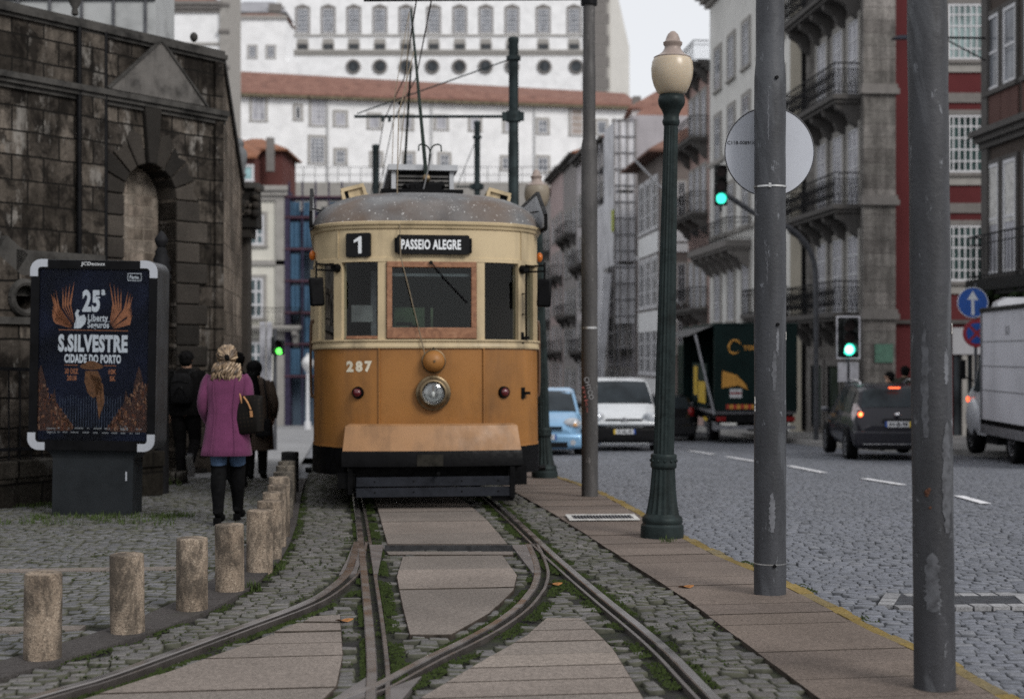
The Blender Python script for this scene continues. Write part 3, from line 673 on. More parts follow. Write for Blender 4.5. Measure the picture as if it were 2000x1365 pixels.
BL = [(83,1287,'front most stone bollard at the lower left, darkest stains down its middle'), (249,1236,'second stone bollard from the front, stained black on its upper right side'),
      (375,1192,'third stone bollard from the front, evenly pale brown and speckled'), (449,1155,'fourth stone bollard, standing in front of the boots of the woman in pink'),
      (507,1117,'fifth stone bollard, a grass tuft beside its foot on the kerb strip'), (526,1091.6,'sixth stone bollard, partly hidden behind the fifth one with the grass tuft'),
      (536,1068,'seventh stone bollard along the dark kerb, only its right edge and top showing'), (545,1047.6,'eighth stone bollard in the receding row beside the track'),
      (546,1026,'ninth stone bollard in the receding row beside the track'), (552.6,1012,'tenth bollard of the row, greyer than the nine in front of it'),
      (556.6,994,'third last bollard of the row, dark grey from top to foot'), (561,981,'second last bollard of the row, dark grey and nearly hidden'),
      (566,961,'farthest bollard of the row, near black iron post by the tram')]
for i, (px, py, lb) in enumerate(BL):
    x, y = G(px, py); m = mb1 if i < 9 else (mb2 if i < 12 else mb3)
    o = bollard_mesh(m, seed=i, h=.447 if i < 12 else .48, r=.0965 if i < 12 else .105).build('bollard', loc=(x, y, gzf(y)+.008), rot=(random.uniform(-.012,.012), random.uniform(-.012,.012), random.uniform(0, 6)), smooth=50)
    tag(o, lb, 'bollard', 'stone bollards along the dark kerb')
# ---- steel poles
def polemat(name, col, scuff):
    m = bpy.data.materials.new(name); t, b = nodes(m); v = coords(t, 1)
    c = ramp(t, noise(t, coords(t, (1, 1, .25)), 5, 6, .65), [(.3, tuple(x*.55 for x in col)), (.5, col), (.72, tuple(x*1.5 for x in col))])
    c = mixc(t, ramp(t, noise(t, coords(t, (1, 1, .3)), 2.1, 5, .55, .8), [(.52, (0,)*3), (.55, (.55,)*3)]), c, scuff)
    c = mixc(t, ramp(t, noise(t, coords(t, (1, 1, .35)), 13, 7, .8, .5), [(.61, (0,)*3), (.64, (.75,)*3)]), c, tuple(min(1, x*2.0) for x in scuff))
    c = mixc(t, ramp(t, noise(t, coords(t, (1, 1, .12)), 9, 5, .7), [(.55, (0,)*3), (.75, (.6,)*3)]), c, (.012, .012, .013))
    t.links.new(c, b.inputs['Base Color']); b.inputs['Roughness'].default_value = .55; b.inputs['Specular IOR Level'].default_value = .4
    bump(t, b, noise(t, v, 30, 6, .7), .35, .012); return m
mp1 = polemat('weathered_grey_paint', (.038,.04,.046), (.085,.09,.1)); mp2 = polemat('patched_grey_paint', (.034,.035,.04), (.105,.11,.12)); mp3 = polemat('brownish_grey_paint', (.052,.049,.048), (.09,.085,.083))
m_steel = mat('bright_steel_strap', (.5,.5,.5), .35, .9, var=.25, scale=8)
m_black = mat('black_enamel', (.007,.007,.008), .4, .1, var=.4, scale=10)
def wavy_tube(B, pts, n, m, seed, amp=.0012):
    """a long pole with faint dents"""
    rs = random.Random(seed); out = []
    for (z0, r0), (z1, r1) in zip(pts[:-1], pts[1:]):
        k = max(1, int((z1-z0)/.15)); out += [(r0+(r1-r0)*i/k+rs.uniform(-amp, amp), z0+(z1-z0)*i/k) for i in range(k)]
    out.append((pts[-1][1], pts[-1][0])); return B.lathe(out, n, m)
def steel_pole(name, px, py, label, prof, m, lean=0, cat='pole', base_dz=.004):
    x, y = G(px, py); root = thing(name, label, cat, (x, y, gzf(y)+base_dz), rot=(0, R(lean), 0), group='tall steel poles on the platform edge')
    wavy_tube(MB(), prof, 32, m, int(px)).build('shaft', parent=root, smooth=50); return root
# right foreground pole
pr_ = steel_pole('steel_pole', 1826, 1345, 'nearest steel pole, worn grey paint with rust spots and a small 3 sticker', [(-.1,.097),(0,.097),(1.1,.0955),(3,.0935),(6.4,.09)], mp2, -.65)
B = MB(); mru = mat('rust_spot', (.07,.028,.015), .9, var=.5, scale=60)
for (ax, z, rr) in ((-.045, .945, .014), (-.05, .93, .01), (-.04, .955, .009), (-.038, .87, .007), (-.052,.942,.011)):
    a = math.asin(ax/.097); B.sphere((ax, -.0955*math.cos(a), z), (rr*1.2, .002, rr), mru, 10, 6)
B.build('rust_stain', parent=pr_)
B = MB(); a = math.asin(.086/.0955); B.text('3', (.0875, -.045, 1.712), .022, .052, mat('white_sticker', (.75,.72,.68), .6, var=.1), xd=(math.cos(a), math.sin(a), 0), bold=.02, depth=.001)
B.build('sticker', parent=pr_)
MB().lathe([(.112,-.02),(.11,.001),(.104,.004),(.097,.005)], 24, mat('wet_dirt', (.05,.043,.037), .9, scale=30)).build('base_patch', parent=pr_)
def pole_patch(root, r, a0, w_, z0, z1, m, seed, name='repaint_patch'):
    """an irregular smear of newer or bare paint lying on the shaft"""
    rs_ = random.Random(seed); n = 26; rows = []
    for j in range(n+1):
        f = j/n; hw = w_/2*math.sin(math.pi*min(1, .08+f*.92))**.45*(1+rs_.uniform(-.3, .3)); c_ = a0+rs_.uniform(-.04, .04)
        rows.append([((r+.0012)*math.sin(c_+hw*k), -(r+.0012)*math.cos(c_+hw*k), z0+(z1-z0)*f) for k in (-1, -.5, 0, .5, 1)])
    vs = [p for q in rows for p in q]; fs = [(j*5+i, j*5+i+1, j*5+6+i, j*5+5+i) for j in range(n) for i in range(4)]
    return MB().add(vs, fs, m).build(name, parent=root, smooth=60, fix=False)
mpt = mat('newer_grey_paint', (.14,.145,.16), .6, var=.25, scale=30, chips=.5); mpt2 = mat('bare_scuffed_paint', (.085,.088,.098), .65, var=.4, scale=24, chips=.6); mpt3 = mat('dark_drip_stain', (.018,.018,.019), .7, var=.4, scale=16)
pole_patch(pr_, .0965, -.35, .75, .38, .66, mpt2, 1); pole_patch(pr_, .0965, .45, .5, .75, 1.28, mpt2, 3); pole_patch(pr_, .0955, .5, .25, 1.45, 1.62, mpt, 4); pole_patch(pr_, .0955, -.6, .35, 1.2, 1.75, mpt2, 5)
# middle pole with the round sign
pm = steel_pole('steel_pole', 1504, 1160, 'middle steel pole carrying the back of a round road sign, steel straps round it', [(-.1,.106),(0,.106),(1.6,.105),(3.42,.103),(3.46,.101),(3.53,.0955),(3.58,.094),(6.6,.088)], mp1, 0)
for z, hh in ((.205, .008), (2.7, .012)):
    MB().lathe([(.1055,z-hh/2),(.1085,z-hh/2),(.1085,z+hh/2),(.1055,z+hh/2)], 32, m_steel).build('strap', parent=pm)
B = MB(); B.box(-.03,-.012,-.118,-.106,2.688,2.715, m_steel); B.cyl((-.022,-.118,2.71),(-.022,-.122,2.71),.006,m=m_steel); B.build('strap_buckle', parent=pm, smooth=0)
B = MB()
for (ax, z) in ((.03,1.786),(.024,3.41),(.01,.198)):
    a = math.asin(ax/.105); B.cyl((ax,-.1*math.cos(a),z),(ax*1.1,-.118*math.cos(a),z),.013,.011,10,m_black)
B.build('bolt', parent=pm)
ms_ = mat('white_sticker', (.75,.72,.68), .6)
B = MB(); a = math.asin(-.98); B.text('a', (-.1035,-.022,1.285), .02, .05, ms_, xd=(.21,-.98,0), bold=.03, depth=.001); B.text('o', (-.1035,-.022,1.23), .02, .045, ms_, xd=(.21,-.98,0), bold=.03, depth=.001); B.text('3', (.1,-.035,1.712), .02, .055, ms_, xd=(.33,.94,0), bold=.03, depth=.001); B.build('sticker', parent=pm)
pole_patch(pm, .106, -.05, .36, .42, .68, mpt, 6); pole_patch(pm, .105, .1, .3, 1.35, 1.62, mpt2, 7); pole_patch(pm, .105, .3, .2, 1.6, 1.76, mpt, 8); pole_patch(pm, .104, -.35, .1, 2.05, 2.25, mpt2, 9); pole_patch(pm, .1035, -.28, .07, 3.0, 3.35, mpt, 10)
# its round sign, seen from behind
x, y = G(1504, 1160); Yd = y+.16; c = P(1503, 297, Yd)
root = thing('road_sign', 'plain grey back of a round traffic sign strapped behind the middle steel pole', 'road sign', c)
m_al = mat('grey_sign_back', (.5,.52,.57), .55, .1, var=.05, scale=2)
rx = .302
B = MB(); B.cyl((0,0,0),(0,.004,0),rx,n=64,m=m_al); B.build('disc', parent=root, smooth=30)
rg = [(rx*math.cos(a), 0, rx*math.sin(a)) for a in np.linspace(0, 2*math.pi, 65)]
MB().tube(rg, .004, 6, mat('sign_rim_dark', (.1,.1,.105), .5, .5)).build('rim', parent=root)
B = MB(); B.box(-.1,.1,-.055,-.001,-.2,-.17,m_steel); B.box(-.1,.1,-.055,-.001,.17,.2,m_steel); B.build('bracket', parent=root, smooth=0)
B = MB(); B.text('C11B-0089/10', (-.19,-.003,.062), .19, .024, mat('ink_black', (.02,.02,.022), .6), bold=.0, depth=.001); B.build('lettering', parent=root, smooth=0)
# far pole of the platform, with the arm for the overhead line
x3, y3 = G(1152, 970)
p3 = steel_pole('steel_pole', 1152, 970, 'brownish steel pole beside the tram, graffiti scrawl low on its shaft', [(-.1,.096),(0,.095),(1.95,.094),(1.96,.093),(3.98,.092),(4.03,.09),(4.12,.075),(4.2,.073),(4.95,.073),(4.96,.07),(6.1,.066)], mp3, -.1)
MB().lathe([(.0935,1.93),(.0965,1.93),(.0965,1.955),(.0935,1.955)], 28, m_steel).build('strap', parent=p3)
B = MB(); z_ = 1.6+(690+2)/FPX*y3-gzf(y3)
B.cyl((0,0,z_),(-2.6,.05,z_),.022,n=10,m=m_black); B.cyl((0,0,z_-.08),(0,0,z_+.08),.095,n=16,m=m_black); B.build('bracket_arm', parent=p3)
mgr = mat('graffiti_grey', (.3,.3,.31), .7); mgr2 = mat('graffiti_red', (.22,.06,.05), .7)
B = MB(); B.text('CHYCO', (-.012,-.0965,1.25), .26, .055, mgr, xd=(.25,0,-.97), zd=(.97,0,.25), bold=.0, depth=.001); B.text('mks', (-.045,-.09,1.12), .3, .04, mgr2, xd=(.2,0,-.98), zd=(.98,0,.2), bold=.0, depth=.001); B.build('graffiti', parent=p3, smooth=0)
# ---- green fluted lamp posts with an acorn globe
m_grn = mat('dark_green_iron', (.024,.033,.033), .45, .3, var=.3, scale=7, bmp=.2, bscale=40, grime=.4)
m_acorn = bpy.data.materials.new('aged_acorn_globe'); t, b = nodes(m_acorn); v = coords(t, 1)
c = ramp(t, noise(t, v, 3, 5), [(.3, (.4,.325,.235)), (.6, (.5,.415,.305))]); t.links.new(c, b.inputs['Base Color']); b.inputs['Roughness'].default_value = .3
b.inputs['Subsurface Weight'].default_value = .3; b.inputs['Subsurface Radius'].default_value = (.08,.06,.04)
m_cap = mat('lamp_cap', (.3,.24,.21), .45, .1, var=.2, scale=5)
m_acorn2 = mat('dirty_shaded_acorn_globe', (.22,.185,.14), .4, var=.25, scale=4)  # darker globe copy: grime, and the far lamp's shade put in the colour
def lamp_post(loc, lean, label, globe=None):
    root = thing('street_lamp', label, 'street lamp', loc, rot=(0, R(lean), 0), group='green acorn street lamps on the platform')
    B = MB(); B.lathe([(.188,-.05),(.188,.06),(.186,.095),(.175,.105),(.17,.115),(.178,.13),(.175,.16),(.165,.175),(.15,.185),(.142,.2)], 40, m_grn); B.build('base', parent=root, smooth=40)
    B = MB(); B.lathe([(.145,.2),(.132,.26),(.118,.36),(.108,.48),(.101,.6)], 32, m_grn, flute=(0, 4, .085)); B.build('fluted_foot', parent=root, smooth=25)
    B = MB(); B.lathe([(.1,.59),(.112,.6),(.116,.62),(.112,.64),(.112,.68),(.116,.7),(.11,.715),(.1,.72)], 32, m_grn)
    for i in range(12):
        a = i*math.pi/6; B.sphere((.113*math.cos(a), .113*math.sin(a), .66), (.012,.012,.014), m_grn, 6, 5)
    B.build('collar', parent=root, smooth=40)
    B = MB(); B.lathe([(.09,.72),(.086,1.4),(.076,2.2),(.067,3.0),(.061,3.6)], 32, m_grn, flute=(0, 4, .1)); B.build('shaft', parent=root, smooth=25)
    B = MB(); B.lathe([(.066,3.58),(.075,3.6),(.077,3.62),(.068,3.64),(.07,3.68),(.088,3.72),(.105,3.745),(.112,3.76),(.118,3.78),(.118,3.81),(.11,3.825),(.112,3.835),(.1,3.85)], 32, m_grn); B.build('capital', parent=root, smooth=40)
    B = MB(); B.lathe([(.098,3.845),(.128,3.87),(.158,3.93),(.178,4.0),(.184,4.07),(.176,4.135),(.16,4.165)], 32, globe or m_acorn); B.build('globe', parent=root, smooth=60)
    B = MB(); B.lathe([(.161,4.163),(.164,4.172),(.15,4.18),(.12,4.195),(.09,4.22),(.072,4.25),(.07,4.27),(.082,4.285),(.084,4.305),(.066,4.315),(.06,4.34),(.045,4.375),(.02,4.4),(.004,4.405)], 28, m_cap); B.build('cap', parent=root, smooth=50)
    return root
x, y = G(1293, 1049); lamp_post((x, y, .006), 1.25, 'green fluted street lamp with a cream acorn globe in front of the white van')
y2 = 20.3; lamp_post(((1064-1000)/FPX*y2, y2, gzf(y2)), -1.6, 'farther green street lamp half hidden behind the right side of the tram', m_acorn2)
# ---- advertising pillar
Yb = G(190, 1002)[1]; sB = FPX/Yb
root = thing('advertising_pillar', 'black lit street poster case on a broad dark foot beside the pink coated woman', 'poster stand', (*G(190, 1002)[:2], gzf(Yb)-.01), rot=(0, R(1.0), R(-1.2)))
m_case = mat('black_case', (.006,.006,.007), .35, .2, var=.3, scale=6); m_side = mat('case_grey_side', (.06,.062,.067), .5, .35, var=.15, scale=3); m_foot = mat('pillar_foot_grey', (.022,.025,.028), .5, .2, var=.15, scale=4, bmp=.15, bscale=60)
m_corner = mat('grey_corner_casting', (.42,.44,.48), .5, .2, var=.08, scale=5)
W2, Z0, Z1 = .635, .66, 2.555
def rrect(x0, x1, z0, z1, r, n=6):
    out = []
    for cx, cz, a0 in ((x1-r, z1-r, 0), (x0+r, z1-r, 90), (x0+r, z0+r, 180), (x1-r, z0+r, 270)):
        out += [(cx+r*math.cos(R(a0+90*i/n)), cz+r*math.sin(R(a0+90*i/n))) for i in range(n+1)]
    return out
B = MB(); B.prism(rrect(-.405,.405,-.02,.58,.01), -.17, .17, m_foot)
B.loft([[(-.405,-.17,.575),(.405,-.17,.575),(.405,.17,.575),(-.405,.17,.575)],[(-.43,-.175,.62),(.43,-.175,.62),(.43,.175,.62),(-.43,.175,.62)],[(-.5,-.19,.67),(.5,-.19,.67),(.5,.19,.67),(-.5,.19,.67)]], m_foot); B.build('foot', parent=root, smooth=30)
B = MB(); B.box(.33,.345,-.174,-.169,.36,.45,m_corner); B.build('keyhole_plate', parent=root, smooth=0)
o = MB().prism(rrect(-W2,W2,Z0,Z1,.11,8), -.215, .215, m_side).build('case', parent=root, smooth=30, bevel=.012)
o = MB().prism(rrect(-W2+.004,W2-.004,Z0+.004,Z1-.004,.11,8), -.24, -.216, m_case, holes=[rrect(-W2+.09,W2-.08,Z0+.1,Z1-.09,.012)[::-1]]).build('door_frame', parent=root, smooth=30)
for sx in (-1, 1):
    for sz in (-1, 1):
        cx, cz = (W2-.11)*sx, (Z1-.11 if sz > 0 else Z0+.11); a0 = {(1,1):0,(-1,1):90,(-1,-1):180,(1,-1):270}[(sx,sz)]
        arc = [(cx+.112*math.cos(R(a0+90*i/8)), cz+.112*math.sin(R(a0+90*i/8))) for i in range(9)]; inn = [(cx+.035*math.cos(R(a0+90*i/8)), cz+.035*math.sin(R(a0+90*i/8))) for i in range(9)]
        e0 = (math.cos(R(a0)), math.sin(R(a0))); e1 = (math.cos(R(a0+90)), math.sin(R(a0+90)))
        pa = [(arc[0][0]-.06*e1[0], arc[0][1]-.06*e1[1])]+arc+[(arc[-1][0]-.06*e0[0], arc[-1][1]-.06*e0[1])]
        pb = [(inn[0][0]-.06*e1[0], inn[0][1]-.06*e1[1])]+inn+[(inn[-1][0]-.06*e0[0], inn[-1][1]-.06*e0[1])]
        MB().prism(pa+pb[::-1], -.25, -.238, m_corner).build('corner_casting', parent=root, smooth=30)
m_wl = mat('case_lettering', (.6,.62,.64), .5)
B = MB(); B.text('JCDecaux', (-.01,-.241,Z1-.042), .24, .045, m_wl, bold=.012); B.build('lettering', parent=root, smooth=0)
# the poster: one flat print, drawn as thin layers of ink
m_post = bpy.data.materials.new('poster_night_blue'); t, b = nodes(m_post); v = coords(t, 1)
c = ramp(t, noise(t, v, 1.6, 4, .5, .6), [(.35, (.003,.0035,.006)), (.55, (.007,.009,.02)), (.75, (.017,.022,.048))])
t.links.new(c, b.inputs['Base Color']); b.inputs['Roughness'].default_value = .5; b.inputs['Specular IOR Level'].default_value = .15; bump(t, b, noise(t, coords(t, (1, 1, .5)), 4, 3), .12, .05)
po = MB(); x0, x1, z0, z1 = -W2+.085, W2-.075, Z0+.095, Z1-.085
po.box(x0, x1, -.222, -.217, z0, z1, m_post); poster = po.build('poster', parent=root, smooth=0)
def px2p(px, py):                              # photo pixel -> poster plane (local x,z)
    return ((px-187+ (py-690)*.02)/sB*1.0, (1002-py)/sB)
m_ink = mat('ink_pale', (.66,.7,.74), .5, var=.1); m_cop = mat('ink_copper', (.36,.14,.065), .5, var=.3, scale=30); m_br = mat('ink_brown', (.16,.07,.028), .5, var=.35, scale=25)
def ptext(B, s, px0, px1, py0, py1, m, bold=.03):
    a = px2p(px0, py1); c_ = px2p(px1, py0); B.text(s, ((a[0]+c_[0])/2, -.2225, (a[1]+c_[1])/2), c_[0]-a[0], c_[1]-a[1], m, bold=bold, depth=.001)
B = MB(); ptext(B, '25', 166, 201, 566, 609, m_ink, .045); ptext(B, 'a', 203, 211, 565, 576, m_ink, .04); B.box(*[q for q in (px2p(202,0)[0], px2p(212,0)[0])], -.223,-.222, px2p(0,582)[1], px2p(0,579)[1], m_ink)
B.build('headline_number', parent=poster, smooth=0)
B = MB(); ptext(B, 'Liberty', 177, 216, 613, 630, m_ink, .02); ptext(B, 'Seguros', 176, 218, 627, 643, m_ink, .02); a = px2p(177,627); c_ = px2p(220,626); B.box(a[0],c_[0],-.223,-.222,a[1],a[1]+.003,m_ink); B.build('sponsor_lettering', parent=poster, smooth=0)
B = MB(); ptext(B, 'S.SILVESTRE', 119, 254, 652, 686, m_ink, .05); B.build('title_lettering', parent=poster, smooth=0)
B = MB(); ptext(B, 'CIDADE DO PORTO', 131, 241, 690, 707, m_ink, .045); B.build('subtitle_lettering', parent=poster, smooth=0)
B = MB(); ptext(B, '30 DEZ', 132, 158, 718, 728, m_cop, .03); ptext(B, '2018', 136, 155, 731, 741, m_cop, .03); ptext(B, '10K', 217, 232, 718, 728, m_cop, .03); ptext(B, '5K', 219, 230, 731, 741, m_cop, .03); B.build('date_lettering', parent=poster, smooth=0)
B = MB(); ptext(B, 'Porto.', 258, 277, 537, 544, m_ink, .04)
for (ax, bx, ay, by) in ((254,281,533,534.2),(254,281,546.5,547.7),(254,255.2,533,547.5),(280,281.2,533,547.5)):
    a = px2p(ax, by); c_ = px2p(bx, ay); B.box(a[0], c_[0], -.2235, -.2222, a[1], c_[1], m_ink)
B.build('city_badge', parent=poster, smooth=0)
B = MB()                                       # torch figure emblem of the sponsor
for pl in ([(152,612),(156,604),(161,606),(158,612),(161,618),(154,622)], [(154,622),(161,617),(170,614),(174,622),(171,632),(163,640),(154,641),(152,634)], [(151,630),(155,626),(154,640),(150,641)]):
    B.prism([px2p(*q) for q in pl][::-1], -.2228, -.2222, m_ink)
B.build('sponsor_emblem', parent=poster, smooth=0)
for sx in (-1, 1):                             # feather fans
    B = MB(); cx = 185
    for k in range(11):
        f = k/10; ax, ay = cx+sx*(40-6*f), 641-2*k*.5; tx, ty = cx+sx*(78-44*f*f+(8 if 3 < k < 7 else 0)), 600-50*f**.8+(12 if k < 3 else 0); mxp, myp = (ax+tx)/2+sx*(13-5*f), (ay+ty)/2+3
        pts = [px2p(*q) for q in ((ax, ay), (mxp-2.2, myp-1), (tx, ty), (mxp+1.6, myp+2.5))]; B.prism(pts if sx < 0 else pts[::-1], -.2228-.00003*k, -.2222, m_cop)
    B.build('feather_fan', parent=poster, smooth=0)
B = MB()
for (ax, bx, py) in ((120,255,644.5),(131,157,712),(208,232,712)):
    a = px2p(ax, py); c_ = px2p(bx, py-1.3); B.box(a[0], c_[0], -.2226, -.2222, a[1], c_[1], m_cop)
B.build('rule_line', parent=poster, smooth=0)
B = MB(); cx, cy = px2p(184, 713); B.prism([(cx+.118*math.cos(a)*1.0, cy+.034*math.sin(a)) for a in np.linspace(0, 2*math.pi, 24)[:-1]], -.2232, -.2222, m_br); B.prism([(cx+.07*math.cos(a), cy+.018+.036*math.sin(a)) for a in np.linspace(0, math.pi, 12)], -.2236, -.2222, m_br)
for pl in ([(172,722),(196,722),(203,738),(196,768),(186,774),(176,764),(170,742)], [(196,735),(206,748),(209,780),(203,800),(200,770)], [(190,750),(203,756),(202,798),(198,815)], [(180,728),(200,735),(206,762),(190,752)]):
    B.prism([px2p(*q) for q in pl][::-1], -.2234, -.2222, m_br)
B.build('hat_and_scarf', parent=poster, smooth=0)
mo = [mat('ink_lit_stone_%d' % i, c, .5, var=.6, scale=40) for i, c in enumerate(((.13,.045,.022),(.19,.08,.038),(.05,.02,.013),(.26,.14,.085)))]
rs = random.Random(5)
for sx in (-1, 1):                             # lit street fronts of the print
    B = MB()
    pl = [(68,838),(68,760),(76,750),(82,722),(86,712),(90,724),(96,748),(99,775),(104,786),(112,756),(116,786),(128,800),(142,820),(150,832),(140,838)]
    if sx > 0: pl = [(293-(x-68)*.98, y if y > 730 else y) for x, y in pl]
    q = [px2p(*p) for p in pl]; B.prism(q if sx > 0 else q[::-1], -.2226, -.2222, mo[2])
    for _ in range(150):
        x = rs.uniform(68, 146); top = 730+max(0, x-90)*1.5; y = rs.uniform(min(top+15, 828), 834); hx, hy = rs.uniform(.8, 2.2), rs.uniform(1.5, 5)
        xx = x if sx < 0 else 361-x; a = px2p(xx-hx, y+hy); c_ = px2p(xx+hx, y-hy); B.box(a[0], c_[0], -.2232, -.2222, a[1], c_[1], rs.choice(mo))
    B.build('lit_street_print', parent=poster, smooth=0)
B = MB(); mbar = mat('ink_blue_bars', (.05,.065,.1), .5, var=.5, scale=20)
for k in range(24): a = px2p(121+k*5.1, 830); c_ = px2p(123.2+k*5.1, 772+4*math.sin(k)); B.box(a[0], c_[0], -.2224, -.2221, a[1], c_[1], mbar)
B.build('pale_bars_print', parent=poster, smooth=0)
B = MB(); mlogo = mat('ink_logo_grey', (.3,.31,.32), .5)
ptext(B, 'Vitalis', 234, 254, 826, 835, mlogo, .02); ptext(B, 'Liberty', 97, 114, 831, 837, mlogo, .01); ptext(B, 'Seguros', 97, 114, 838, 844, mlogo, .01)
for row, y in ((0, 832), (1, 840)):
    x = 118
    while x < 270:
        w_ = rs.uniform(6, 20)
        if not (row == 0 and 226 < x+w_ and x < 258):
            for j in range(max(2, int(w_/2.2))): a = px2p(x+j*2.2, y+1.6); c_ = px2p(x+j*2.2+1.4, y-1.4+rs.random()); B.box(a[0], c_[0], -.2228, -.2222, a[1], c_[1], mlogo)
        x += w_+rs.uniform(4, 7)
B.build('sponsor_row', parent=poster, smooth=0)
MB().box(x0, x1, -.2295, -.2275, z0, z1, glass('poster_glass', (.96,.97,.98), -.02)).build('glass', parent=root, smooth=0)
# ================================================================== THE TRAM
TY = 14.86; TX = -.835
slope = math.atan2(gzf(TY+7.5)-gzf(TY+1), 6.5)
tram = thing('electric_tram', 'old cream and ochre electric tram, route 1, facing the camera on the track', 'tram', (TX, TY, 0), rot=(slope*.6, 0, math.asin(.124)))
m_och = mat('ochre_enamel', (.3,.132,.034), .42, 0, var=.16, scale=1.6, bmp=.14, bscale=5, grime=.35, chips=.35)
m_apr = mat('faded_ochre_apron', (.33,.178,.083), .5, 0, var=.14, scale=2.5, bmp=.2, bscale=8, grime=.35, chips=.5)
m_crm = mat('cream_enamel', (.51,.405,.25), .45, 0, var=.14, scale=2, grime=.45, chips=.45)
m_tbl = mat('tram_black', (.0035,.0035,.004), .45, .1, var=.4, scale=7, bmp=.3, bscale=20)
m_wood = bpy.data.materials.new('varnished_wood'); t, b = nodes(m_wood)
c = ramp(t, noise(t, coords(t, (1, 1, 1)), 9, 6, .6, 1.5), [(.3, (.16,.066,.032)), (.55, (.28,.13,.066)), (.75, (.37,.2,.115))]); t.links.new(c, b.inputs['Base Color']); b.inputs['Roughness'].default_value = .45
m_brass = mat('tarnished_brass', (.2,.15,.09), .38, .85, var=.35, scale=8)
m_troof = bpy.data.materials.new('weathered_roof_canvas'); t, b = nodes(m_troof); v = coords(t, 1)
c = ramp(t, noise(t, v, 2.2, 7, .65), [(.3, (.055,.055,.058)), (.5, (.12,.12,.122)), (.75, (.21,.21,.21))])
c = mixc(t, ramp(t, noise(t, coords(t, (.8, .8, .6)), 1.1, 4, .5, .4), [(.46, (0,)*3), (.62, (.8,)*3)]), c, (.11,.07,.045))
c = mixc(t, ramp(t, noise(t, v, 38, 3, .5), [(.66, (0,)*3), (.7, (.85,)*3)]), c, (.6,.6,.58))
t.links.new(c, b.inputs['Base Color']); b.inputs['Roughness'].default_value = .7; bump(t, b, noise(t, v, 9, 5), .35, .03)
m_red = bpy.data.materials.new('dark_red_lens'); t, b = nodes(m_red); b.inputs['Base Color'].default_value = (.09,.006,.01,1); b.inputs['Roughness'].default_value = .08; b.inputs['Coat Weight'].default_value = .6
m_amb = mat('amber_lens', (.5,.13,.015), .15, 0, var=.1)
m_tgl = glass('tram_glass', (.66,.7,.7), .012)
HW = 1.235
HALF = [(0,0),(.25,.008),(.5,.03),(.72,.08),(.9,.16),(1.02,.26),(1.11,.38),(1.18,.54),(1.22,.75),(HW,1.0)]
def plan(off=0.0, L=8.6, back=True):
    """outline of the car body: bowed front, straight sides, same bow at the rear"""
    r_ = [(x, y) for x, y in HALF]; l_ = [(-x, y) for x, y in HALF[:0:-1]]
    fr = l_+r_; bk = [(x, L-y) for x, y in reversed(fr)] if back else []
    pts = fr+bk; n = len(pts); out = []
    for i, (x, y) in enumerate(pts):
        a, b_ = pts[i-1], pts[(i+1) % n]; d = Vector((b_[0]-a[0], b_[1]-a[1])).normalized(); out.append((x+d.y*off, y-d.x*off))
    return out
def fy(x):                                     # y of the bowed front at a given x
    xs = [p[0] for p in HALF]; ys = [p[1] for p in HALF]; return float(np.interp(abs(x), xs, ys))
def fn(x):                                     # outward direction and tangent of the front at x
    e = .03; d = Vector((2*e, fy(x+e)-fy(x-e), 0)).normalized(); return Vector((d.y, -d.x, 0)), d
def shell(B, zs, m, cap=False): 
    rings = [[(x, y, z) for x, y in plan(o)] for z, o in zs]; B.loft(rings, m, cap=cap)
def band(z0, z1, off, th, name, m, parent=tram, extra=None):
    """a ring round the car with a little thickness"""
    B = MB(); shell(B, [(z0, off-th), (z0, off), (z1, off), (z1, off-th)], m)
    if extra: extra(B)
    return B.build(name, parent=parent, smooth=35)
# lower body in ochre
B = MB(); shell(B, [(.62, -.04), (.62, 0), (.66, .006), (1.66, 0), (1.66, -.04)], m_och)
body = B.build('body_panel', parent=tram, smooth=35)
for sx in (-1, 1):
    n_, d_ = fn(.54*sx); c_ = Vector((.545*sx, fy(.545), 0)); B = MB()
    B.bar(c_+n_*.006+Vector((0,0,.8)), c_+n_*.006+Vector((0,0,1.655)), .035, .012, m_och, up=tuple(d_))
    for z in (.92, 1.05, 1.2, 1.36, 1.52): B.sphere(c_+n_*.012+Vector((0,0,z)), .009, m_brass, 6, 4)
    B.build('seam_strip', parent=body, smooth=30)
B = MB(); shell(B, [(.615, 0), (.615, .012), (.645, .012), (.645, 0)], m_och); B.build('lower_moulding', parent=body, smooth=35)
# cream belt, posts and fascia
B = MB(); shell(B, [(1.655, 0), (1.655, .022), (1.675, .026), (1.69, .018), (1.715, .018), (1.73, .034), (1.745, .034), (1.75, -.04)], m_crm); B.build('belt_rail', parent=tram, smooth=30)
B = MB(); shell(B, [(2.56, -.04), (2.56, .012), (2.6, .012), (2.605, .002), (2.9, .002), (2.91, .02), (2.935, .028), (2.95, .045), (2.975, .05), (2.985, .03), (2.985, -.05)], m_crm)
fas = B.build('fascia', parent=tram, smooth=30)
B = MB()
for sx in (-1, 1):
    n_, d_ = fn(.97*sx); c_ = Vector((.97*sx, fy(.97), 0)); B.bar(c_+n_*.004+Vector((0,0,2.605)), c_+n_*.004+Vector((0,0,2.9)), .022, .012, m_crm, up=tuple(d_))
B.build('fascia_seam', parent=fas, smooth=0)
def post(x0, x1, m, name='window_post', off=.006, z0=1.745, z1=2.565, th=.07):
    xs = np.linspace(x0, x1, 4); B = MB(); rg = []
    for z in (z0, z1):
        o_ = []; i_ = []
        for x in xs:
            n_, _ = fn(x); p = Vector((x, fy(x), z)); o_.append(tuple(p+n_*off)); i_.append(tuple(p-n_*th))
        rg.append(o_+i_[::-1])
    return B.loft(rg, m).build(name, parent=tram, smooth=30)
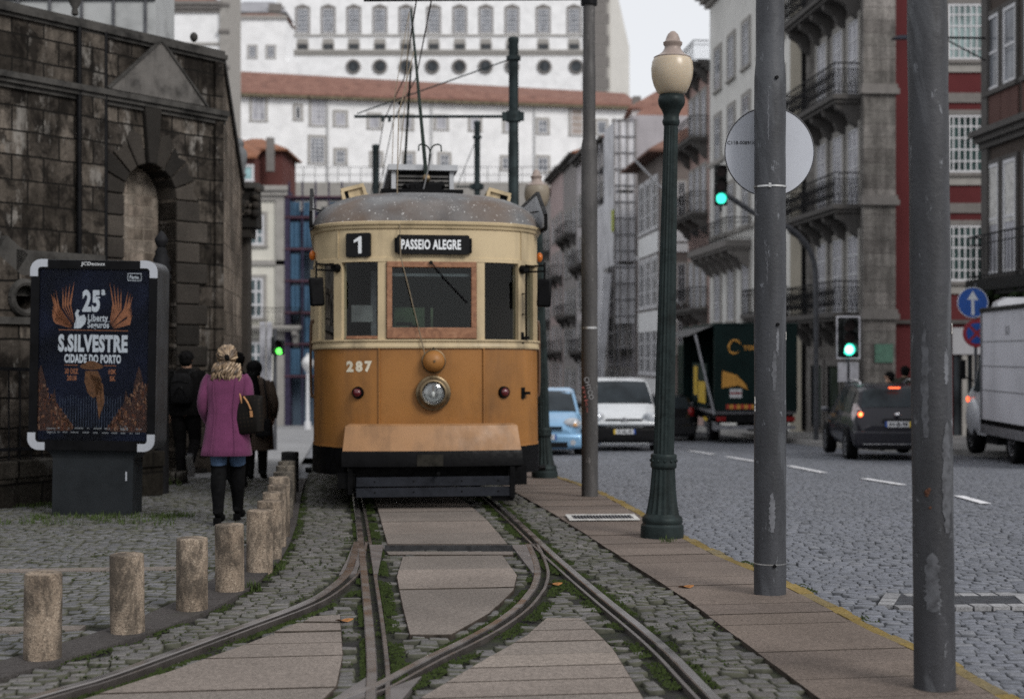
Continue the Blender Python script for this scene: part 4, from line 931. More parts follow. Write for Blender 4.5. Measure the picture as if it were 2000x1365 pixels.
for sx in (-1, 1):
    post(sx*.475, sx*.56, m_crm); post(sx*.93, sx*1.01, m_crm, off=.012); post(sx*1.175, sx*1.222, m_crm)
L = 8.6
for sx in (-1, 1):                             # side and rear posts
    for y in np.linspace(1.3, L-1.3, 8): MB().box(sx*1.23-.05, sx*1.23, y-.04, y+.04, 1.745, 2.565, m_crm).build('window_post', parent=tram, smooth=0)
    for xx in (.51, .94, 1.13): MB().box(sx*xx-.04, sx*xx+.04, L-fy(xx)-.05, L-fy(xx), 1.745, 2.565, m_crm).build('window_post', parent=tram, smooth=0)
# windscreen in its wooden frame
x0, x1, z0, z1 = -.47, .47, 1.755, 2.56
B = MB(); y = -.012
B.box(x0, x1, y, .07, z0, z0+.115, m_wood); B.box(x0, x1, y, .07, z1-.06, z1, m_wood); B.box(x0, x0+.055, y, .07, z0+.115, z1-.06, m_wood); B.box(x1-.055, x1, y, .07, z0+.115, z1-.06, m_wood)
wf = B.build('windscreen_frame', parent=tram, smooth=0, bevel=.006)
MB().box(x0+.05, x1-.05, .02, .026, z0+.11, z1-.055, m_tgl).build('windscreen_glass', parent=wf, smooth=0)
B = MB(); B.bar((-.005,-.03,2.55), (.13,-.035,2.38), .012, .012, m_black); B.bar((.1,-.035,2.42), (.375,-.03,2.13), .014, .014, m_black); B.cyl((-.01,.02,2.55),(-.01,-.04,2.55),.018,m=m_black); B.build('wiper', parent=tram, smooth=0)
def sidepane(xa, xb, name='side_window', za=1.75, zb=2.56):
    xs = np.linspace(xa, xb, 5); B = MB(); vs = []
    for z in (za, zb):
        for x in xs: n_, _ = fn(x); p = Vector((x, fy(x), z))-n_*.03; vs.append(tuple(p))
    B.add(vs, [(i, i+1, 6+i, 5+i) for i in range(4)], m_tgl); return B.build(name, parent=tram, smooth=60, fix=False)
for sx in (-1, 1):
    sidepane(sx*.56, sx*.93); sidepane(sx*1.01, sx*1.175)
B = MB(); 
for xa, xb in ((-.9,-.55),):                    # thin wooden sill under the left window
    n_, d_ = fn(-.72); B.bar(Vector((-.89,fy(.89),1.77))-n_*.02, Vector((-.56,fy(.56),1.77))-n_*.02, .05, .03, m_wood)
B.build('window_sill', parent=tram, smooth=0)
B = MB()
for sx in (-1, 1): B.box(sx*1.215-.002, sx*1.215+.002, 1.2, L-1.2, 1.75, 2.56, m_tgl)
B.box(-.45,.45,L-.03,L-.026,1.75,2.56,m_tgl); B.build('saloon_glazing', parent=tram, smooth=0)
# interior
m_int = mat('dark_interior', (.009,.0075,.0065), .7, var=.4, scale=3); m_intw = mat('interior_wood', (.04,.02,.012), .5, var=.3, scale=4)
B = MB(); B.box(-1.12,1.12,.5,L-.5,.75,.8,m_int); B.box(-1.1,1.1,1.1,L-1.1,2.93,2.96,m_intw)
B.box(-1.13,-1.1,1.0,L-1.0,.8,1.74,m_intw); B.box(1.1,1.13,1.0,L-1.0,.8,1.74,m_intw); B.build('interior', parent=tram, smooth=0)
B = MB()
for yb in (1.35, L-1.5):                        # bulkheads; dark panels added over their windows so the inside looks unlit
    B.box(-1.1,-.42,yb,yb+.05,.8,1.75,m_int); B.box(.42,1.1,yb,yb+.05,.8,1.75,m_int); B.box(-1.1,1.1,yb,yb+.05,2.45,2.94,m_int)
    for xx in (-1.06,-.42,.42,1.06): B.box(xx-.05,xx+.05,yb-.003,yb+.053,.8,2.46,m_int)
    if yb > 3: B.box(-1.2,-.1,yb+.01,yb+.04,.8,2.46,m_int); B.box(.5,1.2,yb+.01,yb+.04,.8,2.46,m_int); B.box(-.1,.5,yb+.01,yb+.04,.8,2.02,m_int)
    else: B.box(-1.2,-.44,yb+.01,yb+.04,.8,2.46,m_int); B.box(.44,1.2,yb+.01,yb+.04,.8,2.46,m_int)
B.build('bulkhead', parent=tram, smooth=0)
B = MB()
for k in range(6):
    for sx in (-1, 1):
        yy = 2.3+k*.78; B.box(sx*.68-.38,sx*.68+.38,yy,yy+.42,1.16,1.24,m_intw); B.box(sx*.68-.38,sx*.68+.38,yy+.42,yy+.47,1.2,1.72,m_intw)
B.build('bench_seat', parent=tram, smooth=0)
B = MB(); B.cyl((.25,.5,.8),(.25,.5,1.65),.1,m=m_int,n=16); B.cyl((.25,.5,1.65),(.25,.5,1.72),.13,m=m_brass,n=16); B.box(-.36,-.2,.1,.3,1.9,1.93,m_int); B.build('controller', parent=tram, smooth=30)
B = MB(); B.box(-.83,-.6,.55,.6,1.95,2.13,mat('notice_paper', (.5,.5,.48), .7)); B.box(-.62,-.56,.56,.58,1.8,2.5,mat('grey_panel', (.3,.3,.31), .6)); B.build('notice_board', parent=tram, smooth=0)
B = MB(); B.box(-.41,.41,.06,.09,2.41,2.44,mat('sun_blind', (.4,.4,.42), .6)); B.build('sun_blind', parent=tram, smooth=0)
# roof
B = MB(); prof = [(2.98,.03),(3.0,.02)]
rings = [[(x, y, 2.978) for x, y in plan(.03)]]
for k in range(1, 9):
    a = k/8*math.pi/2; s_ = math.cos(a); rings.append([(x*(.12+.88*s_**.75 if s_ > 0 else .12), max(y, 0) if False else (y+(L/2-y)*(1-(.12+.88*s_**.75 if s_ > 0 else .12))*.42), 2.985+.44*math.sin(a)) for x, y in plan(.02)])
B.loft(rings, m_troof); roof = B.build('roof', parent=tram, smooth=50)
B = MB()                                        # roof plates, cables, rail
B.box(-.5,.42,.95,1.7,3.41,3.45,m_tbl); B.build('roof_plate', parent=roof, smooth=0)
def rz(x, y):
    q = min(1, abs(x)/1.235); f_ = min(1, max(0, (y-fy(x))/1.1)); return 2.99+.4*math.sqrt(max(0, 1-q**2.2))*f_**.42 if f_ < 1 else 2.99+.4*math.sqrt(max(0, 1-q**2.2))
mcab = mat('grey_cable', (.16,.16,.165), .6, var=.2)
B = MB()
for dx in (0, .13):
    pts = [(-.88+dx*1.6, fy(.88)+.32), (-.74+dx, .55), (-.6+dx*.7, .8), (-.46+dx*.5, 1.0), (-.36+dx*.3, 1.15)]; B.tube(crom([(x, y, rz(x, y)+.03) for x, y in pts], 5), .02, 8, mcab)
    for x, y in pts[1:-1]: B.sphere((x, y, rz(x, y)+.03), .034, m_troof, 8, 6)
B.build('roof_cable', parent=roof)
B = MB(); B.tube([(-.37,.18,3.0),(-.36,.17,3.07),(.32,.17,3.06),(.36,.18,3.0)], .009, 6, m_black); B.build('sign_rail', parent=roof)
B = MB(); B.tube(crom([(.58,.55,3.12),(.6,.5,3.16),(.8,.45,3.13),(.9,.42,3.05),(.95,.4,2.98)], 5), .016, 8, mcab); B.tube(crom([(.78,.95,3.2),(.9,.75,3.14),(1.04,.6,3.05),(1.1,.6,2.99)], 5), .016, 8, mcab); B.build('roof_pipe', parent=roof)
B = MB(); B.box(.6,.92,.9,1.2,3.19,3.23,m_tbl); B.bar((.9,.9,3.2),(.9,.9,2.99),.03,.03,m_tbl); B.bar((.64,1.0,3.2),(.64,1.0,3.1),.03,.03,m_tbl); B.build('roof_stand', parent=roof, smooth=0)
for sx, x in ((-1, -.78), (1, .8)):             # cream ventilators, tilted with the roof
    B = MB(); B.box(-.15,.15,-.2,.2,0,.025,m_crm); B.box(-.13,.13,-.18,.18,.11,.15,m_crm)
    for ax, ay in ((-.12,-.17),(.12,-.17),(-.12,.17),(.12,.17)): B.box(ax-.018,ax+.018,ay-.018,ay+.018,.025,.11,m_crm)
    B.box(-.06 if sx < 0 else -.11, .12 if sx < 0 else .02, -.15,.15,.025,.11,m_crm)
    B.box(-.11,.11,-.14,.16,.026,.109,m_tbl)
    B.build('ventilator', parent=roof, loc=(x, 1.15, rz(x, 1.15)-.0+(.03 if sx < 0 else .01)), rot=(0, R(15*sx), 0), smooth=0)
mw_ = mat('pale_board', (.42,.43,.45), .5, var=.1)
for sx in (-1, 1):                              # side name boards standing up at the eaves
    B = MB(); x = 1.262*sx; B.prism([(.35,2.96),(.35,3.1),(.95,3.42),(2.6,3.42),(2.6,3.0)], x-.012, x+.012, mw_, 'yz'); 
    for a, c_ in (((.35,2.96),(.35,3.1)),((.35,3.1),(.95,3.42)),((.95,3.42),(2.6,3.42)),((.35,2.96),(2.6,3.0))): B.bar((x,a[0],a[1]),(x,c_[0],c_[1]),.035,.035,m_tbl)
    B.bar((x,.8,3.2),(.75*sx,1.0,3.12),.014,.014,m_tbl); B.build('roof_board', parent=roof, smooth=0)
# louvred box and trolley base
mlv = mat('louvre_grey', (.12,.115,.11), .7, var=.3)
B = MB(); B.box(-.34,.34,1.55,3.6,3.3,3.72,m_tbl); 
for k in range(7): B.box(-.31,.31,1.52,1.56,3.36+k*.05,3.385+k*.05,mlv)
B.box(-.36,-.31,1.5,1.56,3.3,3.74,mw_); B.box(.31,.36,1.5,1.56,3.3,3.74,mw_); B.box(-.4,.4,1.45,3.7,3.735,3.8,mw_); B.build('roof_lantern', parent=roof, smooth=0)
B = MB(); B.cyl((.02,1.35,3.37),(.02,1.35,3.5),.09,n=14,m=m_tbl)
for dx in (-.1, 0, .1): B.cyl((dx-.12,1.28,3.5),(dx+.12,1.44,3.56),.05,n=10,m=m_tbl)
B.box(-.16,.2,1.25,1.4,3.42,3.55,m_tbl); B.sphere((.03,1.3,3.62),.05,m_brass,8,6); B.build('trolley_base', parent=roof, smooth=30)
mgp = mat('trolley_pole_green', (.02,.03,.024), .5, .4)
B = MB(); B.cyl((.03,1.3,3.62),(-.02,3.6,6.15),.024,.014,10,mgp); B.build('trolley_pole', parent=tram)
B = MB(); B.cyl((0,L-1.6,3.6),(.05,L-3.6,5.7),.024,.014,10,mgp); B.build('trolley_pole', parent=tram)
B = MB()
for sx in (-1, 1): B.tube(crom([(.05,1.3,3.7),(.07,1.3,3.92),(.07+.05*sx,1.3,4.0),(.07+.12*sx,1.3,4.0),(.07+.13*sx,1.3,3.93)], 5), .009, 6, mgp)
B.cyl((.09,1.28,3.9),(-.03,1.2,3.4),.008,n=6,m=mcab); B.build('pole_hook', parent=roof)
mro = mat('hemp_rope', (.2,.16,.11), .9, var=.3, scale=60)
B = MB(); B.tube([(-.08,1.9,5.2),(-.3,1.0,4.3),(-.335,.6,3.4),(-.335,.2,3.08),(-.335,-.02,2.96),(-.33,-.09,2.6),(-.25,-.06,2.3),(-.075,-.05,1.58)], .006, 6, mro); B.build('trolley_rope', parent=tram)
B = MB()
for dx in (-.04,.03): B.tube([(-.3+dx,1.9,3.75),(-.2+dx*2,2.6,4.8),(-.05,3.5,6.1)], .005, 5, mro)
B.sphere((-.2,2.7,4.75),.03,m_tbl,8,6); B.build('pole_tackle', parent=tram)
# signs, number, lamps
def onfront(x, z, off=0):
    n_, d_ = fn(x) if abs(x) > .3 else (Vector((0,-1,0)), Vector((1,0,0))); return Vector((x, fy(x), z))+n_*off, n_, d_
def signbox(name, x, z, w_, h, dep, mback, parent=tram):
    c_, n_, d_ = onfront(x, z, dep/2+.004); B = MB(); M = Matrix((( d_.x, -n_.x, 0, c_.x), (d_.y, -n_.y, 0, c_.y), (0, 0, 1, c_.z), (0, 0, 0, 1)))
    B.prism(rrect(-w_/2, w_/2, -h/2, h/2, .02, 4), -dep/2, dep/2, mback, M=M); return B.build(name, parent=parent, smooth=30), M
mwt = mat('sign_white', (.72,.74,.76), .5, var=.05)
o, M = signbox('route_board', -.755, 2.735, .275, .25, .03, mat('sign_black', (.01,.01,.011), .4)); B = MB(); B.prism([(.005,-.09),(.042,-.09),(.042,.088),(.018,.088),(-.045,.05),(-.045,.022),(.005,.045)], -.02, -.016, mwt, M=M); B.build('lettering', parent=o, smooth=0)
o, M = signbox('destination_board', .015, 2.735, .755, .2, .05, MATS['sign_black']); B = MB(); B.text('PASSEIO ALEGRE', M @ Vector((-.025,-.028,0)), .625, .105, mwt, bold=.035); B.box(.336,.35,-.034,-.028,2.735-.06,2.735+.06,mwt); B.build('lettering', parent=o, smooth=0)
for a_, c_ in ((-.39,-.36),(.39,.42)):
    MB().box(a_,c_,-.035,.02,2.655,2.805,m_tbl).build('board_clip', parent=o, smooth=0)
c_, n_, d_ = onfront(-.755, 1.465, .004); B = MB(); mnum = mat('number_cream', (.62,.57,.45), .5)
for k, ch in enumerate('287'):
    x = -.755+(k-1)*.095; q, nn, dd = onfront(x, 1.465, .004); B.text(ch, q, .078, .115, mnum, xd=tuple(dd), bold=.055)
    for zz in ((-.05,),) : pass
B.build('fleet_number', parent=tram, smooth=0)
B = MB(); B.lathe([(.0,-.0),(.06,0),(.1,.02),(.108,.035),(.115,.05),(.11,.07),(.1,.1),(.07,.135),(.03,.15),(.001,.152)], 28, m_och, M=Matrix.Translation((.015,-.02,1.515)) @ Matrix.Rotation(R(90), 4, 'X'))
bell = B.build('gong', parent=tram, smooth=50)
B = MB(); rg = [(.015+.118*math.cos(a), -.05, 1.515+.118*math.sin(a)) for a in np.linspace(0, 2*math.pi, 30)]; B.tube(rg, .01, 6, m_brass); B.cyl((.015,-.165,1.515),(.015,-.18,1.515),.012,m=m_brass); B.bar((.015,-.03,1.62),(.015,-.03,1.66),.02,.02,m_tbl); B.build('gong_rim', parent=bell)
M = Matrix.Translation((.01,0,1.185)) @ Matrix.Rotation(R(90), 4, 'X')
B = MB(); B.lathe([(.13,-.02),(.16,.0),(.175,.03),(.185,.05),(.18,.065),(.155,.075),(.148,.09),(.13,.105),(.122,.105),(.118,.08),(.1,.04),(.05,.012),(.001,.01)], 36, m_brass, M=M); hl = B.build('headlamp', parent=tram, smooth=45)
B = MB(); B.lathe([(.001,.05),(.06,.05),(.1,.052),(.118,.085),(.1,.1),(.05,.108),(.001,.11)], 28, glass('lamp_glass', (.9,.92,.92), .12), M=M); B.build('lens', parent=hl, smooth=50)
B = MB(); B.lathe([(.09,.05),(.08,.03),(.04,.016),(.001,.014)], 24, mat('lamp_reflector', (.3,.3,.3), .2, 1.0, var=.1), M=M); B.sphere((.01,-.05,1.17), (.02,.02,.035), mat('lamp_bulb', (.85,.85,.82), .2), 10, 8); B.cyl((.01,-.045,1.2),(.01,-.045,1.27),.012,m=m_brass); B.build('reflector', parent=hl, smooth=50)
for sx in (-1, 1):
    c_, n_, d_ = onfront(.765*sx, 1.19); B = MB(); B.cyl(c_, c_+n_*.035, .066, .06, 22, m_tbl); ml_ = B.build('marker_lamp', parent=tram, smooth=35)
    B = MB(); z_ = n_; x_ = Vector((0,0,1)).cross(z_); M2 = Matrix(((x_.x,0,z_.x,c_.x+n_.x*.034),(x_.y,0,z_.y,c_.y+n_.y*.034),(0,1,0,c_.z),(0,0,0,1)))
    B.lathe([(.045,0),(.042,.014),(.03,.026),(.012,.032),(.001,.033)], 20, m_red, M=M2); B.build('lens', parent=ml_, smooth=60)
# apron, bumper, skirts, lifeguard
B = MB(); xs = np.linspace(-1, 1, 15)
def apr(z, hw, off, crv=.05): return [(x*hw, off+crv*x*x*2.2, z) for x in xs]
top = apr(.865, .865, -.06); t2 = apr(.845, .9, -.115); bot = apr(.585, .93, -.205); bi = apr(.585, .9, .3); ti = apr(.865, .84, .3)
B.loft([top, t2, bot], m_apr, cap=False, closed=False); B.loft([ti, top], m_apr, cap=False, closed=False)
for sx in (0, -1): B.add([top[sx], t2[sx], bot[sx], (bot[sx][0], .55, .585), (top[sx][0], .45, .865)], [(0,1,2,3,4)], m_apr)
B.build('apron', parent=tram, smooth=40)
B = MB(); a = apr(.59, .935, -.21); b_ = apr(.56, .94, -.225); c_ = apr(.43, .94, -.225); d_ = apr(.415, .92, -.2); e_ = apr(.415, .9, .3); B.loft([a, b_, c_, d_, e_], m_tbl, cap=False, closed=False)
for sx in (0, -1): B.add([a[sx], b_[sx], c_[sx], d_[sx], e_[sx], (e_[sx][0], .3, .59)], [(0,1,2,3,4,5)], m_tbl)
bump_ = B.build('bumper_beam', parent=tram, smooth=40)
B = MB(); B.box(-.17,.1,-.232,-.222,.435,.555,mat('worn_dull_steel', (.026,.024,.02), .7, .2, var=.4, scale=12)); B.build('coupling_plate', parent=bump_, smooth=0)
for sx in (-1, 1):
    B = MB(); pts = [(sx*x, y) for x, y in HALF if x >= .9]+[(sx*1.24, 2.2), (sx*1.24, 3.2)]
    rg = [[(x*1.015, y, .33 if i < 99 else .4), (x*1.015, y, .62), (x*.975, y+.03, .62), (x*.975, y+.03, .33)] for i, (x, y) in enumerate(pts)]; B.loft(rg, m_tbl)
    B.cyl((sx*1.26,.9,.34),(sx*1.33,.9,.34),.03,n=10,m=m_tbl)
    B.build('side_skirt', parent=tram, smooth=30)
m_pl = mat('painted_planks', (.02,.022,.028), .6, 0, var=.3, scale=5, bmp=.4, bscale=25)
for z in (.115, .225):
    B = MB(); B.box(-.79,.81,-.14,-.1,z,z+.095,m_pl)
    for xx in (-.6,-.2,.3,.68): B.cyl((xx,-.145,z+.05),(xx,-.14,z+.05),.01,n=8,m=m_tbl)
    B.build('lifeguard_plank', parent=tram, smooth=0, bevel=.004)
B = MB(); B.box(-.98,-.8,.0,.3,.2,.36,m_tbl); B.box(.8,1.0,.0,.3,.22,.42,m_tbl); B.box(-.85,.85,.15,1.2,.22,.42,m_tbl); B.bar((.83,-.13,.1),(.83,-.13,.42),.05,.05,m_tbl); B.bar((-.85,-.02,.14),(-.85,-.02,.42),.05,.05,m_tbl); B.box(.62,.85,-.1,.0,.06,.12,m_tbl)
B.cyl((.05,-.24,.36),(.05,-.1,.36),.02,n=10,m=m_tbl); B.build('underframe', parent=tram, smooth=0)
B = MB(); B.box(-.78,.8,.3,L-.4,.3,.62,m_tbl); B.build('chassis', parent=tram, smooth=0)
for y in (2.6, L-2.6):
    for sx in (-1, 1):
        B = MB(); B.cyl((sx*.66,y,.38),(sx*.76,y,.38),.38,n=28,m=m_tbl); B.cyl((sx*.64,y,.38),(sx*.66,y,.38),.4,n=28,m=m_railhead); B.build('wheel', parent=tram, smooth=35)
# small fittings
for sx in (-1, 1):
    c_, n_, d_ = onfront(.97*sx, 2.5, .02); B = MB(); B.cyl(c_, c_+n_*.06, .05, .04, 14, m_tbl); e = Vector((1.2*sx, fy(1.0)-.22, 2.5))
    for dz in (.03, -.03): B.tube([c_+Vector((0,0,dz))+n_*.05, e+Vector((0,0,dz))], .011, 6, m_tbl)
    B.tube([e+Vector((0,0,.06)), e+Vector((0,0,-.12))], .012, 6, m_tbl); ar = B.build('mirror_arm', parent=tram)
    B = MB(); B.box(-.075,.075,-.03,.03,-.15,.15,m_tbl); hd = B.build('mirror', parent=tram, loc=e+Vector((sx*-.005,0,-.26)), rot=(0, R(3*sx), R(-12*sx)), smooth=30, bevel=.022)
B = MB(); c_, n_, d_ = onfront(.975, 2.02, .015)
B.tube([c_+Vector((0,0,.22)), c_+n_*.05+Vector((0,0,.22)), c_+n_*.05+Vector((0,0,-.0)), c_+Vector((0,0,0))], .009, 6, m_tbl); B.build('grab_handle', parent=tram)
for x, z in ((.975, 1.77), (.985, 1.18)):
    c_, n_, d_ = onfront(x, z, .01); B = MB(); B.bar(c_+Vector((0,0,-.06)), c_+Vector((0,0,.06)), .03, .04, m_tbl); B.bar(c_, c_+n_*.05+d_*.06, .03, .03, m_tbl); B.build('lamp_bracket', parent=tram, smooth=0)
for sx in (-1, 1):
    B = MB(); B.sphere((sx*1.25, .75, 2.68), (.035,.05,.055), m_amb, 12, 8); B.build('turn_indicator', parent=tram, smooth=60)
    B = MB(); B.tube(crom([(sx*1.23,.95,1.96),(sx*1.268,.95,1.92),(sx*1.268,.95,1.2),(sx*1.23,.95,1.16)], 4), .016, 8, mat('worn_wood_brown', (.1,.055,.03), .5)); B.build('grab_rail', parent=tram)
# ================================================================== PEOPLE
def skin_body(name, J, E, m, parent, root='pelvis', sub=2):
    me = bpy.data.meshes.new(name); names = list(J); ix = {k: i for i, k in enumerate(names)}
    me.from_pydata([J[k][0] for k in names], [(ix[a], ix[c]) for a, c in E], []); o = bpy.data.objects.new(name, me); COL.objects.link(o)
    o.modifiers.new('skin', 'SKIN'); sv = me.skin_vertices[0].data
    for k in names:
        r_ = J[k][1]; sv[ix[k]].radius = (r_, r_); sv[ix[k]].use_root = (k == root)
    s_ = o.modifiers.new('sub', 'SUBSURF'); s_.levels = sub; s_.render_levels = sub
    dg = bpy.context.evaluated_depsgraph_get(); m2 = bpy.data.meshes.new_from_object(o.evaluated_get(dg))
    bpy.data.objects.remove(o); m2.materials.clear(); m2.materials.append(m)
    m2.polygons.foreach_set('use_smooth', [True]*len(m2.polygons)); m2.name = name
    o = bpy.data.objects.new(name, m2); COL.objects.link(o); o.parent = parent; return o
m_skin = mat('skin', (.45,.27,.19), .55, var=.1, scale=8)
def figure(root, arms, legs, head=(0, 0), H=1.68, lean=0.0, wide=1.0, skin=m_skin):
    """arms/legs: {side: [shoulder/hip.. end]}; facing +y"""
    J = {}; E = []
    k = H/1.68
    def j(n, p, r): J[n] = ((p[0]*k, p[1]*k, p[2]*k), r*k)
    j('pelvis', (0, 0, .93), .11); j('spine', (0, lean*.3, 1.12), .105); j('chest', (0, lean*.7, 1.3), .115); j('neck', (0, lean+.005, 1.45), .05)
    hx, hy = head; j('jaw', (hx*.6, lean+.025+hy*.6, 1.515), .062); j('skull', (hx, lean+.015+hy, 1.585), .087); j('crown', (hx, lean+.005+hy, 1.635), .06)
    j('nose', (hx, lean+.125+hy, 1.56), .014); j('brow', (hx, lean+.085+hy, 1.59), .04); j('chin', (hx*.7, lean+.09+hy, 1.49), .028)
    E += [('pelvis','spine'),('spine','chest'),('chest','neck'),('neck','jaw'),('jaw','skull'),('skull','crown'),('skull','brow'),('brow','nose'),('jaw','chin')]
    for s_, n in ((-1, 'l'), (1, 'r')):
        j('ear'+n, (hx+s_*.092, lean+.01+hy, 1.565), .02); E.append(('skull', 'ear'+n))
        a = arms[s_]; j('sh'+n, a[0], .055); j('el'+n, a[1], .04); j('wr'+n, a[2], .026); E += [('chest','sh'+n),('sh'+n,'el'+n),('el'+n,'wr'+n)]
        w_, e_ = Vector(a[2]), Vector(a[1]); d = (w_-e_).normalized(); side = d.cross(Vector((s_, .1, 0))).normalized()
        if side.length < .1: side = Vector((0, 1, 0))
        pl = w_+d*.055; j('pa'+n, tuple(pl), .026); E.append(('wr'+n, 'pa'+n)); up = side.cross(d)
        for f, (o_, ln) in enumerate(((-.027,.055),(-.009,.068),(.009,.072),(.027,.062))):
            b_ = pl+d*.03+side*o_; t_ = b_+d*ln*.5-up*.008*s_; t2 = t_+d*ln*.42-up*.022*s_
            j('f%d%s' % (f, n), tuple(b_), .0085); j('g%d%s' % (f, n), tuple(t_), .008); j('h%d%s' % (f, n), tuple(t2), .007); E += [('pa'+n, 'f%d%s' % (f, n)), ('f%d%s' % (f, n), 'g%d%s' % (f, n)), ('g%d%s' % (f, n), 'h%d%s' % (f, n))]
        tb = pl+side*.034+d*.0; t2 = tb+side*.018+d*.035; j('t0'+n, tuple(tb), .011); j('t1'+n, tuple(t2), .009); E += [('pa'+n, 't0'+n), ('t0'+n, 't1'+n)]
        l = legs[s_]; j('hi'+n, l[0], .085); j('kn'+n, l[1], .055); j('an'+n, l[2], .038); j('to'+n, l[3], .03); E += [('pelvis','hi'+n),('hi'+n,'kn'+n),('kn'+n,'an'+n),('an'+n,'to'+n)]
    return skin_body('body', J, E, skin, root)
def scl(pts, k): return [(p[0]*k, p[1]*k, p[2]*k) for p in pts]
def sleeve(name, pts, rad, m, root, k=1.0, n=12):
    B = MB(); c = crom(scl(pts, k), 5); kk = len(c); rs_ = [float(np.interp(i/(kk-1), np.linspace(0, 1, len(rad)), rad))*k for i in range(kk)]
    B.tube(c, rs_, n, m); return B.build(name, parent=root, smooth=60)
def garment(name, rings, m, root, k=1.0, n=28, fold=0, seed=0):
    B = MB(); rs_ = random.Random(seed); ph = rs_.uniform(0, 6); rg = []
    for j, (z, rx, ry, cx, cy) in enumerate(rings):
        f_ = fold*(j/len(rings))**1.5; rg.append([((cx+rx*(1+f_*math.sin(5*a+ph+j*.2)+f_*.6*math.sin(9*a))*math.copysign(abs(math.cos(a))**.85, math.cos(a)))*k, (cy+ry*(1+f_*math.sin(7*a+ph))*math.copysign(abs(math.sin(a))**.85, math.sin(a)))*k, z*k) for a in [2*math.pi*i/n for i in range(n)]])
    return B.loft(rg, m).build(name, parent=root, smooth=60)
def shoe(name, an, to, m, root, k=1.0, sole=None, w_=.045):
    B = MB(); a, t_ = Vector(an)*k, Vector(to)*k; d = (t_-a); d.normalize(); s_ = Vector((0, 0, 1)); 
    pts = [a-d*.07*k+s_*.0, a-d*.03*k, a+d*.05*k-s_*.01*k, t_, t_+d*.055*k]; B.tube(crom(pts, 3), [w_*.55*k]*2+[w_*.9*k]*4+[w_*k]*4+[w_*.85*k, w_*.7*k, w_*.4*k], 10, m)
    B.cyl(a-s_*.0, a+Vector((0,0,.09*k)), w_*.95*k, w_*.85*k, 10, m)
    o = B.build(name, parent=root, smooth=60)
    if sole:
        z_ = min(a.z, t_.z)
        up = d.cross(Vector((1,0,0))).normalized(); up = up if up.z > 0 else -up
        B = MB(); B.bar(a-d*.08*k-up*.035*k, t_+d*.06*k-up*.035*k, .085*k, .018*k, sole, up=tuple(up)); B.build('sole', parent=o, smooth=0, bevel=.006)
    return o
m_blk = mat('black_cloth', (.006,.0057,.006), .85, var=.35, scale=9, bmp=.3, bscale=30, spec=.2); m_blk2 = mat('charcoal_cloth', (.011,.011,.012), .85, var=.35, scale=7, bmp=.3, bscale=25, spec=.2)
# ---- woman in the pink coat
Yl = 13.5; lady = thing('person', 'woman seen from behind in a magenta wool coat and high black boots', 'person', ((443-1000)/FPX*Yl, Yl, 0))
m_pink = bpy.data.materials.new('magenta_wool'); t, b = nodes(m_pink); v = coords(t, 1)
c = ramp(t, noise(t, v, 6, 5), [(.3, (.1,.02,.063)), (.6, (.145,.032,.093))]); c = mixc(t, .5, c, ramp(t, noise(t, v, 240, 2, .8), [(.35, (.4,.3,.4)), (.65, (1.3,1.25,1.3))]), 'MULTIPLY')
t.links.new(c, b.inputs['Base Color']); b.inputs['Roughness'].default_value = .95; b.inputs['Sheen Weight'].default_value = .1; bump(t, b, noise(t, v, 160, 3), .5, .004)
m_jean = mat('blue_denim', (.06,.1,.17), .85, var=.3, scale=14, spec=.2); m_boot = mat('black_suede', (.004,.004,.0045), .85, var=.4, scale=10, bmp=.4, bscale=25, spec=.12); m_hairb = None
arms = {-1: [(-.165,0,1.37),(-.225,-.01,1.1),(-.2,.17,.93)], 1: [(.165,0,1.37),(.215,-.03,1.12),(.18,.17,1.12)]}
legs = {-1: [(-.085,0,.9),(-.075,-.0,.5),(-.05,-.16,.1),(-.05,-.02,.045)], 1: [(.085,0,.9),(.08,.12,.5),(.062,.22,.09),(.07,.36,.045)]}
figure(lady, arms, legs, head=(0,0), H=1.655)
garment('coat', [(1.455,.07,.065,0,0),(1.43,.085,.075,0,0),(1.405,.145,.09,0,0),(1.365,.185,.115,0,0),(1.28,.19,.128,0,0),(1.15,.178,.128,0,0),(1.05,.176,.125,0,0),(.95,.19,.135,0,.005),(.82,.212,.15,0,.01),(.7,.232,.165,0,.01),(.64,.243,.172,0,.01),(.632,.236,.165,0,.01),(.66,.2,.15,0,.01)], m_pink, lady, fold=.06, seed=3)
for s_ in (-1, 1): sleeve('sleeve', [(s_*.15,0,1.385),(s_*.19,-.005,1.3)]+arms[s_][1:], [.05,.06,.055,.047], m_pink, lady)
B = MB()
for sx in (-1, 1): B.tube(crom([(sx*.1,-.095,1.4),(sx*.1,-.13,1.25),(sx*.085,-.13,1.05),(sx*.1,-.142,.85),(sx*.115,-.17,.66)], 4), .0035, 5, m_pink)
B.build('back_seam', parent=lady)
for s_ in (-1, 1):
    l = legs[s_]; a = Vector(l[0]); kn = Vector(l[1]); an = Vector(l[2])
    sleeve('trouser_leg', [tuple(a), tuple(a.lerp(kn, .5)), tuple(kn), tuple(kn.lerp(an, .15))], [.1,.088,.07,.062], m_jean, lady)
    top = a.lerp(kn, .88)
    o = sleeve('boot', [tuple(top), tuple(kn), tuple(kn.lerp(an, .35)+Vector((0,-.02,0))), tuple(kn.lerp(an, .75)), tuple(an)], [.082,.074,.073,.056,.05], m_boot, lady)
    shoe('boot_foot', l[2], l[3], m_boot, lady, w_=.043)
    B = MB(); B.box(l[2][0]-.032, l[2][0]+.032, l[2][1]-.075, l[2][1]-.01, .0 if s_ < 0 else .0, .06, m_boot); B.build('boot_heel', parent=lady, smooth=0)
m_h = bpy.data.materials.new('blond_hair'); t, b = nodes(m_h); g = t.nodes.new('ShaderNodeNewGeometry')
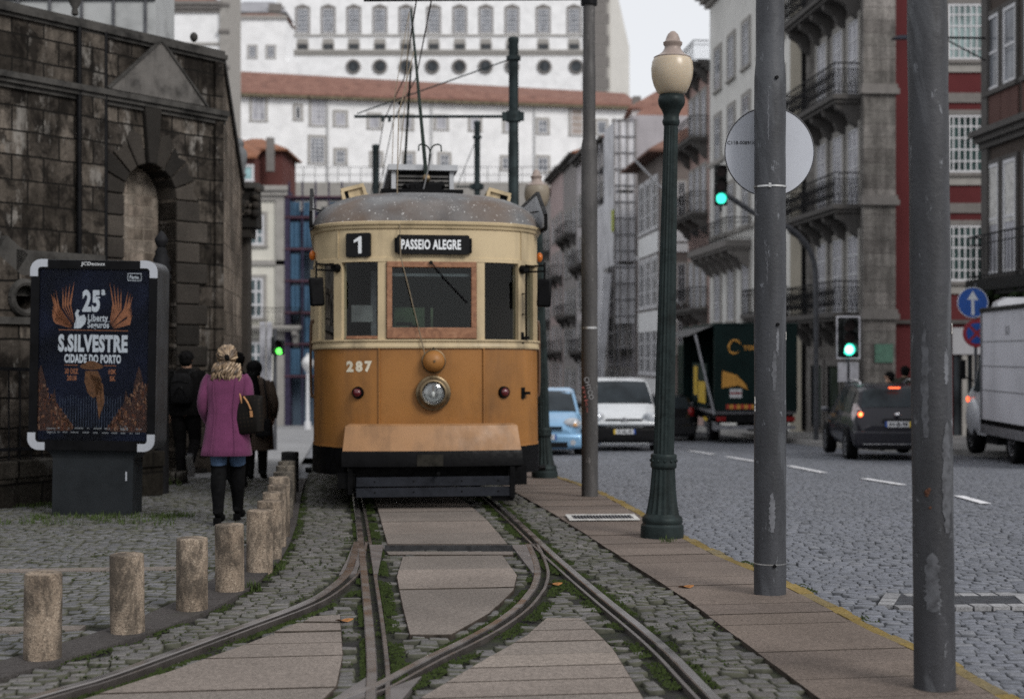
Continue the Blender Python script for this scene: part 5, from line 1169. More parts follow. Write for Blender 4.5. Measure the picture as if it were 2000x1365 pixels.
c = ramp(t, g.outputs['Random Per Island'], [(0, (.03,.02,.013)), (.35, (.09,.058,.034)), (.7, (.24,.165,.1)), (1, (.42,.31,.2))]); t.links.new(c, b.inputs['Base Color']); b.inputs['Roughness'].default_value = .5
rs = random.Random(11); B = MB(); hc = Vector((0,.01,1.575))
B.sphere(hc+Vector((0,-.008,.005)), (.098,.108,.102), m_h, 18, 12)
for k in range(46):                             # strands drawn back to a clip
    a = rs.uniform(-1.5, 1.5); e = rs.uniform(-.5, 1.35); p0 = hc+Vector((math.sin(a)*math.cos(e)*.1, -math.cos(a)*math.cos(e)*.105+.03, math.sin(e)*.105)); p1 = hc+Vector((.03+rs.uniform(-.015,.015), -.118, -.015+rs.uniform(-.02,.02)))
    mid = (p0+p1)/2; mid = hc+(mid-hc).normalized()*.112; B.tube(crom([p0, mid, p1], 4), [.012,.013,.013,.014,.014,.013,.012,.01,.008], 6, m_h)
for k in range(64):                             # loose waves below
    x = rs.uniform(-.1, .125); z0 = 1.56-abs(x)*.3; y0 = -.085+abs(x)*.5; ph = rs.uniform(0, 6); L = rs.uniform(.1, .2); pts = []
    for i in range(7):
        f = i/6; pts.append((x*(1+.25*f)+.014*math.sin(ph+f*9), y0-.035*math.sin(f*2.6)+.012*math.cos(ph+f*8)-.02*f, z0-L*f-.03))
    B.tube(crom(pts, 3), [.013]*10+[.012]*5+[.008,.006,.004,.003], 5, m_h)
B.build('hair', parent=lady, smooth=60)
B = MB(); B.sphere((.03,-.135,1.56), (.022,.012,.03), m_blk, 10, 8); B.bar((.01,-.13,1.585),(.055,-.128,1.53),.012,.012,m_blk); B.build('hair_clip', parent=lady)
garment('scarf', [(1.4,.085,.08,.03,.02),(1.44,.1,.088,.035,.02),(1.48,.088,.08,.03,.02),(1.5,.06,.055,.03,.02)], m_blk, lady, fold=.06, seed=8)
# her bag
bagm = bpy.data.materials.new('brown_monogram_leather'); t, b = nodes(bagm); v = coords(t, 1)
vo = t.nodes.new('ShaderNodeTexVoronoi'); vo.inputs['Scale'].default_value = 26; vo.inputs['Randomness'].default_value = 0; t.links.new(v, vo.inputs['Vector'])
c = ramp(t, vo.outputs['Distance'], [(.22, (.017,.012,.008)), (.3, (.006,.005,.004))]); t.links.new(c, b.inputs['Base Color']); b.inputs['Roughness'].default_value = .7; b.inputs['Specular IOR Level'].default_value = .15
m_tan = mat('tan_leather', (.4,.2,.085), .5, var=.2, scale=12)
bag = thing('handbag', 'dark brown patterned tote with tan straps on the right shoulder of the woman in magenta', 'handbag', (lady.location.x+.325, Yl-.1, 0), rot=(0, R(-7), R(-18)))
B = MB(); rg = []
for z, hw, hd in ((.845,.11,.05),(.86,.14,.068),(1.0,.16,.075),(1.12,.172,.06),(1.2,.18,.035),(1.21,.175,.028)):
    rg.append([(hw*math.copysign(abs(math.cos(a))**.5, math.cos(a)), hd*math.copysign(abs(math.sin(a))**.6, math.sin(a)), z+(-.035*(abs(math.cos(a))**2)*(1 if z > 1.15 else 0))) for a in [2*math.pi*i/24 for i in range(24)]])
B.loft(rg, bagm).build('bag_body', parent=bag, smooth=50)
for dy in (-.045, .04):
    B = MB(); B.tube(crom([(-.1,dy,1.1),(-.11,dy,1.2),(-.125,dy*.6,1.32),(-.115,.0,1.405),(-.08,dy*.5,1.36),(-.03,dy,1.22),(-.015,dy,1.1)], 5), .009, 8, m_tan); B.sphere((-.1,dy*1.25,1.12),(.018,.006,.03),m_tan,10,6); B.build('strap', parent=bag)
B = MB(); B.tube(crom([(.02,-.07,1.2),(.06,-.078,1.14),(.085,-.08,1.07)], 4), .008, 6, m_tan); B.box(.075,.1,-.088,-.08,1.0,1.06,m_tan); B.build('side_lace', parent=bag)
# ---- men and others ahead of her
def man(px, Y, H, label, arms, legs, head=(0,0), coat=None, trousers=m_blk, shoes=m_blk2, hairm=m_blk, sole=None, rz=0, wide=1.0, lean=0.0, hairshape='short'):
    root = thing('person', label, 'person', ((px-1000)/FPX*Y, Y, gzf(Y)), rz); k = H/1.68
    figure(root, arms, legs, head=head, H=H, lean=lean)
    mc, hem = coat
    garment('coat', [(1.47,.07*wide,.068,0,lean),(1.44,.1*wide,.085,0,lean),(1.4,.185*wide,.11,0,lean*.9),(1.33,.215*wide,.13,0,lean*.7),(1.15,.2*wide,.14,0,lean*.4),(1.0,.195*wide,.14,0,.0),(.88,.205*wide,.148,0,0)]+([(hem,.225*wide,.165,0,0)] if hem < .86 else [])+[(min(hem,.86)-.005,.2*wide,.14,0,0)], mc, root, k, fold=.04, seed=int(px))
    for s_ in (-1, 1):
        a = arms[s_]; sleeve('sleeve', [(a[0][0]*.95, a[0][1], a[0][2]+.02), a[0], a[1], a[2]], [.062,.075,.065,.05], mc, root, k)
        l = legs[s_]; sleeve('trouser_leg', [l[0], tuple(Vector(l[0]).lerp(Vector(l[1]), .5)), l[1], tuple(Vector(l[1]).lerp(Vector(l[2]), .5)), l[2]], [.105,.098,.078,.07,.062], trousers, root, k)
        shoe('shoe', l[2], l[3], shoes, root, k, sole=sole)
    B = MB(); hx, hy = head; c_ = (hx*k, (lean+hy+.002)*k, 1.6*k)
    if hairshape == 'round': B.sphere(c_, (.115*k,.12*k,.115*k), hairm, 16, 12); B.sphere((c_[0], c_[1]-.03*k, c_[2]-.06*k), (.105*k,.09*k,.08*k), hairm, 14, 10)
    else:
        B.sphere(c_, (.094*k,.105*k,.088*k), hairm, 16, 12); B.sphere((c_[0], c_[1]-.02*k, c_[2]-.045*k), (.085*k,.08*k,.07*k), hairm, 14, 10)
        r0 = random.Random(int(px))
        for _ in range(40):
            a, e = r0.uniform(0, 6.28), r0.uniform(-.2, 1.5); B.sphere((c_[0]+.088*k*math.cos(a)*math.cos(e), c_[1]+.1*k*math.sin(a)*math.cos(e), c_[2]+.082*k*math.sin(e)), .02*k, hairm, 6, 5)
    B.build('hair', parent=root, smooth=60); return root
aw = {-1: [(-.185,0,1.375),(-.235,-.03,1.12),(-.22,.06,.89)], 1: [(.185,0,1.375),(.235,.0,1.12),(.225,.1,.9)]}
m_shoe = mat('grey_trainer', (.13,.13,.14), .7, var=.2); m_sole = mat('shoe_sole', (.16,.155,.15), .8)
man1 = man(363, 19.4, 1.77, 'man in black with a backpack walking between the poster case and the woman in magenta', aw,
    {-1: [(-.09,0,.9),(-.08,.03,.5),(-.05,-.03,.1),(-.055,.11,.05)], 1: [(.09,0,.9),(.1,.08,.52),(.12,-.28,.29),(.13,-.24,.15)]}, coat=(m_blk, .86), shoes=m_shoe, sole=m_sole, wide=1.05)
bp = thing('backpack', 'black backpack on the back of the man in black', 'backpack', (man1.location.x-.01, 19.4-.2, man1.location.z))
B = MB(); rg = []
for z, hw, hd in ((1.06,.12,.05),(1.09,.15,.08),(1.25,.155,.09),(1.38,.14,.075),(1.46,.1,.045),(1.48,.06,.02)): rg.append([(hw*math.copysign(abs(math.cos(a))**.6, math.cos(a)), hd*math.copysign(abs(math.sin(a))**.6, math.sin(a))-.01, z) for a in [2*math.pi*i/20 for i in range(20)]])
B.loft(rg, m_blk2).build('pack', parent=bp, smooth=50)
B = MB(); B.tube(crom([(-.1,-.095,1.15),(0,-.115,1.3),(.1,-.095,1.15)], 5), .007, 6, m_black); B.tube(crom([(-.12,-.08,1.35),(0,-.105,1.38),(.12,-.08,1.35)], 5), .006, 6, m_black); B.build('zip', parent=bp)
for sx in (-1, 1):
    B = MB(); B.tube(crom([(sx*.09,-.02,1.44),(sx*.115,.1,1.5),(sx*.13,.22,1.46),(sx*.15,.33,1.36)], 5), .014, 6, m_blk2); B.build('strap', parent=bp)
man(463, 18.0, 1.7, 'person in black mostly hidden behind the woman in magenta, only dark hair and shoulder showing', aw,
    {-1: [(-.09,0,.9),(-.085,.05,.5),(-.08,.02,.1),(-.085,.16,.05)], 1: [(.09,0,.9),(.085,.02,.5),(.085,-.14,.1),(.09,0,.05)]}, coat=(m_blk, .8), head=(.0,0), wide=.95)
m_brown = mat('brown_overcoat', (.075,.055,.042), .9, var=.25, scale=8, bmp=.3, bscale=60, spec=.2)
man(500, 19.6, 1.63, 'person in a brown overcoat with rounded black hair, shoulder bag at the right hip', {-1: [(-.185,.02,1.36),(-.235,.0,1.1),(-.2,.15,.92)], 1: [(.185,.02,1.36),(.26,.0,1.1),(.23,.12,.9)]},
    {-1: [(-.09,0,.9),(-.085,.02,.5),(-.08,-.05,.1),(-.085,.09,.05)], 1: [(.09,0,.9),(.085,.05,.5),(.085,.04,.1),(.09,.18,.05)]}, coat=(m_brown, .44), head=(-.04,.04), hairshape='round', wide=1.08, lean=.04)
X0_ = (500-1000)/FPX*19.6
sbag = thing('shoulder_bag', 'black shoulder bag at the hip of the person in the brown overcoat', 'bag', (X0_+.14, 19.6-.2, gzf(19.6)))
B = MB(); B.box(-.11,.11,-.05,.05,.62,.86,m_blk2, t=.88); B.build('bag_body', parent=sbag, smooth=30, bevel=.015)
B = MB(); B.tube(crom([(.05,0,.86),(.04,.03,1.1),(.0,.07,1.32),(-.02,.15,1.4)], 5), .012, 6, m_blk2); B.build('strap', parent=sbag)
# ---- two waiting by the red wall, and the figure inside the tram
st = {-1: [(-.09,0,.9),(-.085,.02,.5),(-.08,0,.1),(-.085,.14,.05)], 1: [(.09,0,.9),(.085,.02,.5),(.085,0,.1),(.09,.14,.05)]}
man(1738, 32.6, 1.8, 'person in dark clothes standing behind the grey car, face turned to the left', aw, st, coat=(m_blk, .8), rz=R(70))
man(1768, 33.4, 1.95, 'bulky person in a dark olive coat next to the foreground pole, beyond the grey car', aw, st, coat=(mat('olive_coat', (.04,.038,.03), .9, var=.3), .7), rz=R(-20), wide=1.25)
tl = Vector((.02, 4.2, 0)); dv = tram.matrix_basis @ tl
drv = thing('person', 'dark seated passenger silhouetted inside the tram', 'person', (dv.x, dv.y, dv.z+.37), math.asin(.124))
sit = {-1: [(-.09,0,.9),(-.12,.4,.92),(-.12,.42,.5),(-.12,.54,.46)], 1: [(.09,0,.9),(.12,.4,.92),(.12,.42,.5),(.12,.54,.46)]}
figure(drv, {-1: [(-.185,0,1.375),(-.25,.05,1.12),(-.2,.3,1.08)], 1: [(.185,0,1.375),(.25,.05,1.12),(.2,.3,1.08)]}, sit, head=(.02,0), H=1.68)
garment('coat', [(1.47,.07,.068,0,0),(1.44,.1,.085,0,0),(1.4,.19,.11,0,0),(1.3,.22,.13,0,0),(1.1,.21,.14,0,0),(.86,.2,.15,0,0)], m_blk, drv)
B = MB(); B.sphere((.02,.0,1.6), (.1,.11,.095), m_blk, 14, 10); B.build('hair', parent=drv, smooth=60)
# ================================================================== VEHICLES AND SIGNALS
m_tyre = mat('tyre_rubber', (.007,.007,.008), .8, var=.3); m_rim = mat('alloy_rim', (.3,.3,.32), .4, .8, var=.2); m_cgl = mat('car_glass', (.03,.037,.043), .12, 0, var=.4, scale=1.5, spec=.5)
m_plate_w = mat('plate_white', (.62,.63,.65), .5, var=.05); m_plate_b = mat('plate_blue', (.02,.07,.3), .5); m_plate_y = mat('plate_yellow', (.6,.42,.05), .5); m_chr = mat('chrome', (.6,.6,.62), .15, 1.0, var=.1)
m_hl = mat('clear_headlamp', (.5,.52,.55), .1, .2, var=.3, scale=9); m_redl = mat('red_tail_lens', (.25,.012,.012), .2, var=.3); m_plast = mat('black_plastic', (.009,.009,.01), .55, var=.2)
def paint(name, col, rough=.25, metal=.2):
    m = mat(name, col, rough, metal, var=.12, scale=1.2); m.node_tree.nodes['Principled BSDF'].inputs['Coat Weight'].default_value = .45; return m
class Car:
    """body skin from stations along y (front at +y): (y, half width, shoulder z, top z)"""
    def __init__(s, st, zb, W, tumble=.24): s.st = st; s.zb = zb; s.W = W; s.tb = tumble
    def at(s, y):
        ys = [q[0] for q in s.st]; f = lambda i: float(np.interp(y, ys, [q[i] for q in s.st])); return f(1), f(2), f(3)
    def wt(s, hw, zs, zt): return hw-.05-max(0, zt-zs)*s.tb*1.0
    def ring(s, y):
        hw, zs, zt = s.at(y); zs = min(zs, zt-.02); wt = s.wt(hw, zs, zt); zb = s.zb
        if zt-zs < .06: h = [(hw*.9, zb), (hw, zb+.14), (hw*1.01, (zb+zs)/2), (hw*.985, zs-.06), (hw*.9, zs), (hw*.6, zt), (hw*.2, zt+.01)]
        else: h = [(hw*.9, zb), (hw, zb+.14), (hw*1.01, (zb+zs)/2), (hw*.985, zs-.06), (hw-.045, zs), (wt, zt-.05), (wt-.12, zt)]
        return [(x, y, z) for x, z in h]+[(-x, y, z) for x, z in reversed(h)]
    def body(s, m, parent):
        y0, y1 = s.st[0][0], s.st[-1][0]; ys = sorted(set([q[0] for q in s.st]+list(np.linspace(y0, y1, 30)))); rg = [s.ring(y) for y in ys]
        c = lambda r, k, dy: [(x*k, y+dy, s.zb+.3+(z-s.zb-.3)*k) for x, y, z in r]
        rg = [c(rg[0], .93, -.04)]+rg+[c(rg[-1], .93, .04)]
        return MB().loft(rg, m).build('body', parent=parent, smooth=35)
    def side(s, y, f, out=.012):               # point on the glass flank
        hw, zs, zt = s.at(y); wt = s.wt(hw, zs, zt); a = Vector((hw-.045, y, zs)); b_ = Vector((wt, y, zt-.05)); p = a.lerp(b_, f); p.x += out; return p
    def sidewin(s, ya, yb, name, m, parent, f0=.08, f1=.86, cut=0):
        for sx in (-1, 1):
            n = 5; vs = []
            for f in (f0, f1):
                for i in range(n):
                    t_ = i/(n-1); yy = ya+(yb-ya)*t_
                    if f == f1: yy = ya+abs(cut)*(1 if cut > 0 else 0)+(yb-ya-abs(cut))*t_
                    p = s.side(yy, f); vs.append((p.x*sx, p.y, p.z))
            MB().add(vs, [(i, i+1, n+1+i, n+i) for i in range(n-1)], m).build(name, parent=parent, smooth=60, fix=False)
    def screen(s, ya, yb, name, m, parent, k0=.84, k1=.86, out=.02):
        rows = []
        for t_ in np.linspace(0, 1, 6):
            y = ya+(yb-ya)*t_; hw, zs, zt = s.at(y); wt = max(s.wt(hw, zs, zt), .2)+.02; kk = k0+(k1-k0)*t_; rows.append([(x*wt*kk, y, zt+out-.02*abs(x)**3) for x in np.linspace(-1, 1, 7)])
        vs = [p for r_ in rows for p in r_]; fs = [(j*7+i, j*7+i+1, j*7+8+i, j*7+7+i) for j in range(5) for i in range(6)]
        return MB().add(vs, fs, m).build(name, parent=parent, smooth=60, fix=False)
def wheel(parent, x, y, r, w_=.2):
    sx = 1 if x > 0 else -1; B = MB(); M = Matrix.Translation((x, y, r)) @ Matrix.Rotation(R(90*sx), 4, 'Y')
    o = B.lathe([(r*.6,-w_/2),(r*.93,-w_/2),(r,-w_*.35),(r,w_*.35),(r*.93,w_/2),(r*.62,w_/2),(r*.6,w_*.42)], 28, m_tyre, M=M).build('wheel', parent=parent, smooth=40)
    B = MB(); B.lathe([(r*.6,w_*.4),(r*.63,w_*.47),(r*.58,w_*.44),(.05,w_*.36),(.045,w_*.42),(.001,w_*.42)], 28, m_rim, M=M)
    for k in range(5):
        a = k*2*math.pi/5; B.add([tuple(M @ Vector((q*math.cos(a+e), q*math.sin(a+e), w_*.46))) for q, e in ((.05,-.3),(.05,.3),(r*.6,.14),(r*.6,-.14))], [(0,1,2,3)], m_rim)
    B.build('rim', parent=o, smooth=40)
def arch(parent, x, y, r):
    sx = 1 if x > 0 else -1; B = MB(); n = 14
    vs = [(x+sx*.012, y+rr*math.cos(a), r*.95+rr*math.sin(a)) for rr in (0.02, r*1.17) for a in [math.pi*i/n for i in range(n+1)]]
    B.add(vs, [(i, i+1, n+2+i, n+1+i) for i in range(n)], m_tyre); return B.build('wheel_arch', parent=parent, smooth=0, fix=False)
def nplate(parent, y, z, sgn, txt, x=0, yel=True):
    B = MB(); B.box(x-.26, x+.26, y-.008, y+.008, z-.055, z+.055, m_plate_w); B.box(x-.26, x-.215, y-.011, y+.011, z-.055, z+.055, m_plate_b)
    B.box(x+.21, x+.26, y-.011, y+.011, z-.055, z+.055, m_plate_y); o = B.build('number_plate', parent=parent, smooth=0)
    B = MB(); B.text(txt, (x, y+sgn*.01, z), .36, .075, mat('plate_black', (.015,.015,.02), .5), xd=(-sgn, 0, 0), bold=.03); B.build('lettering', parent=o, smooth=0)
def blob(B, c, r, m): B.sphere(c, r, m, 14, 10)
def mirror_pair(parent, x, y, z, m):
    for sx in (-1, 1):
        B = MB(); B.sphere((sx*(x+.09), y, z), (.09,.05,.06), m, 12, 8); B.bar((sx*(x-.02), y, z-.04), (sx*(x+.06), y, z-.02), .03, .04, m_plast); B.build('mirror', parent=parent)
def place(name, label, cat, px, Y, rz, dz=0):
    return thing(name, label, cat, ((px-1000)/FPX*Y, Y, gzf(Y)+ROADZ+dz), rz)
# ---- grey hatchback, seen from behind (front at +y)
car = place('parked_car', 'dark grey hatchback seen from behind with lit brake lights, half hidden by the nearest pole', 'car', 1714, 30.3, R(-3.2))
pg = paint('dark_grey_paint', (.016,.016,.022), .3, .0)
C = Car([(-2.0,.74,.72,.78),(-1.93,.82,.88,.95),(-1.86,.84,.95,1.05),(-1.6,.855,.96,1.47),(-1.35,.86,.96,1.55),(-.6,.87,.95,1.585),(.2,.87,.93,1.56),(.75,.865,.92,1.32),(1.2,.85,.92,.99),(1.6,.8,.86,.93),(1.88,.7,.7,.78),(1.97,.6,.6,.64)], .3, 1.72)
C.body(pg, car); C.screen(-1.82, -1.56, 'rear_window', m_cgl, car, .9, .84); C.screen(1.12, .4, 'windscreen', m_cgl, car)
C.sidewin(-1.3, -.55, 'side_window', m_cgl, car, cut=.0); C.sidewin(-.48, .45, 'side_window', m_cgl, car, cut=-.3)
mrl = glow('lit_red_lamp', (1.0,.13,.04), 1.8); mrl2 = glow('lit_amber_core', (1.0,.45,.12), 2.4); mcl = mat('clear_tail_lens', (.45,.42,.43), .15, var=.3, scale=12)
B = MB(); B.box(-.11,.11,-1.72,-1.66,1.5,1.53,mrl); B.build('high_brake_light', parent=car, smooth=0)
for sx in (-1, 1):
    B = MB(); rg = []
    for z, xa, xb in ((.78,.66,.8),(.88,.6,.86),(1.0,.64,.87),(1.12,.72,.84),(1.2,.76,.82)): rg.append([(sx*xa, -1.93-(.02 if z < 1 else -.06-(z-1)*.35), z), (sx*xb, -1.8+(.05 if z > 1 else 0), z), (sx*xb, -1.72, z), (sx*xa, -1.7, z)])
    B.loft(rg, mcl); tl_ = B.build('tail_light', parent=car, smooth=40)
    B = MB(); blob(B, (sx*.72, -1.93, .99), (.055,.035,.055), mrl); blob(B, (sx*.72, -1.955, .99), (.03,.02,.03), mrl2); B.build('brake_lamp', parent=tl_)
B = MB(); B.box(-.86,.86,-2.08,-1.85,.36,.66,pg); B.box(-.6,.6,-2.07,-2.0,.29,.38,m_plast); B.build('bumper', parent=car, smooth=30, bevel=.05)
B = MB(); B.box(-.7,.7,-2.09,-2.08,.4,.412,m_chr); B.build('bumper_strip', parent=car, smooth=0)
nplate(car, -2.06, .8, -1, '54-IB-98'); B = MB(); blob(B, (0,-1.98,.985), (.06,.02,.042), m_chr); B.build('badge', parent=car)
B = MB(); B.bar((-.3,-2.03,.89),(.3,-2.03,.89),.03,.03,m_plast); B.build('boot_handle', parent=car, smooth=0)
for sx in (-1, 1):
    B = MB(); B.tube(crom([(sx*.6,-1.3,1.56),(sx*.6,-1.15,1.635),(sx*.6,-.3,1.66),(sx*.6,.2,1.6),(sx*.6,.35,1.54)], 5), .018, 6, m_chr); B.build('roof_rail', parent=car)
    for y in (-1.25, 1.25): wheel(car, sx*.8, y, .33, .22); arch(car, sx*.875, y, .33)
mirror_pair(car, .9, .72, 1.0, paint('mirror_grey', (.12,.12,.135), .3, 0))
# ---- white box lorry parked at the far kerb (cab at +y)
lor = place('box_lorry', 'white curtain sided lorry at the right edge, its box hiding part of the road signs', 'lorry', 2076, 27.0, R(-3.2))
m_tarp = mat('pale_tarpaulin', (.5,.5,.54), .6, var=.1, scale=.8, bmp=.3, bscale=3, grime=.2); m_lw = paint('white_lorry_paint', (.55,.56,.6), .35, 0); m_gry = mat('grey_steel_frame', (.2,.2,.215), .5, .5, var=.2)
B = MB(); B.box(-1.15,1.15,-2.9,1.35,.72,2.93,m_tarp); B.build('cargo_box', parent=lor, smooth=0, bevel=.03)
B = MB(); B.box(-1.19,1.19,-2.94,1.4,2.9,2.985,m_black); B.build('roof_edge', parent=lor, smooth=0, bevel=.015)
for y in (-2.9, 1.33):
    B = MB(); B.box(-1.175,-1.13,y-.02,y+.04,.55,2.9,m_gry); B.build('corner_post', parent=lor, smooth=0)
B = MB(); B.box(-1.18,-1.14,-2.9,1.35,.5,.68,m_gry); B.build('side_board', parent=lor, smooth=0)
B = MB(); 
for k in range(40): B.box(-1.185,-1.15,-2.86+k*.106,-2.82+k*.106,.69,.78,m_black)
B.box(-1.178,-1.15,-2.88,1.33,.73,.742,m_black); B.build('tensioner_row', parent=lor, smooth=0)
B = MB()
for k in range(3): B.box(-1.158,-1.145,-2.85,1.3,1.35+k*.48,1.365+k*.48,m_gry)
B.build('curtain_strap', parent=lor, smooth=0)
B = MB()
for y in (-.4,): B.text('M', (-1.158,y,2.52), .24, .18, mat('faded_print', (.36,.36,.39), .7), xd=(0,-1,0), bold=.05)
B.build('lettering', parent=lor, smooth=0)
B = MB(); B.box(-.5,.5,-2.8,3.2,.4,.7,m_gry); B.box(-1.05,-.6,.6,1.4,.3,.68,m_plast); B.box(-1.1,1.1,-2.85,-2.75,.45,.72,m_gry); B.build('chassis', parent=lor, smooth=0)
B = MB(); rg = []
for y, hw, z0, z1 in ((1.45,.98,.45,2.25),(1.7,1.0,.42,2.3),(2.3,1.0,.42,2.28),(2.75,.98,.42,1.55),(3.2,.95,.42,1.25),(3.5,.85,.5,1.0)): rg.append([(hw,y,z0),(hw,y,min(z1,1.2)),(hw*.86,y,z1),(-hw*.86,y,z1),(-hw,y,min(z1,1.2)),(-hw,y,z0)])
B.loft(rg, m_lw).build('cab', parent=lor, smooth=30)
B = MB(); B.add([(-1.005,1.75,1.3),(-1.005,2.55,1.3),(-.93,2.3,1.95),(-.9,1.75,2.05)], [(0,1,2,3)], m_cgl); B.build('side_window', parent=lor, smooth=0, fix=False)
B = MB(); rg = []
for y, z in ((1.5,3.2),(1.8,3.22),(2.2,2.95),(2.5,2.4)): rg.append([(.85,y,2.25),(.8,y,z-.1),(.6,y,z),(-.6,y,z),(-.8,y,z-.1),(-.85,y,2.25)])
B.loft(rg, m_lw).build('wind_deflector', parent=lor, smooth=40)
B = MB(); B.box(-1.32,-1.2,2.35,2.45,1.55,1.95,m_plast); B.bar((-1.22,2.4,1.6),(-1.0,2.4,1.5),.03,.03,m_plast); B.build('mirror', parent=lor, smooth=30, bevel=.02)
B = MB(); B.sphere((-1.0,3.0,1.12),(.03,.06,.06),mrl,10,8); B.build('side_indicator', parent=lor)
B = MB(); B.sphere((-.96,2.6,.75),(.12,.55,.42),m_lw,16,12); B.build('mudguard', parent=lor)
for sx in (-1, 1):
    for y in (-.25, 2.62): wheel(lor, sx*.92, y, .37, .24)
# ---- green lorry
gl_ = place('green_lorry', 'dark green lorry seen from behind with a raised side curtain and yellow emblems', 'lorry', 1476, 41.0, 0, -.0)
m_gl = mat('dark_green_box', (.007,.018,.017), .4, .1, var=.25, scale=1.2, grime=.2); m_gl2 = mat('lorry_amber', (.55,.27,.05), .5, var=.15); m_yl = mat('lorry_yellow', (.55,.36,.03), .5, var=.15)
B = MB(); B.box(-1.2,1.2,0,.12,.95,3.4,m_gl); B.build('rear_doors', parent=gl_, smooth=0, bevel=.02)
B = MB(); B.box(-1.22,1.22,.0,7.5,3.4,3.48,m_gl); B.build('box_roof', parent=gl_, smooth=0, bevel=.02)
B = MB(); B.box(1.14,1.2,.12,7.5,.95,3.4,m_gl); B.build('side_wall', parent=gl_, smooth=0)
B = MB(); B.box(-1.2,1.2,7.4,7.5,.95,3.4,m_gl); B.build('front_wall', parent=gl_, smooth=0)
B = MB(); B.box(-1.2,1.2,0.12,7.4,.85,.95,m_gry); B.build('load_floor', parent=gl_, smooth=0)
B = MB(); B.add([(-1.2,.1,3.42),(-1.2,7.5,3.42),(-1.95,7.5,3.1),(-1.95,.1,3.1)], [(0,1,2,3)], m_black); B.build('raised_curtain', parent=gl_, smooth=0, fix=False)
B = MB(); B.bar((-1.75,-.02,3.15),(-1.2,-.05,.85),.09,.06,m_rim); B.build('curtain_strut', parent=gl_, smooth=0)
B = MB(); B.box(-1.23,-1.18,1.4,4.6,.95,2.3,m_gl); B.box(-1.24,-1.23,1.6,3.2,1.1,1.75,m_yl); B.box(-1.24,-1.23,3.4,4.3,1.3,2.2,m_yl); B.box(-1.25,-1.23,1.2,1.9,.6,.7,m_yl); B.build('side_panel', parent=gl_, smooth=0)
B = MB(); B.prism([(-.98,1.6),(-.96,2.1),(-.55,1.98),(-.3,1.72),(-.22,1.55),(-.5,1.68)], -.012, -.002, m_gl2); B.build('emblem', parent=gl_, smooth=0)
B = MB()
for a0, r_ in ((.4,.2),(2.0,.16),(3.6,.18)):
    B.tube([(-.62+r_*math.cos(a0+k*.25), -.012, 2.78+r_*math.sin(a0+k*.25)) for k in range(9)], [.01,.02,.03,.035,.035,.03,.02,.012,.005], 6, m_gl2)
B.build('animal_crest', parent=gl_, smooth=40)
B = MB(); B.text('TORR', (-.1,-.012,2.76), .52, .14, m_gl2, bold=.05); B.build('lettering', parent=gl_, smooth=0)
B = MB(); B.box(-.75,-.4,-.012,-.002,1.32,1.58,mat('sticker_white', (.55,.55,.56), .6)); B.box(-.74,-.41,-.016,-.012,1.43,1.48,m_redl); B.build('sticker', parent=gl_, smooth=0)
B = MB()
for k in range(8): B.box(-.86+k*.105,-.86+(k+1)*.105,-.014,-.002,1.0,1.13,m_gl2 if k % 2 else mat('reflector_red', (.4,.05,.03), .4))
B.build('hazard_strip', parent=gl_, smooth=0)
B = MB(); B.box(-1.15,1.15,-.02,.1,.42,.52,m_rim); B.box(-1.1,1.1,.1,7.4,.6,.85,m_plast); B.box(-1.1,-1.0,.2,3,.35,.7,m_gry); B.build('chassis', parent=gl_, smooth=0)
for sx in (-1, 1):
    B = MB(); B.box(sx*1.0-.13,sx*1.0+.13,-.03,.05,.65,.78,m_redl); B.build('tail_light', parent=gl_, smooth=0)
    for y in (1.6, 6.6, 8.6): wheel(gl_, sx*1.0, y, .45, .3)
B = MB(); B.box(-1.15,1.15,7.8,9.6,.6,3.0,m_gl); B.build('cab', parent=gl_, smooth=0, bevel=.12)
# ---- oncoming cars (rotated so that the front faces the camera)
blue = place('blue_car', 'light blue hatchback coming towards the camera beside the tram', 'car', 1066, 33.2, R(178))
pb = paint('light_blue_paint', (.2,.37,.56), .25, .25)
C = Car([(-1.85,.7,.7,.75),(-1.75,.8,.85,1.0),(-1.4,.83,.92,1.38),(-.8,.835,.93,1.5),(0,.84,.93,1.52),(.5,.84,.92,1.42),(.95,.835,.92,1.12),(1.15,.83,.9,.98),(1.55,.78,.82,.87),(1.8,.7,.68,.76),(1.9,.62,.6,.66)], .2, 1.67)
C.body(pb, blue); C.screen(1.12, .42, 'windscreen', m_cgl, blue, .9, .86); C.sidewin(-.7, 0, 'side_window', m_cgl, blue); C.sidewin(.06, .8, 'side_window', m_cgl, blue, cut=-.35)
B = MB(); B.box(-.84,.84,1.7,1.98,.22,.56,pb); B.build('bumper', parent=blue, smooth=30, bevel=.08)
B = MB(); B.box(-.5,.5,1.93,2.0,.25,.37,m_plast); B.build('air_intake', parent=blue, smooth=0); B = MB()
for z in (.6,.64,.68): B.box(-.38,.38,1.86,1.945,z,z+.025,m_plast)
B.build('grille', parent=blue, smooth=0)
for sx in (-1, 1):
    B = MB(); B.sphere((sx*.6,1.72,.76),(.2,.16,.13),m_hl,14,10); h_ = B.build('headlight', parent=blue); B = MB(); B.sphere((sx*.66,1.84,.74),(.06,.05,.05),mat('amber_bulb',(.6,.33,.14),.3),8,6); B.build('indicator', parent=h_)
    B = MB(); B.cyl((sx*.62,1.96,.36),(sx*.62,1.99,.36),.06,n=14,m=m_hl); B.build('fog_lamp', parent=blue)
    for y in (-1.2, 1.2): wheel(blue, sx*.75, y, .29); arch(blue, sx*.845, y, .29)
B = MB(); B.text('^', (0,1.955,.72), .12, .035, m_chr, xd=(-1,0,0), bold=.05); B.text('^', (0,1.955,.68), .12, .035, m_chr, xd=(-1,0,0), bold=.05); B.build('badge', parent=blue, smooth=0)
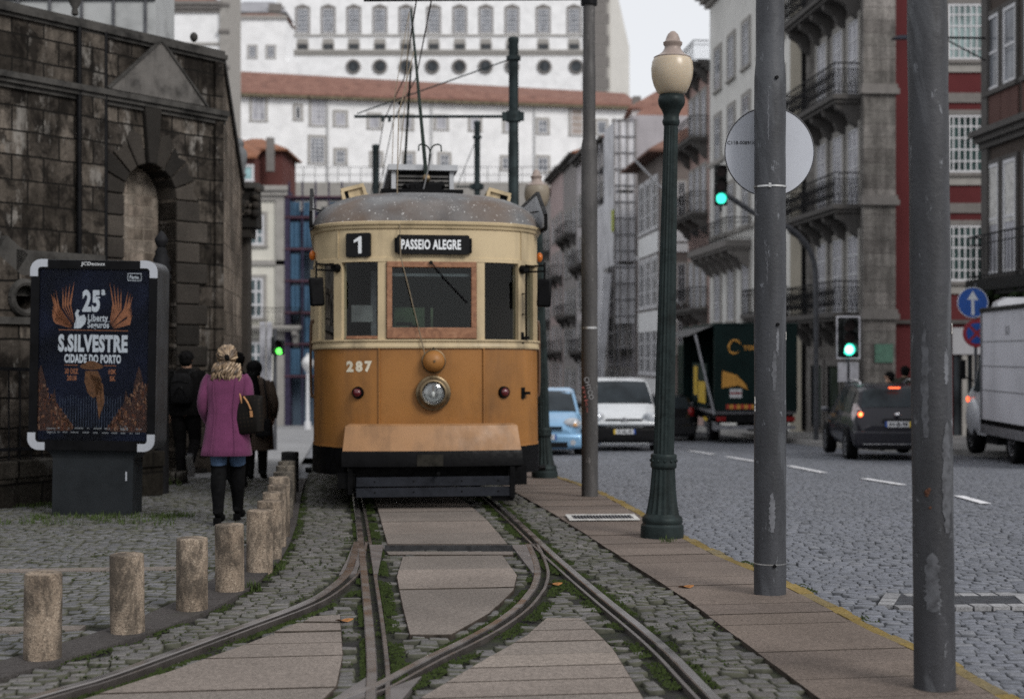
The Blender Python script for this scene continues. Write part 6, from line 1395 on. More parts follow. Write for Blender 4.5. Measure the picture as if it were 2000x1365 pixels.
nplate(blue, 2.0, .48, 1, '33-82-XS'); mirror_pair(blue, .85, .75, .96, pb)
van = place('white_van', 'white panel van with a black bumper coming towards the camera behind the grey pole', 'van', 1206, 36.3, R(180))
pv = paint('white_van_paint', (.62,.64,.66), .3, 0)
C = Car([(-2.2,.8,1.0,1.6),(-2.1,.86,1.05,1.75),(-1.2,.89,1.08,1.8),(0,.895,1.08,1.81),(.45,.895,1.08,1.76),(.8,.89,1.08,1.55),(1.25,.88,1.06,1.16),(1.5,.86,.98,1.08),(1.95,.8,.86,.94),(2.15,.72,.7,.78),(2.2,.66,.6,.68)], .24, 1.8, tumble=.2)
C.body(pv, van); C.screen(1.22, .52, 'windscreen', m_cgl, van, .95, .9); C.sidewin(.1, 1.0, 'side_window', m_cgl, van, cut=-.4)
B = MB(); B.box(-.88,.88,1.9,2.3,.28,.68,m_plast); B.build('bumper', parent=van, smooth=30, bevel=.09)
B = MB(); B.box(-.86,.86,1.95,2.29,.7,.8,pv); B.build('bonnet_lip', parent=van, smooth=30, bevel=.04)
B = MB(); B.box(-.45,.45,2.14,2.26,.82,.86,m_plast); B.build('grille', parent=van, smooth=0); B = MB(); B.box(-.6,.6,2.285,2.31,.34,.42,m_black); B.build('air_intake', parent=van, smooth=0)
B = MB(); B.text('^', (0,2.29,.87), .2, .05, m_chr, xd=(-1,0,0), bold=.06); B.text('^', (0,2.29,.82), .2, .05, m_chr, xd=(-1,0,0), bold=.06); B.build('badge', parent=van, smooth=0)
for sx in (-1, 1):
    B = MB(); B.sphere((sx*.66,2.03,.9),(.2,.16,.12),m_hl,14,10); B.build('headlight', parent=van)
    for y in (-1.35, 1.4): wheel(van, sx*.8, y, .32); arch(van, sx*.9, y, .32)
nplate(van, 2.31, .56, 1, '47-NL-85'); mirror_pair(van, .93, .95, 1.15, m_plast)
B = MB(); B.cyl((0,.1,1.8),(0,-.15,2.05),.008,n=6,m=m_plast); B.build('aerial', parent=van)
drk = place('dark_car', 'small dark car seen from behind in the gap between lamp post and green lorry', 'car', 1296, 46.0, R(-1))
pd = paint('black_car_paint', (.018,.018,.02), .25, .2)
C = Car([(-1.9,.72,.75,.82),(-1.8,.82,.9,1.0),(-1.45,.84,.93,1.42),(-.5,.85,.93,1.5),(.3,.85,.92,1.46),(1.1,.84,.9,1.0),(1.6,.78,.82,.88),(1.9,.66,.6,.68)], .2, 1.7)
C.body(pd, drk); C.screen(-1.75, -1.45, 'rear_window', m_cgl, drk, .88, .84); C.sidewin(-1.2, .4, 'side_window', m_cgl, drk, cut=-.3)
for sx in (-1, 1):
    B = MB(); B.sphere((sx*.7,-1.78,.95),(.11,.1,.17),m_redl,12,8); B.build('tail_light', parent=drk)
    for y in (-1.2, 1.2): wheel(drk, sx*.76, y, .3)
B = MB(); B.box(-.84,.84,-1.98,-1.7,.25,.6,pd); B.build('bumper', parent=drk, smooth=30, bevel=.06); nplate(drk, -1.9, .75, -1, '61-FT-22')
# ---- signals and signs
m_pole = mat('galvanised_dark', (.07,.072,.08), .55, .3, var=.25, scale=5); m_sig = mat('signal_black', (.012,.014,.014), .5, var=.3)
g_teal = glow('green_signal_teal', (.05,.9,.62), 1.5); g_white = glow('green_signal_core', (.75,1.0,.92), 1.6); g_green = glow('green_signal_lime', (.12,.95,.1), 2.2)
m_off = mat('unlit_lens', (.02,.012,.012), .2, var=.3)
def signal_head(root, c, w_, h, lit, core=None, visor=True, board=None, nl=3, R0=None):
    B = MB(); B.box(c[0]-w_/2,c[0]+w_/2,c[1]-.05,c[1]+.15,c[2]-h/2,c[2]+h/2,m_sig); hd = B.build('housing', parent=root, smooth=30, bevel=.03); r_ = R0 or min(w_*.4, h/nl*.42)
    for k in range(nl):
        z = c[2]+h/2-h/nl*(k+.5); on = (k == nl-1)
        B = MB(); B.cyl((c[0],c[1]-.05,z),(c[0],c[1]-.07,z),r_,n=20,m=lit if on else m_off)
        o = B.build('lens', parent=root, smooth=30)
        if on and core:
            B = MB(); B.cyl((c[0],c[1]-.07,z),(c[0],c[1]-.075,z),r_*.68,n=20,m=core); B.build('lit_core', parent=o, smooth=30)
        if visor:
            B = MB(); n = 12; vs = [(c[0]+r_*1.12*math.cos(a), c[1]+yy, z+r_*1.12*math.sin(a)) for yy in (-.05, -.25) for a in [R(-20+220*i/n) for i in range(n+1)]]
            B.add(vs, [(i, i+1, n+2+i, n+1+i) for i in range(n)], m_sig); B.build('visor', parent=root, smooth=60, fix=False)
    return hd
Ys = 40.5; xb, zb_ = (1594-1000)/FPX*Ys, gzf(Ys)+.06; hx = (1408-1000)/FPX*Ys-xb; hz = 1.6+(690-362)/FPX*Ys-zb_
root = thing('traffic_light', 'traffic light on a curved overhead arm, green lit, behind the round sign', 'traffic light', (xb, Ys, zb_))
B = MB(); B.tube(crom([(0,0,0),(0,0,2),(0,0,4.0),(-.05,0,5.0),(-.3,0,5.6),(-.8,0,6.05),(-1.5,0,6.3),(hx+.12,0,hz-.25)], 6), .075, 10, m_pole); B.build('mast_arm', parent=root)
B = MB(); B.box(hx-.03,hx+.03,-.02,.02,hz-.75,hz-.5,m_sig); B.build('bracket', parent=root, smooth=0); signal_head(root, (hx,0,hz), .36, 1.15, g_teal, None)
Ys = 31.5; xb, zb_ = (1657-1000)/FPX*Ys, gzf(Ys)+.0; hz = 1.6+(690-659)/FPX*Ys-zb_
root = thing('traffic_light', 'green lit traffic light on a low post, pale framed backboard, above the grey car', 'traffic light', (xb, Ys, zb_))
B = MB(); B.cyl((0,.08,0),(0,.08,hz),.045,n=12,m=m_pole); B.build('post', parent=root)
B = MB(); B.box(-.26,.26,.01,.03,hz-.47,hz+.47,m_sig); B.build('backboard', parent=root, smooth=0)
B = MB(); m_edge = mat('pale_board_edge', (.42,.42,.46), .6); B.prism(rrect(-.265,.265,hz-.475,hz+.475,.01,2), 0,.012,m_edge,holes=[rrect(-.235,.235,hz-.445,hz+.445,.01,2)[::-1]]); B.build('board_edge', parent=root, smooth=0)
signal_head(root, (0,-.01,hz-.0), .26, .8, g_teal, g_white, R0=.13)
for sx in (-1, 1):
    B = MB(); B.box(sx*.13-.1,sx*.13+.1,.0,.02,hz-.98,hz-.55,mat('grey_info_plate', (.3,.3,.33), .6)); B.build('info_plate', parent=root, smooth=0)
Ys = 33.0; xb = (537-1000)/FPX*Ys; zb_ = gzf(Ys); hz = 1.6+(690-684)/FPX*Ys-zb_
root = thing('traffic_light', 'traffic light left of the tram with a bright green lamp, beyond the walkers', 'traffic light', (xb, Ys, zb_))
B = MB(); B.cyl((0,0,0),(0,0,hz+.5),.045,n=12,m=m_pole); B.build('post', parent=root)
signal_head(root, (.12,-.05,hz+.07), .17, .36, g_green, None, R0=.075, nl=2)
B = MB(); B.box(-.08,-.03,-.06,.02,hz-.1,hz+.3,m_sig); B.build('side_housing', parent=root, smooth=0)
for px, wpx in ((513, 11), (526, 10)):
    x = (px-1000)/FPX*33.4; o = thing('information_board', 'narrow grey upright panel on a post, %s' % ('left of its twin, nearer the stone wall' if px < 520 else 'right of its twin, next to the signal post'), 'sign', (x, 33.4, gzf(33.4)))
    B = MB(); B.box(-wpx/2/83.2, wpx/2/83.2, -.03, .03, 1.55, 3.0, mat('pale_panel', (.4,.4,.43), .6)); B.build('panel', parent=o, smooth=0, bevel=.01); B = MB(); B.cyl((0,0,0),(0,0,1.6),.03,n=8,m=m_pole); B.build('post', parent=o)
Ys = 31.5; xb = (1903-1000)/FPX*Ys; zb_ = gzf(Ys)+.05
root = thing('road_signs', 'blue arrow sign above a red and blue no stopping sign, beside the white lorry', 'road sign', (xb, Ys, zb_))
m_sb = mat('sign_blue', (.015,.085,.36), .45, var=.08); m_sr = mat('sign_red', (.3,.03,.045), .45, var=.08); m_sw = mat('sign_pale', (.62,.64,.68), .5, var=.05)
B = MB(); B.cyl((.05,.06,0),(.05,.06,3.7),.035,n=10,m=m_pole); B.build('post', parent=root)
c1 = P(1900, 591, Ys)-root.location; c2 = P(1908, 651, Ys)-root.location
B = MB(); B.cyl((c1.x,0,c1.z),(c1.x,.02,c1.z),.34,n=40,m=m_sb); d_ = B.build('arrow_disc', parent=root, smooth=30)
B = MB(); B.prism([(c1.x+x*.95, c1.z+z*.95) for x, z in ((-.035,-.29),(.04,-.29),(.03,.07),(.13,.05),(0,.28),(-.13,.06),(-.035,.07))], -.006, -.001, m_sw); rg = [(c1.x+.335*math.cos(a), -.002, c1.z+.335*math.sin(a)) for a in np.linspace(0, 2*math.pi, 41)]; B.tube(rg, .01, 5, m_sw); B.build('white_arrow', parent=d_, smooth=0)
B = MB(); B.cyl((c2.x,0,c2.z),(c2.x,.02,c2.z),.31,n=40,m=m_sr); d_ = B.build('no_stopping_disc', parent=root, smooth=30)
for k in range(4):
    a0 = R(-38+90*k); B = MB(); B.prism([(c2.x+.05*math.cos(a0+R(38))+0, c2.z+.05*math.sin(a0+R(38)))]+[(c2.x+.23*math.cos(a0+R(76*i/8)), c2.z+.23*math.sin(a0+R(76*i/8))) for i in range(9)], -.005, -.001, m_sb); B.build('blue_sector', parent=d_, smooth=0)
# ---- tram line poles beyond the tram and the overhead wires
def wire_pole(px, Y, ytop, rad, label, arm=None):
    x = (px-1000)/FPX*Y; zb_ = gzf(Y); zt = 1.6+(690-ytop)/FPX*Y-zb_; root = thing('overhead_line_pole', label, 'pole', (x, Y, zb_), group='overhead line poles beyond the tram'); mq = mat('pole_dark_green', (.03,.04,.042), .5, .3, var=.3, scale=6)
    B = MB(); B.lathe([(rad*1.3,-.05),(rad*1.3,1.2),(rad*1.1,1.25),(rad*1.1,zt*.75),(rad,zt*.76),(rad,zt-.08),(rad*1.15,zt-.06),(rad*1.1,zt),(rad*.3,zt+.03)], 18, mq); B.build('shaft', parent=root, smooth=45)
    if arm:
        za, ln, zs = arm; za -= zb_; zs -= zb_
        B = MB(); B.cyl((.06,0,za),(-ln,0,za),.027,n=8,m=mq); B.build('bracket_arm', parent=root)
        B = MB(); B.cyl((0,0,za-.09),(0,0,za+.09),rad*1.5,n=16,m=mq); B.box(-rad*2.4,rad*2.2,-.06,.06,za-.07,za+.07,mq); B.build('clamp', parent=root, smooth=30)
        B = MB(); B.cyl((0,0,zs),(-ln+.05,0,za+.05),.012,n=6,m=mq); B.build('stay_rod', parent=root); B = MB(); B.lathe([(rad,zs-.05),(rad*1.5,zs-.04),(rad*1.5,zs+.03),(rad,zs+.04)],16,mq); B.build('collar', parent=root)
        for dx in (-ln+.5, -ln+.62): 
            B = MB(); B.cyl((dx,0,za),(dx,0,za-.09),.02,.03,8,mq); B.build('insulator', parent=root)
    return root
wire_pole(1003, 25.0, 75, .085, 'tallest line pole with a long bracket arm, rising behind the tram roof', (1.6+(690-228)/FPX*25, 2.8, 1.6+(690-114)/FPX*25))
wire_pole(932, 40.0, 238, .085, 'line pole in the middle distance behind the roof lantern of the tram', (1.6+(690-365)/FPX*40, .6, 1.6+(690-268)/FPX*40))
wire_pole(734, 40.0, 284, .1, 'short dark line pole left of the roof lantern of the tram')
mwi = mat('copper_wire', (.06,.04,.035), .6, .4)
for dx, lb in ((-.05, 'overhead contact wire above the tram, hanging from the bracket arms'), (.12, 'second overhead wire running beside the contact wire above the tram')):
    o = thing('overhead_wire', lb, 'wire', (0, 16, 5.6)); B = MB()
    B.tube([(-.95+dx+.0, -1.5, -.02+.0), (-1.02+dx, 0, 0), (-1.5+dx, 4.5, -.03), (-2.2+dx, 9, .1), (-4.1+dx, 24, -.55)], .009, 5, mwi); B.tube([(-.95+dx, -1.5, -.02), (.6+dx, -13, .1)], .009, 5, mwi); B.build('cable', parent=o)
# ================================================================== BUILDINGS
class Fac:
    """a building with its street front in the local plane y=0 (outside is +y); local x runs from right to left as seen from the street"""
    def __init__(s, name, label, cat, o, ang, zb, group=None):
        s.o = Vector((o[0], o[1])); s.a = ang; s.zb = zb; s.xa = Vector((math.cos(ang), math.sin(ang))); s.n = Vector((-math.sin(ang), math.cos(ang)))
        s.root = thing(name, label, cat, (o[0], o[1], zb), ang, group)
    def hit(s, px, py):
        r = Vector(((px-1000)/FPX, 1)); t_ = s.o.dot(s.n)/r.dot(s.n); p = r*t_-s.o; return p.dot(s.xa), CAMH+(HOR-py)/FPX*t_-s.zb
    def rect(s, px0, py0, px1, py1):           # pixel box -> x0,x1,z0,z1 on the front
        cy = (py0+py1)/2; xa, _ = s.hit(px0, cy); xb, _ = s.hit(px1, cy); _, za = s.hit((px0+px1)/2, py1); _, zb = s.hit((px0+px1)/2, py0); return min(xa, xb), max(xa, xb), za, zb
    def wall(s, x0, x1, z0, z1, d, m, name='wall', y=0.0, holes=()):
        B = MB()
        if holes: B.prism([(x0,z0),(x1,z0),(x1,z1),(x0,z1)], y-d, y, m, holes=[h[::-1] for h in holes])
        else: B.box(x0, x1, y-d, y, z0, z1, m)
        return B.build(name, parent=s.root, smooth=0)
    def band(s, x0, x1, z, h, d, m, name='cornice', steps=2, y=0.0):
        B = MB()
        for k in range(steps): B.box(x0-.02*k, x1+.02*k, y-.02, y+d*(k+1)/steps, z+h*k/steps, z+h*(k+1)/steps, m)
        return B.build(name, parent=s.root, smooth=0)
    def win(s, x0, x1, z0, z1, fm, pm, sur=None, cols=2, rows=3, fw=.06, d=.05, sill=True, arch=False, sw=.16, bw=.035, shutter=None, y=0.0):
        B = MB(); 
        if sur:
            B.box(x0-sw, x0, y-.01, y+.07, z0, z1+sw, sur); B.box(x1, x1+sw, y-.01, y+.07, z0, z1+sw, sur); B.box(x0, x1, y-.01, y+.07, z1, z1+sw, sur)
            if sill: B.box(x0-sw*1.2, x1+sw*1.2, y-.01, y+.13, z0-.12, z0, sur)
            if arch: B.prism([(x0-sw, z1+sw), (x1+sw, z1+sw), ((x0+x1)/2, z1+sw+.55)], y-.01, y+.1, sur)
        B.box(x0, x0+fw, y+.004, y+d, z0, z1, fm); B.box(x1-fw, x1, y+.004, y+d, z0, z1, fm); B.box(x0+fw, x1-fw, y+.004, y+d, z0, z0+fw, fm); B.box(x0+fw, x1-fw, y+.004, y+d, z1-fw, z1, fm)
        for k in range(1, cols): x = x0+(x1-x0)*k/cols; B.box(x-bw/2, x+bw/2, y+.012, y+d-.006, z0+fw, z1-fw, fm)
        for k in range(1, rows): z = z0+(z1-z0)*k/rows; B.box(x0+fw, x1-fw, y+.012, y+d-.01, z-bw/2, z+bw/2, fm)
        w_ = B.build('window', parent=s.root, smooth=0)
        MB().box(x0+fw*.8, x1-fw*.8, y+.006, y+.016, z0+fw*.8, z1-fw*.8, pm).build('pane', parent=w_, smooth=0)
        if shutter:
            MB().box(x0+fw, x1-fw, y+.02, y+.03, z0+(z1-z0)*shutter[0], z1-fw, shutter[1]).build('blind', parent=w_, smooth=0)
        return w_
    def balcony(s, x0, x1, z, d, sm, rm, corbels=4, h=1.0, n=None, th=.16, ornate=False, y=0.0):
        B = MB(); B.box(x0, x1, y, y+d, z-th, z, sm); B.box(x0+.08, x1-.08, y, y+d-.1, z-th-.12, z-th, sm)
        for k in range(corbels):
            x = x0+.3+(x1-x0-.6)*k/max(1, corbels-1); B.prism([(y, z-th-.12), (y+d*.85, z-th-.12), (y+d*.8, z-th-.3), (y+d*.45, z-th-.5), (y+d*.3, z-th-.75), (y, z-th-.95)], x-.13, x+.13, sm, 'yz')
        b_ = B.build('balcony', parent=s.root, smooth=0)
        B = MB(); n = n or int((x1-x0)/.2)
        def run(a, c, k):
            a, c = Vector(a), Vector(c); B.bar(a+Vector((0,0,h)), c+Vector((0,0,h)), .05, .04, rm); B.bar(a+Vector((0,0,.08)), c+Vector((0,0,.08)), .03, .03, rm); B.bar(a+Vector((0,0,h*.8)), c+Vector((0,0,h*.8)), .025, .025, rm)
            for i in range(k+1):
                p = a.lerp(c, i/max(1, k)); B.bar(p, p+Vector((0,0,h)), .016, .016, rm)
                if ornate and i < k:
                    q = a.lerp(c, (i+.5)/k); e = (c-a).normalized()*.05
                    B.bar(q-e+Vector((0,0,.2)), q+e+Vector((0,0,h*.75)), .014, .014, rm); B.bar(q+e+Vector((0,0,.2)), q-e+Vector((0,0,h*.75)), .014, .014, rm)
        run((x0+.05,y+d-.06,z), (x1-.05,y+d-.06,z), n); run((x0+.05,y,z), (x0+.05,y+d-.06,z), max(2, int(d/.14))); run((x1-.05,y,z), (x1-.05,y+d-.06,z), max(2, int(d/.14)))
        B.build('railing', parent=b_, smooth=0); return b_
    def roof(s, x0, x1, z, d, rise, m, over=.4, name='roof', gable=False):
        B = MB(); a = (x0-over, over, z); 
        vs = [(x0-over, over, z), (x1+over, over, z), (x1+over, -d-over, z), (x0-over, -d-over, z), (x0-over+(0 if gable else d*.4), -d/2, z+rise), (x1+over-(0 if gable else d*.4), -d/2, z+rise)]
        vs += [(q[0], q[1], q[2]-.14) for q in vs[:4]]
        B.add(vs, [(0,1,5,4),(2,3,4,5),(1,2,5),(3,0,4),(6,7,1,0),(7,8,2,1),(8,9,3,2),(9,6,0,3),(9,8,7,6)], m); return B.build(name, parent=s.root, smooth=0)
    def pipe(s, x, z0, z1, m, r=.06):
        B = MB(); B.cyl((x, .09, z0), (x, .09, z1), r, n=8, m=m); return B.build('pipe_or_shadow_gap', parent=s.root)
FA = math.pi                                   # fronts that face the camera
RA = math.atan2(1, -.08)                       # fronts of the right hand row
def RX(Y): return 15.2-.08*Y
m_iron = mat('wrought_iron', (.018,.018,.02), .6, .3, var=.3); m_white = plaster('white_render', (.82,.82,.825), .08); m_cream = plaster('cream_render', (.62,.6,.56), .2); m_wfr = mat('white_window_paint', (.58,.58,.6), .5, var=.1)
m_gran = plaster('grey_granite', (.2,.187,.178), .45, scale=2.5); m_gran_d = plaster('dark_granite', (.11,.104,.1), .5, scale=2.5); m_gran_l = plaster('pale_granite', (.34,.325,.305), .3, scale=2)
p_dark = pane('dark_pane'); p_grey = pane('grey_pane', (.16,.17,.19)); p_curt = pane('curtained_pane', (.34,.34,.37), .3, .3); p_blue = pane('bluish_pane', (.13,.17,.21))
m_tile = rooftile('old_red_tiles', (.24,.115,.085), (.31,.175,.13)); m_tile2 = rooftile('brown_tiles', (.19,.1,.075), (.27,.15,.11)); m_tile3 = rooftile('orange_tiles', (.28,.115,.06), (.34,.17,.1))
# ---- old stone building at the left, black with soot
cs = [(.06,.051,.043),(.1,.085,.071),(.135,.115,.096),(.08,.069,.06),(.115,.098,.082),(.19,.163,.137)]
m_ash = blockmat('sooty_ashlar', cs, (.012,.011,.01), .5, .325, .013, light=(.28,.262,.24), soot=.85); m_ash2 = blockmat('sooty_ashlar_side', [(.16,.135,.11),(.24,.2,.165),(.3,.25,.205),(.2,.165,.135)], (.09,.075,.06), .6, .36, .01, axis='yz', streaks=.85)
m_rust = islandmat('rusticated_stone', [(.014,.013,.012),(.03,.027,.024),(.055,.048,.042),(.1,.086,.073),(.022,.02,.018)], .85, .8, 22, stain=.6)
m_infill = blockmat('pale_infill_masonry', [(.26,.215,.175),(.36,.3,.25),(.44,.38,.32),(.3,.255,.21)], (.2,.17,.14), .3, .17, .012, streaks=.7)
m_mould = mat('weathered_moulding', (.055,.052,.048), .9, var=.5, scale=3, bmp=.5, bscale=25, grime=.6); m_ped = mat('pediment_grey_stone', (.11,.103,.096), .9, var=.4, scale=4, bmp=.6, bscale=25, grime=.5)
A = Fac('stone_building', 'soot blackened stone building with a blocked arch and pediment on the left', 'building', (-4.5, 22.0), math.atan2(-.811, -.584), -.6)
zt = 6.2+.6
xl, xr = A.hit(240, 420)[0], A.hit(343, 420)[0]; zs_ = A.hit(290, 385)[1]; cx = (xl+xr)/2; rr = (xl-xr)/2
arch_ = [(cx-rr, .3)]+[(cx-rr*math.cos(a), zs_+rr*math.sin(a)) for a in np.linspace(0, math.pi, 17)]+[(cx+rr, .3)]
A.wall(0, 11, 0, zt, .55, m_ash, holes=[arch_]); A.wall(cx-rr-.3, cx+rr+.3, 0, zs_+rr+.3, .3, m_infill, 'infill', y=-.4)
B = MB(); rs = random.Random(4)
n = 9
for k in range(n):                              # voussoirs
    a0, a1 = math.pi*k/n, math.pi*(k+1)/n; key = (k == n//2); ro = rr+(1.0 if key else rs.choice((.34, .52))); g_ = .02
    am = (a0+a1)/2; pts = []
    for a, q in ((a0+g_, rr), (a1-g_, rr), (a1-g_, ro if key else rr+.42), (am, ro), (a0+g_, ro if key else rr+.42)): pts.append((cx+q*math.cos(a)*(1 if not key or q == rr else .75), zs_+q*math.sin(a)))
    pr = .09 if key else .035; B.prism(pts, -.5, pr, m_rust)
for sx in (-1, 1):                              # jamb blocks
    z = zs_-.01; k = 0
    while z > .4:
        h_ = .31; wd = (.44, .6)[k % 2]; x0_, x1_ = (cx+rr, cx+rr+wd) if sx > 0 else (cx-rr-wd, cx-rr); B.box(x0_+.0, x1_, -.5, .04, z-h_+.015, z, m_rust); z -= h_; k += 1
B.build('arch_surround', parent=A.root, smooth=0, bevel=.02)
xp0, xp1 = A.hit(196, 200)[0], A.hit(152, 200)[0]
B = MB(); B.box(xp0, xp1, -.01, .09, 0, zt-.12, m_ash); B.build('pilaster', parent=A.root, smooth=0)
B = MB(); B.box(0, .16, -.01, .06, 0, zt-.12, m_ash); B.build('pilaster', parent=A.root, smooth=0)
for x in (xp0-.03, xp1+.03):  # thin black cylinders added for the shadow gaps beside the pilaster
    B = MB(); B.cyl((x, .07, .2), (x, .07, zt-.05), .035, n=8, m=m_black); B.build('pipe_or_shadow_gap', parent=A.root)
B = MB(); 
for z, h_, d_ in ((zt-.12,.05,.05),(zt-.07,.07,.1),(zt,.07,.04)): B.box(-.05, 11, -.3, d_, z, z+h_, m_mould)
B.build('coping', parent=A.root, smooth=0)
zc = 5.33+.6
B = MB()
for z, h_, d_ in ((zc-.2,.06,.05),(zc-.14,.06,.1),(zc-.08,.08,.14)): B.box(-.05, 11, -.05, d_, z, z+h_, m_mould)
B.build('string_course', parent=A.root, smooth=0)
q0, q1, q2 = A.hit(206, 156), A.hit(392, 202), A.hit(306, 108)
B = MB(); B.prism([(q0[0], zc+.02), (q1[0], zc+.02), (q2[0], zc+.86)], -.02, .1, m_ped); B.build('pediment', parent=A.root, smooth=0)
B = MB(); B.bar((q0[0]+.05, .12, zc+.02), (q2[0], .1, zc+.87), .04, .035, m_mould); B.bar((q1[0]-.05, .1, zc+.02), (q2[0], .1, zc+.87), .04, .035, m_mould); B.build('raking_cornice', parent=A.root, smooth=0)
B = MB(); x_, z_ = A.hit(148, 18); B.lathe([(.03,0),(.05,.02),(.04,.1),(.08,.18),(.1,.24),(.06,.27)], 14, m_mould, c=(x_, -.02, zt+.1)); B.build('stone_cup', parent=A.root)
B = MB(); x_, z_ = A.hit(383, 82); B.sphere((x_, -.05, zt+.2), (.06,.06,.075), m_mould, 10, 8); B.build('stone_knob', parent=A.root)
# receding side wall with its slanting coping
def quad_wall(name, a, c, za0, za1, zb0, zb1, th, m, parent_root):
    o = parent_root.location; a, c = Vector(a), Vector(c); d = (c-a).normalized(); n_ = Vector((-d.y, d.x))*th
    vs = []
    inv = Matrix.Rotation(-parent_root.rotation_euler.z, 4, 'Z')
    for p, z0, z1 in ((a, za0, za1), (c, zb0, zb1)):
        for q in (p, p+n_):
            for z in (z0, z1): vs.append(tuple(inv @ Vector((q.x-o.x, q.y-o.y, z-o.z))))
    return MB().add(vs, [(0,4,5,1),(2,3,7,6),(0,1,3,2),(4,6,7,5),(1,5,7,3),(0,2,6,4)], m).build(name, parent=parent_root, smooth=0)
quad_wall('side_wall', (-4.49, 22.05), (-5.0, 26.3), -.6, 6.15, -.8, 4.7, .5, m_ash2, A.root)
quad_wall('slanting_coping', (-4.44, 22.02), (-4.95, 26.35), 6.1, 6.22, 4.65, 4.8, .62, m_mould, A.root)
o = thing('carved_corbel', 'black carved stone corbel jutting from the end of the dark stone building', 'stone carving', (*P(482, 400, 26.6)[:2], 0)); cz = P(482, 412, 26.6).z
B = MB(); B.box(-.3,.22,-.2,.4,cz-.32,cz+.42,m_rust,t=.9); B.box(-.3,.1,-.15,.4,cz-.5,cz-.3,m_rust); B.box(-.32,.26,-.25,.4,cz+.4,cz+.5,m_mould)
r0 = random.Random(2)
for _ in range(26): B.sphere((r0.uniform(-.28,.24), -.2, cz+r0.uniform(-.25,.4)), r0.uniform(.04,.09), m_rust, 8, 6)
B.build('carving', parent=o, smooth=40)
B = MB(); B.box(-.32,.0,.1,.5,-1.0,cz-.5,m_rust); B.build('pier', parent=o, smooth=0)
o = thing('stone_urn', 'grey stone urn standing above the corbel at the end of the dark building', 'urn', (*P(468, 340, 27.5)[:2], P(468, 345, 27.5).z)); B = MB(); B.lathe([(.1,-.9),(.1,.0),(.13,.03),(.1,.08),(.12,.2),(.15,.42),(.13,.5),(.07,.56),(.09,.64),(.03,.74)], 16, mat('grey_urn_stone', (.13,.135,.14), .9, var=.3, scale=6)); B.build('urn_body', parent=o)
# ---- stair wall with the round opening, and iron fence in front of it
Bf = Fac('stair_wall', 'dark stone stair wall with a round opening, at the left edge', 'wall', (-4.05, 17.85), math.atan2(-.811, -.584), -.5)
c0 = Bf.hit(47, 582); r_ = abs(Bf.hit(70, 582)[0]-c0[0])
hole = [(c0[0]+r_*math.cos(a), c0[1]+r_*math.sin(a)) for a in np.linspace(0, 2*math.pi, 25)[:-1]]
t0, t1, t2 = Bf.hit(0, 500), Bf.hit(42, 537), Bf.hit(110, 545); xe = Bf.hit(215, 700)[0]
B = MB(); B.prism([(xe, 0), (7.5, 0), (7.5, t0[1]+1.6), (t0[0], t0[1]), (t1[0], t1[1]), (xe, t1[1])], -.4, 0, m_ash, holes=[hole[::-1]]); B.build('masonry', parent=Bf.root, smooth=0)
B = MB()
for a, c_ in (((7.5, t0[1]+1.6), t0), (t0, t1), (t1, (xe, t1[1]))): B.bar((a[0], -.15, a[1]+.03), (c_[0], -.15, c_[1]+.03), .12, .52, m_mould)
B.build('coping', parent=Bf.root, smooth=0)
B = MB(); rg = [(c0[0]+r_*1.12*math.cos(a), .02, c0[1]+r_*1.12*math.sin(a)) for a in np.linspace(0, 2*math.pi, 33)]; B.tube(rg, .045, 8, m_mould); B.build('round_moulding', parent=Bf.root)
B = MB(); B.box(xe, 7.5, 0, .05, t1[1]-.55, t1[1]-.47, m_mould); B.build('string_course', parent=Bf.root, smooth=0)
Ff = Fac('iron_fence', 'black iron railing on a low mossy stone base, partly behind the poster case', 'fence', (-4.2, 16.5), math.atan2(-.811, -.584), -.06)
m_base = blockmat('mossy_base_stone', [(.025,.022,.019),(.045,.04,.033),(.07,.062,.052),(.035,.031,.027)], (.01,.009,.008), .6, .3, .014, light=(.16,.15,.135))
B = MB(); B.box(-.2, 6.5, -.28, 0, 0, .34, m_base); B.box(-.2, 6.5, -.3, .03, .34, .52, m_base); B.build('stone_base', parent=Ff.root, smooth=0, bevel=.012)
zt_ = 1.42; B = MB(); B.bar((-.2,-.14,zt_),(6.5,-.14,zt_+.25),.04,.04,m_iron); B.bar((-.2,-.14,.62),(6.5,-.14,.68),.035,.035,m_iron); B.build('fence_rail', parent=Ff.root, smooth=0)
B = MB()
for k in range(48): x = -.15+k*.138; B.cyl((x,-.14,.5),(x,-.14,zt_+.25*(x/6.5)),.009,n=6,m=m_iron)
o = B.build('bars', parent=Ff.root); o['kind'] = 'stuff'
o = thing('iron_finial_post', 'ribbed dark iron post top peeping out above the right corner of the poster case', 'post', (*P(315, 500, 17.0)[:2], gzf(17))); zf_ = P(315, 500, 17.0).z-o.location.z
B = MB(); B.lathe([(.09,0),(.09,zf_-.3),(.12,zf_-.26),(.1,zf_-.2),(.115,zf_-.14),(.09,zf_-.08),(.1,zf_-.04),(.07,zf_+.02),(.075,zf_+.05),(.045,zf_+.1),(.075,zf_+.16),(.08,zf_+.2),(.05,zf_+.25),(.01,zf_+.3)], 16, m_iron); B.build('post_body', parent=o)
struct(tag(MB().box(-.55,.35,-.25,.12,-.2,.1,m_base).build('kerb', loc=(*G(312, 944)[:2], gzf(16.8)), smooth=0, bevel=.02)))
blades('grass', [(G(322, 912)[0]+random.gauss(0,.18), G(322, 912)[1]+random.gauss(0,.12)) for _ in range(40)]+[(G(300, 946)[0]+random.gauss(0,.2), G(300, 946)[1]-.2+random.gauss(0,.04)) for _ in range(30)], m_grass, 8, (.05,.14))
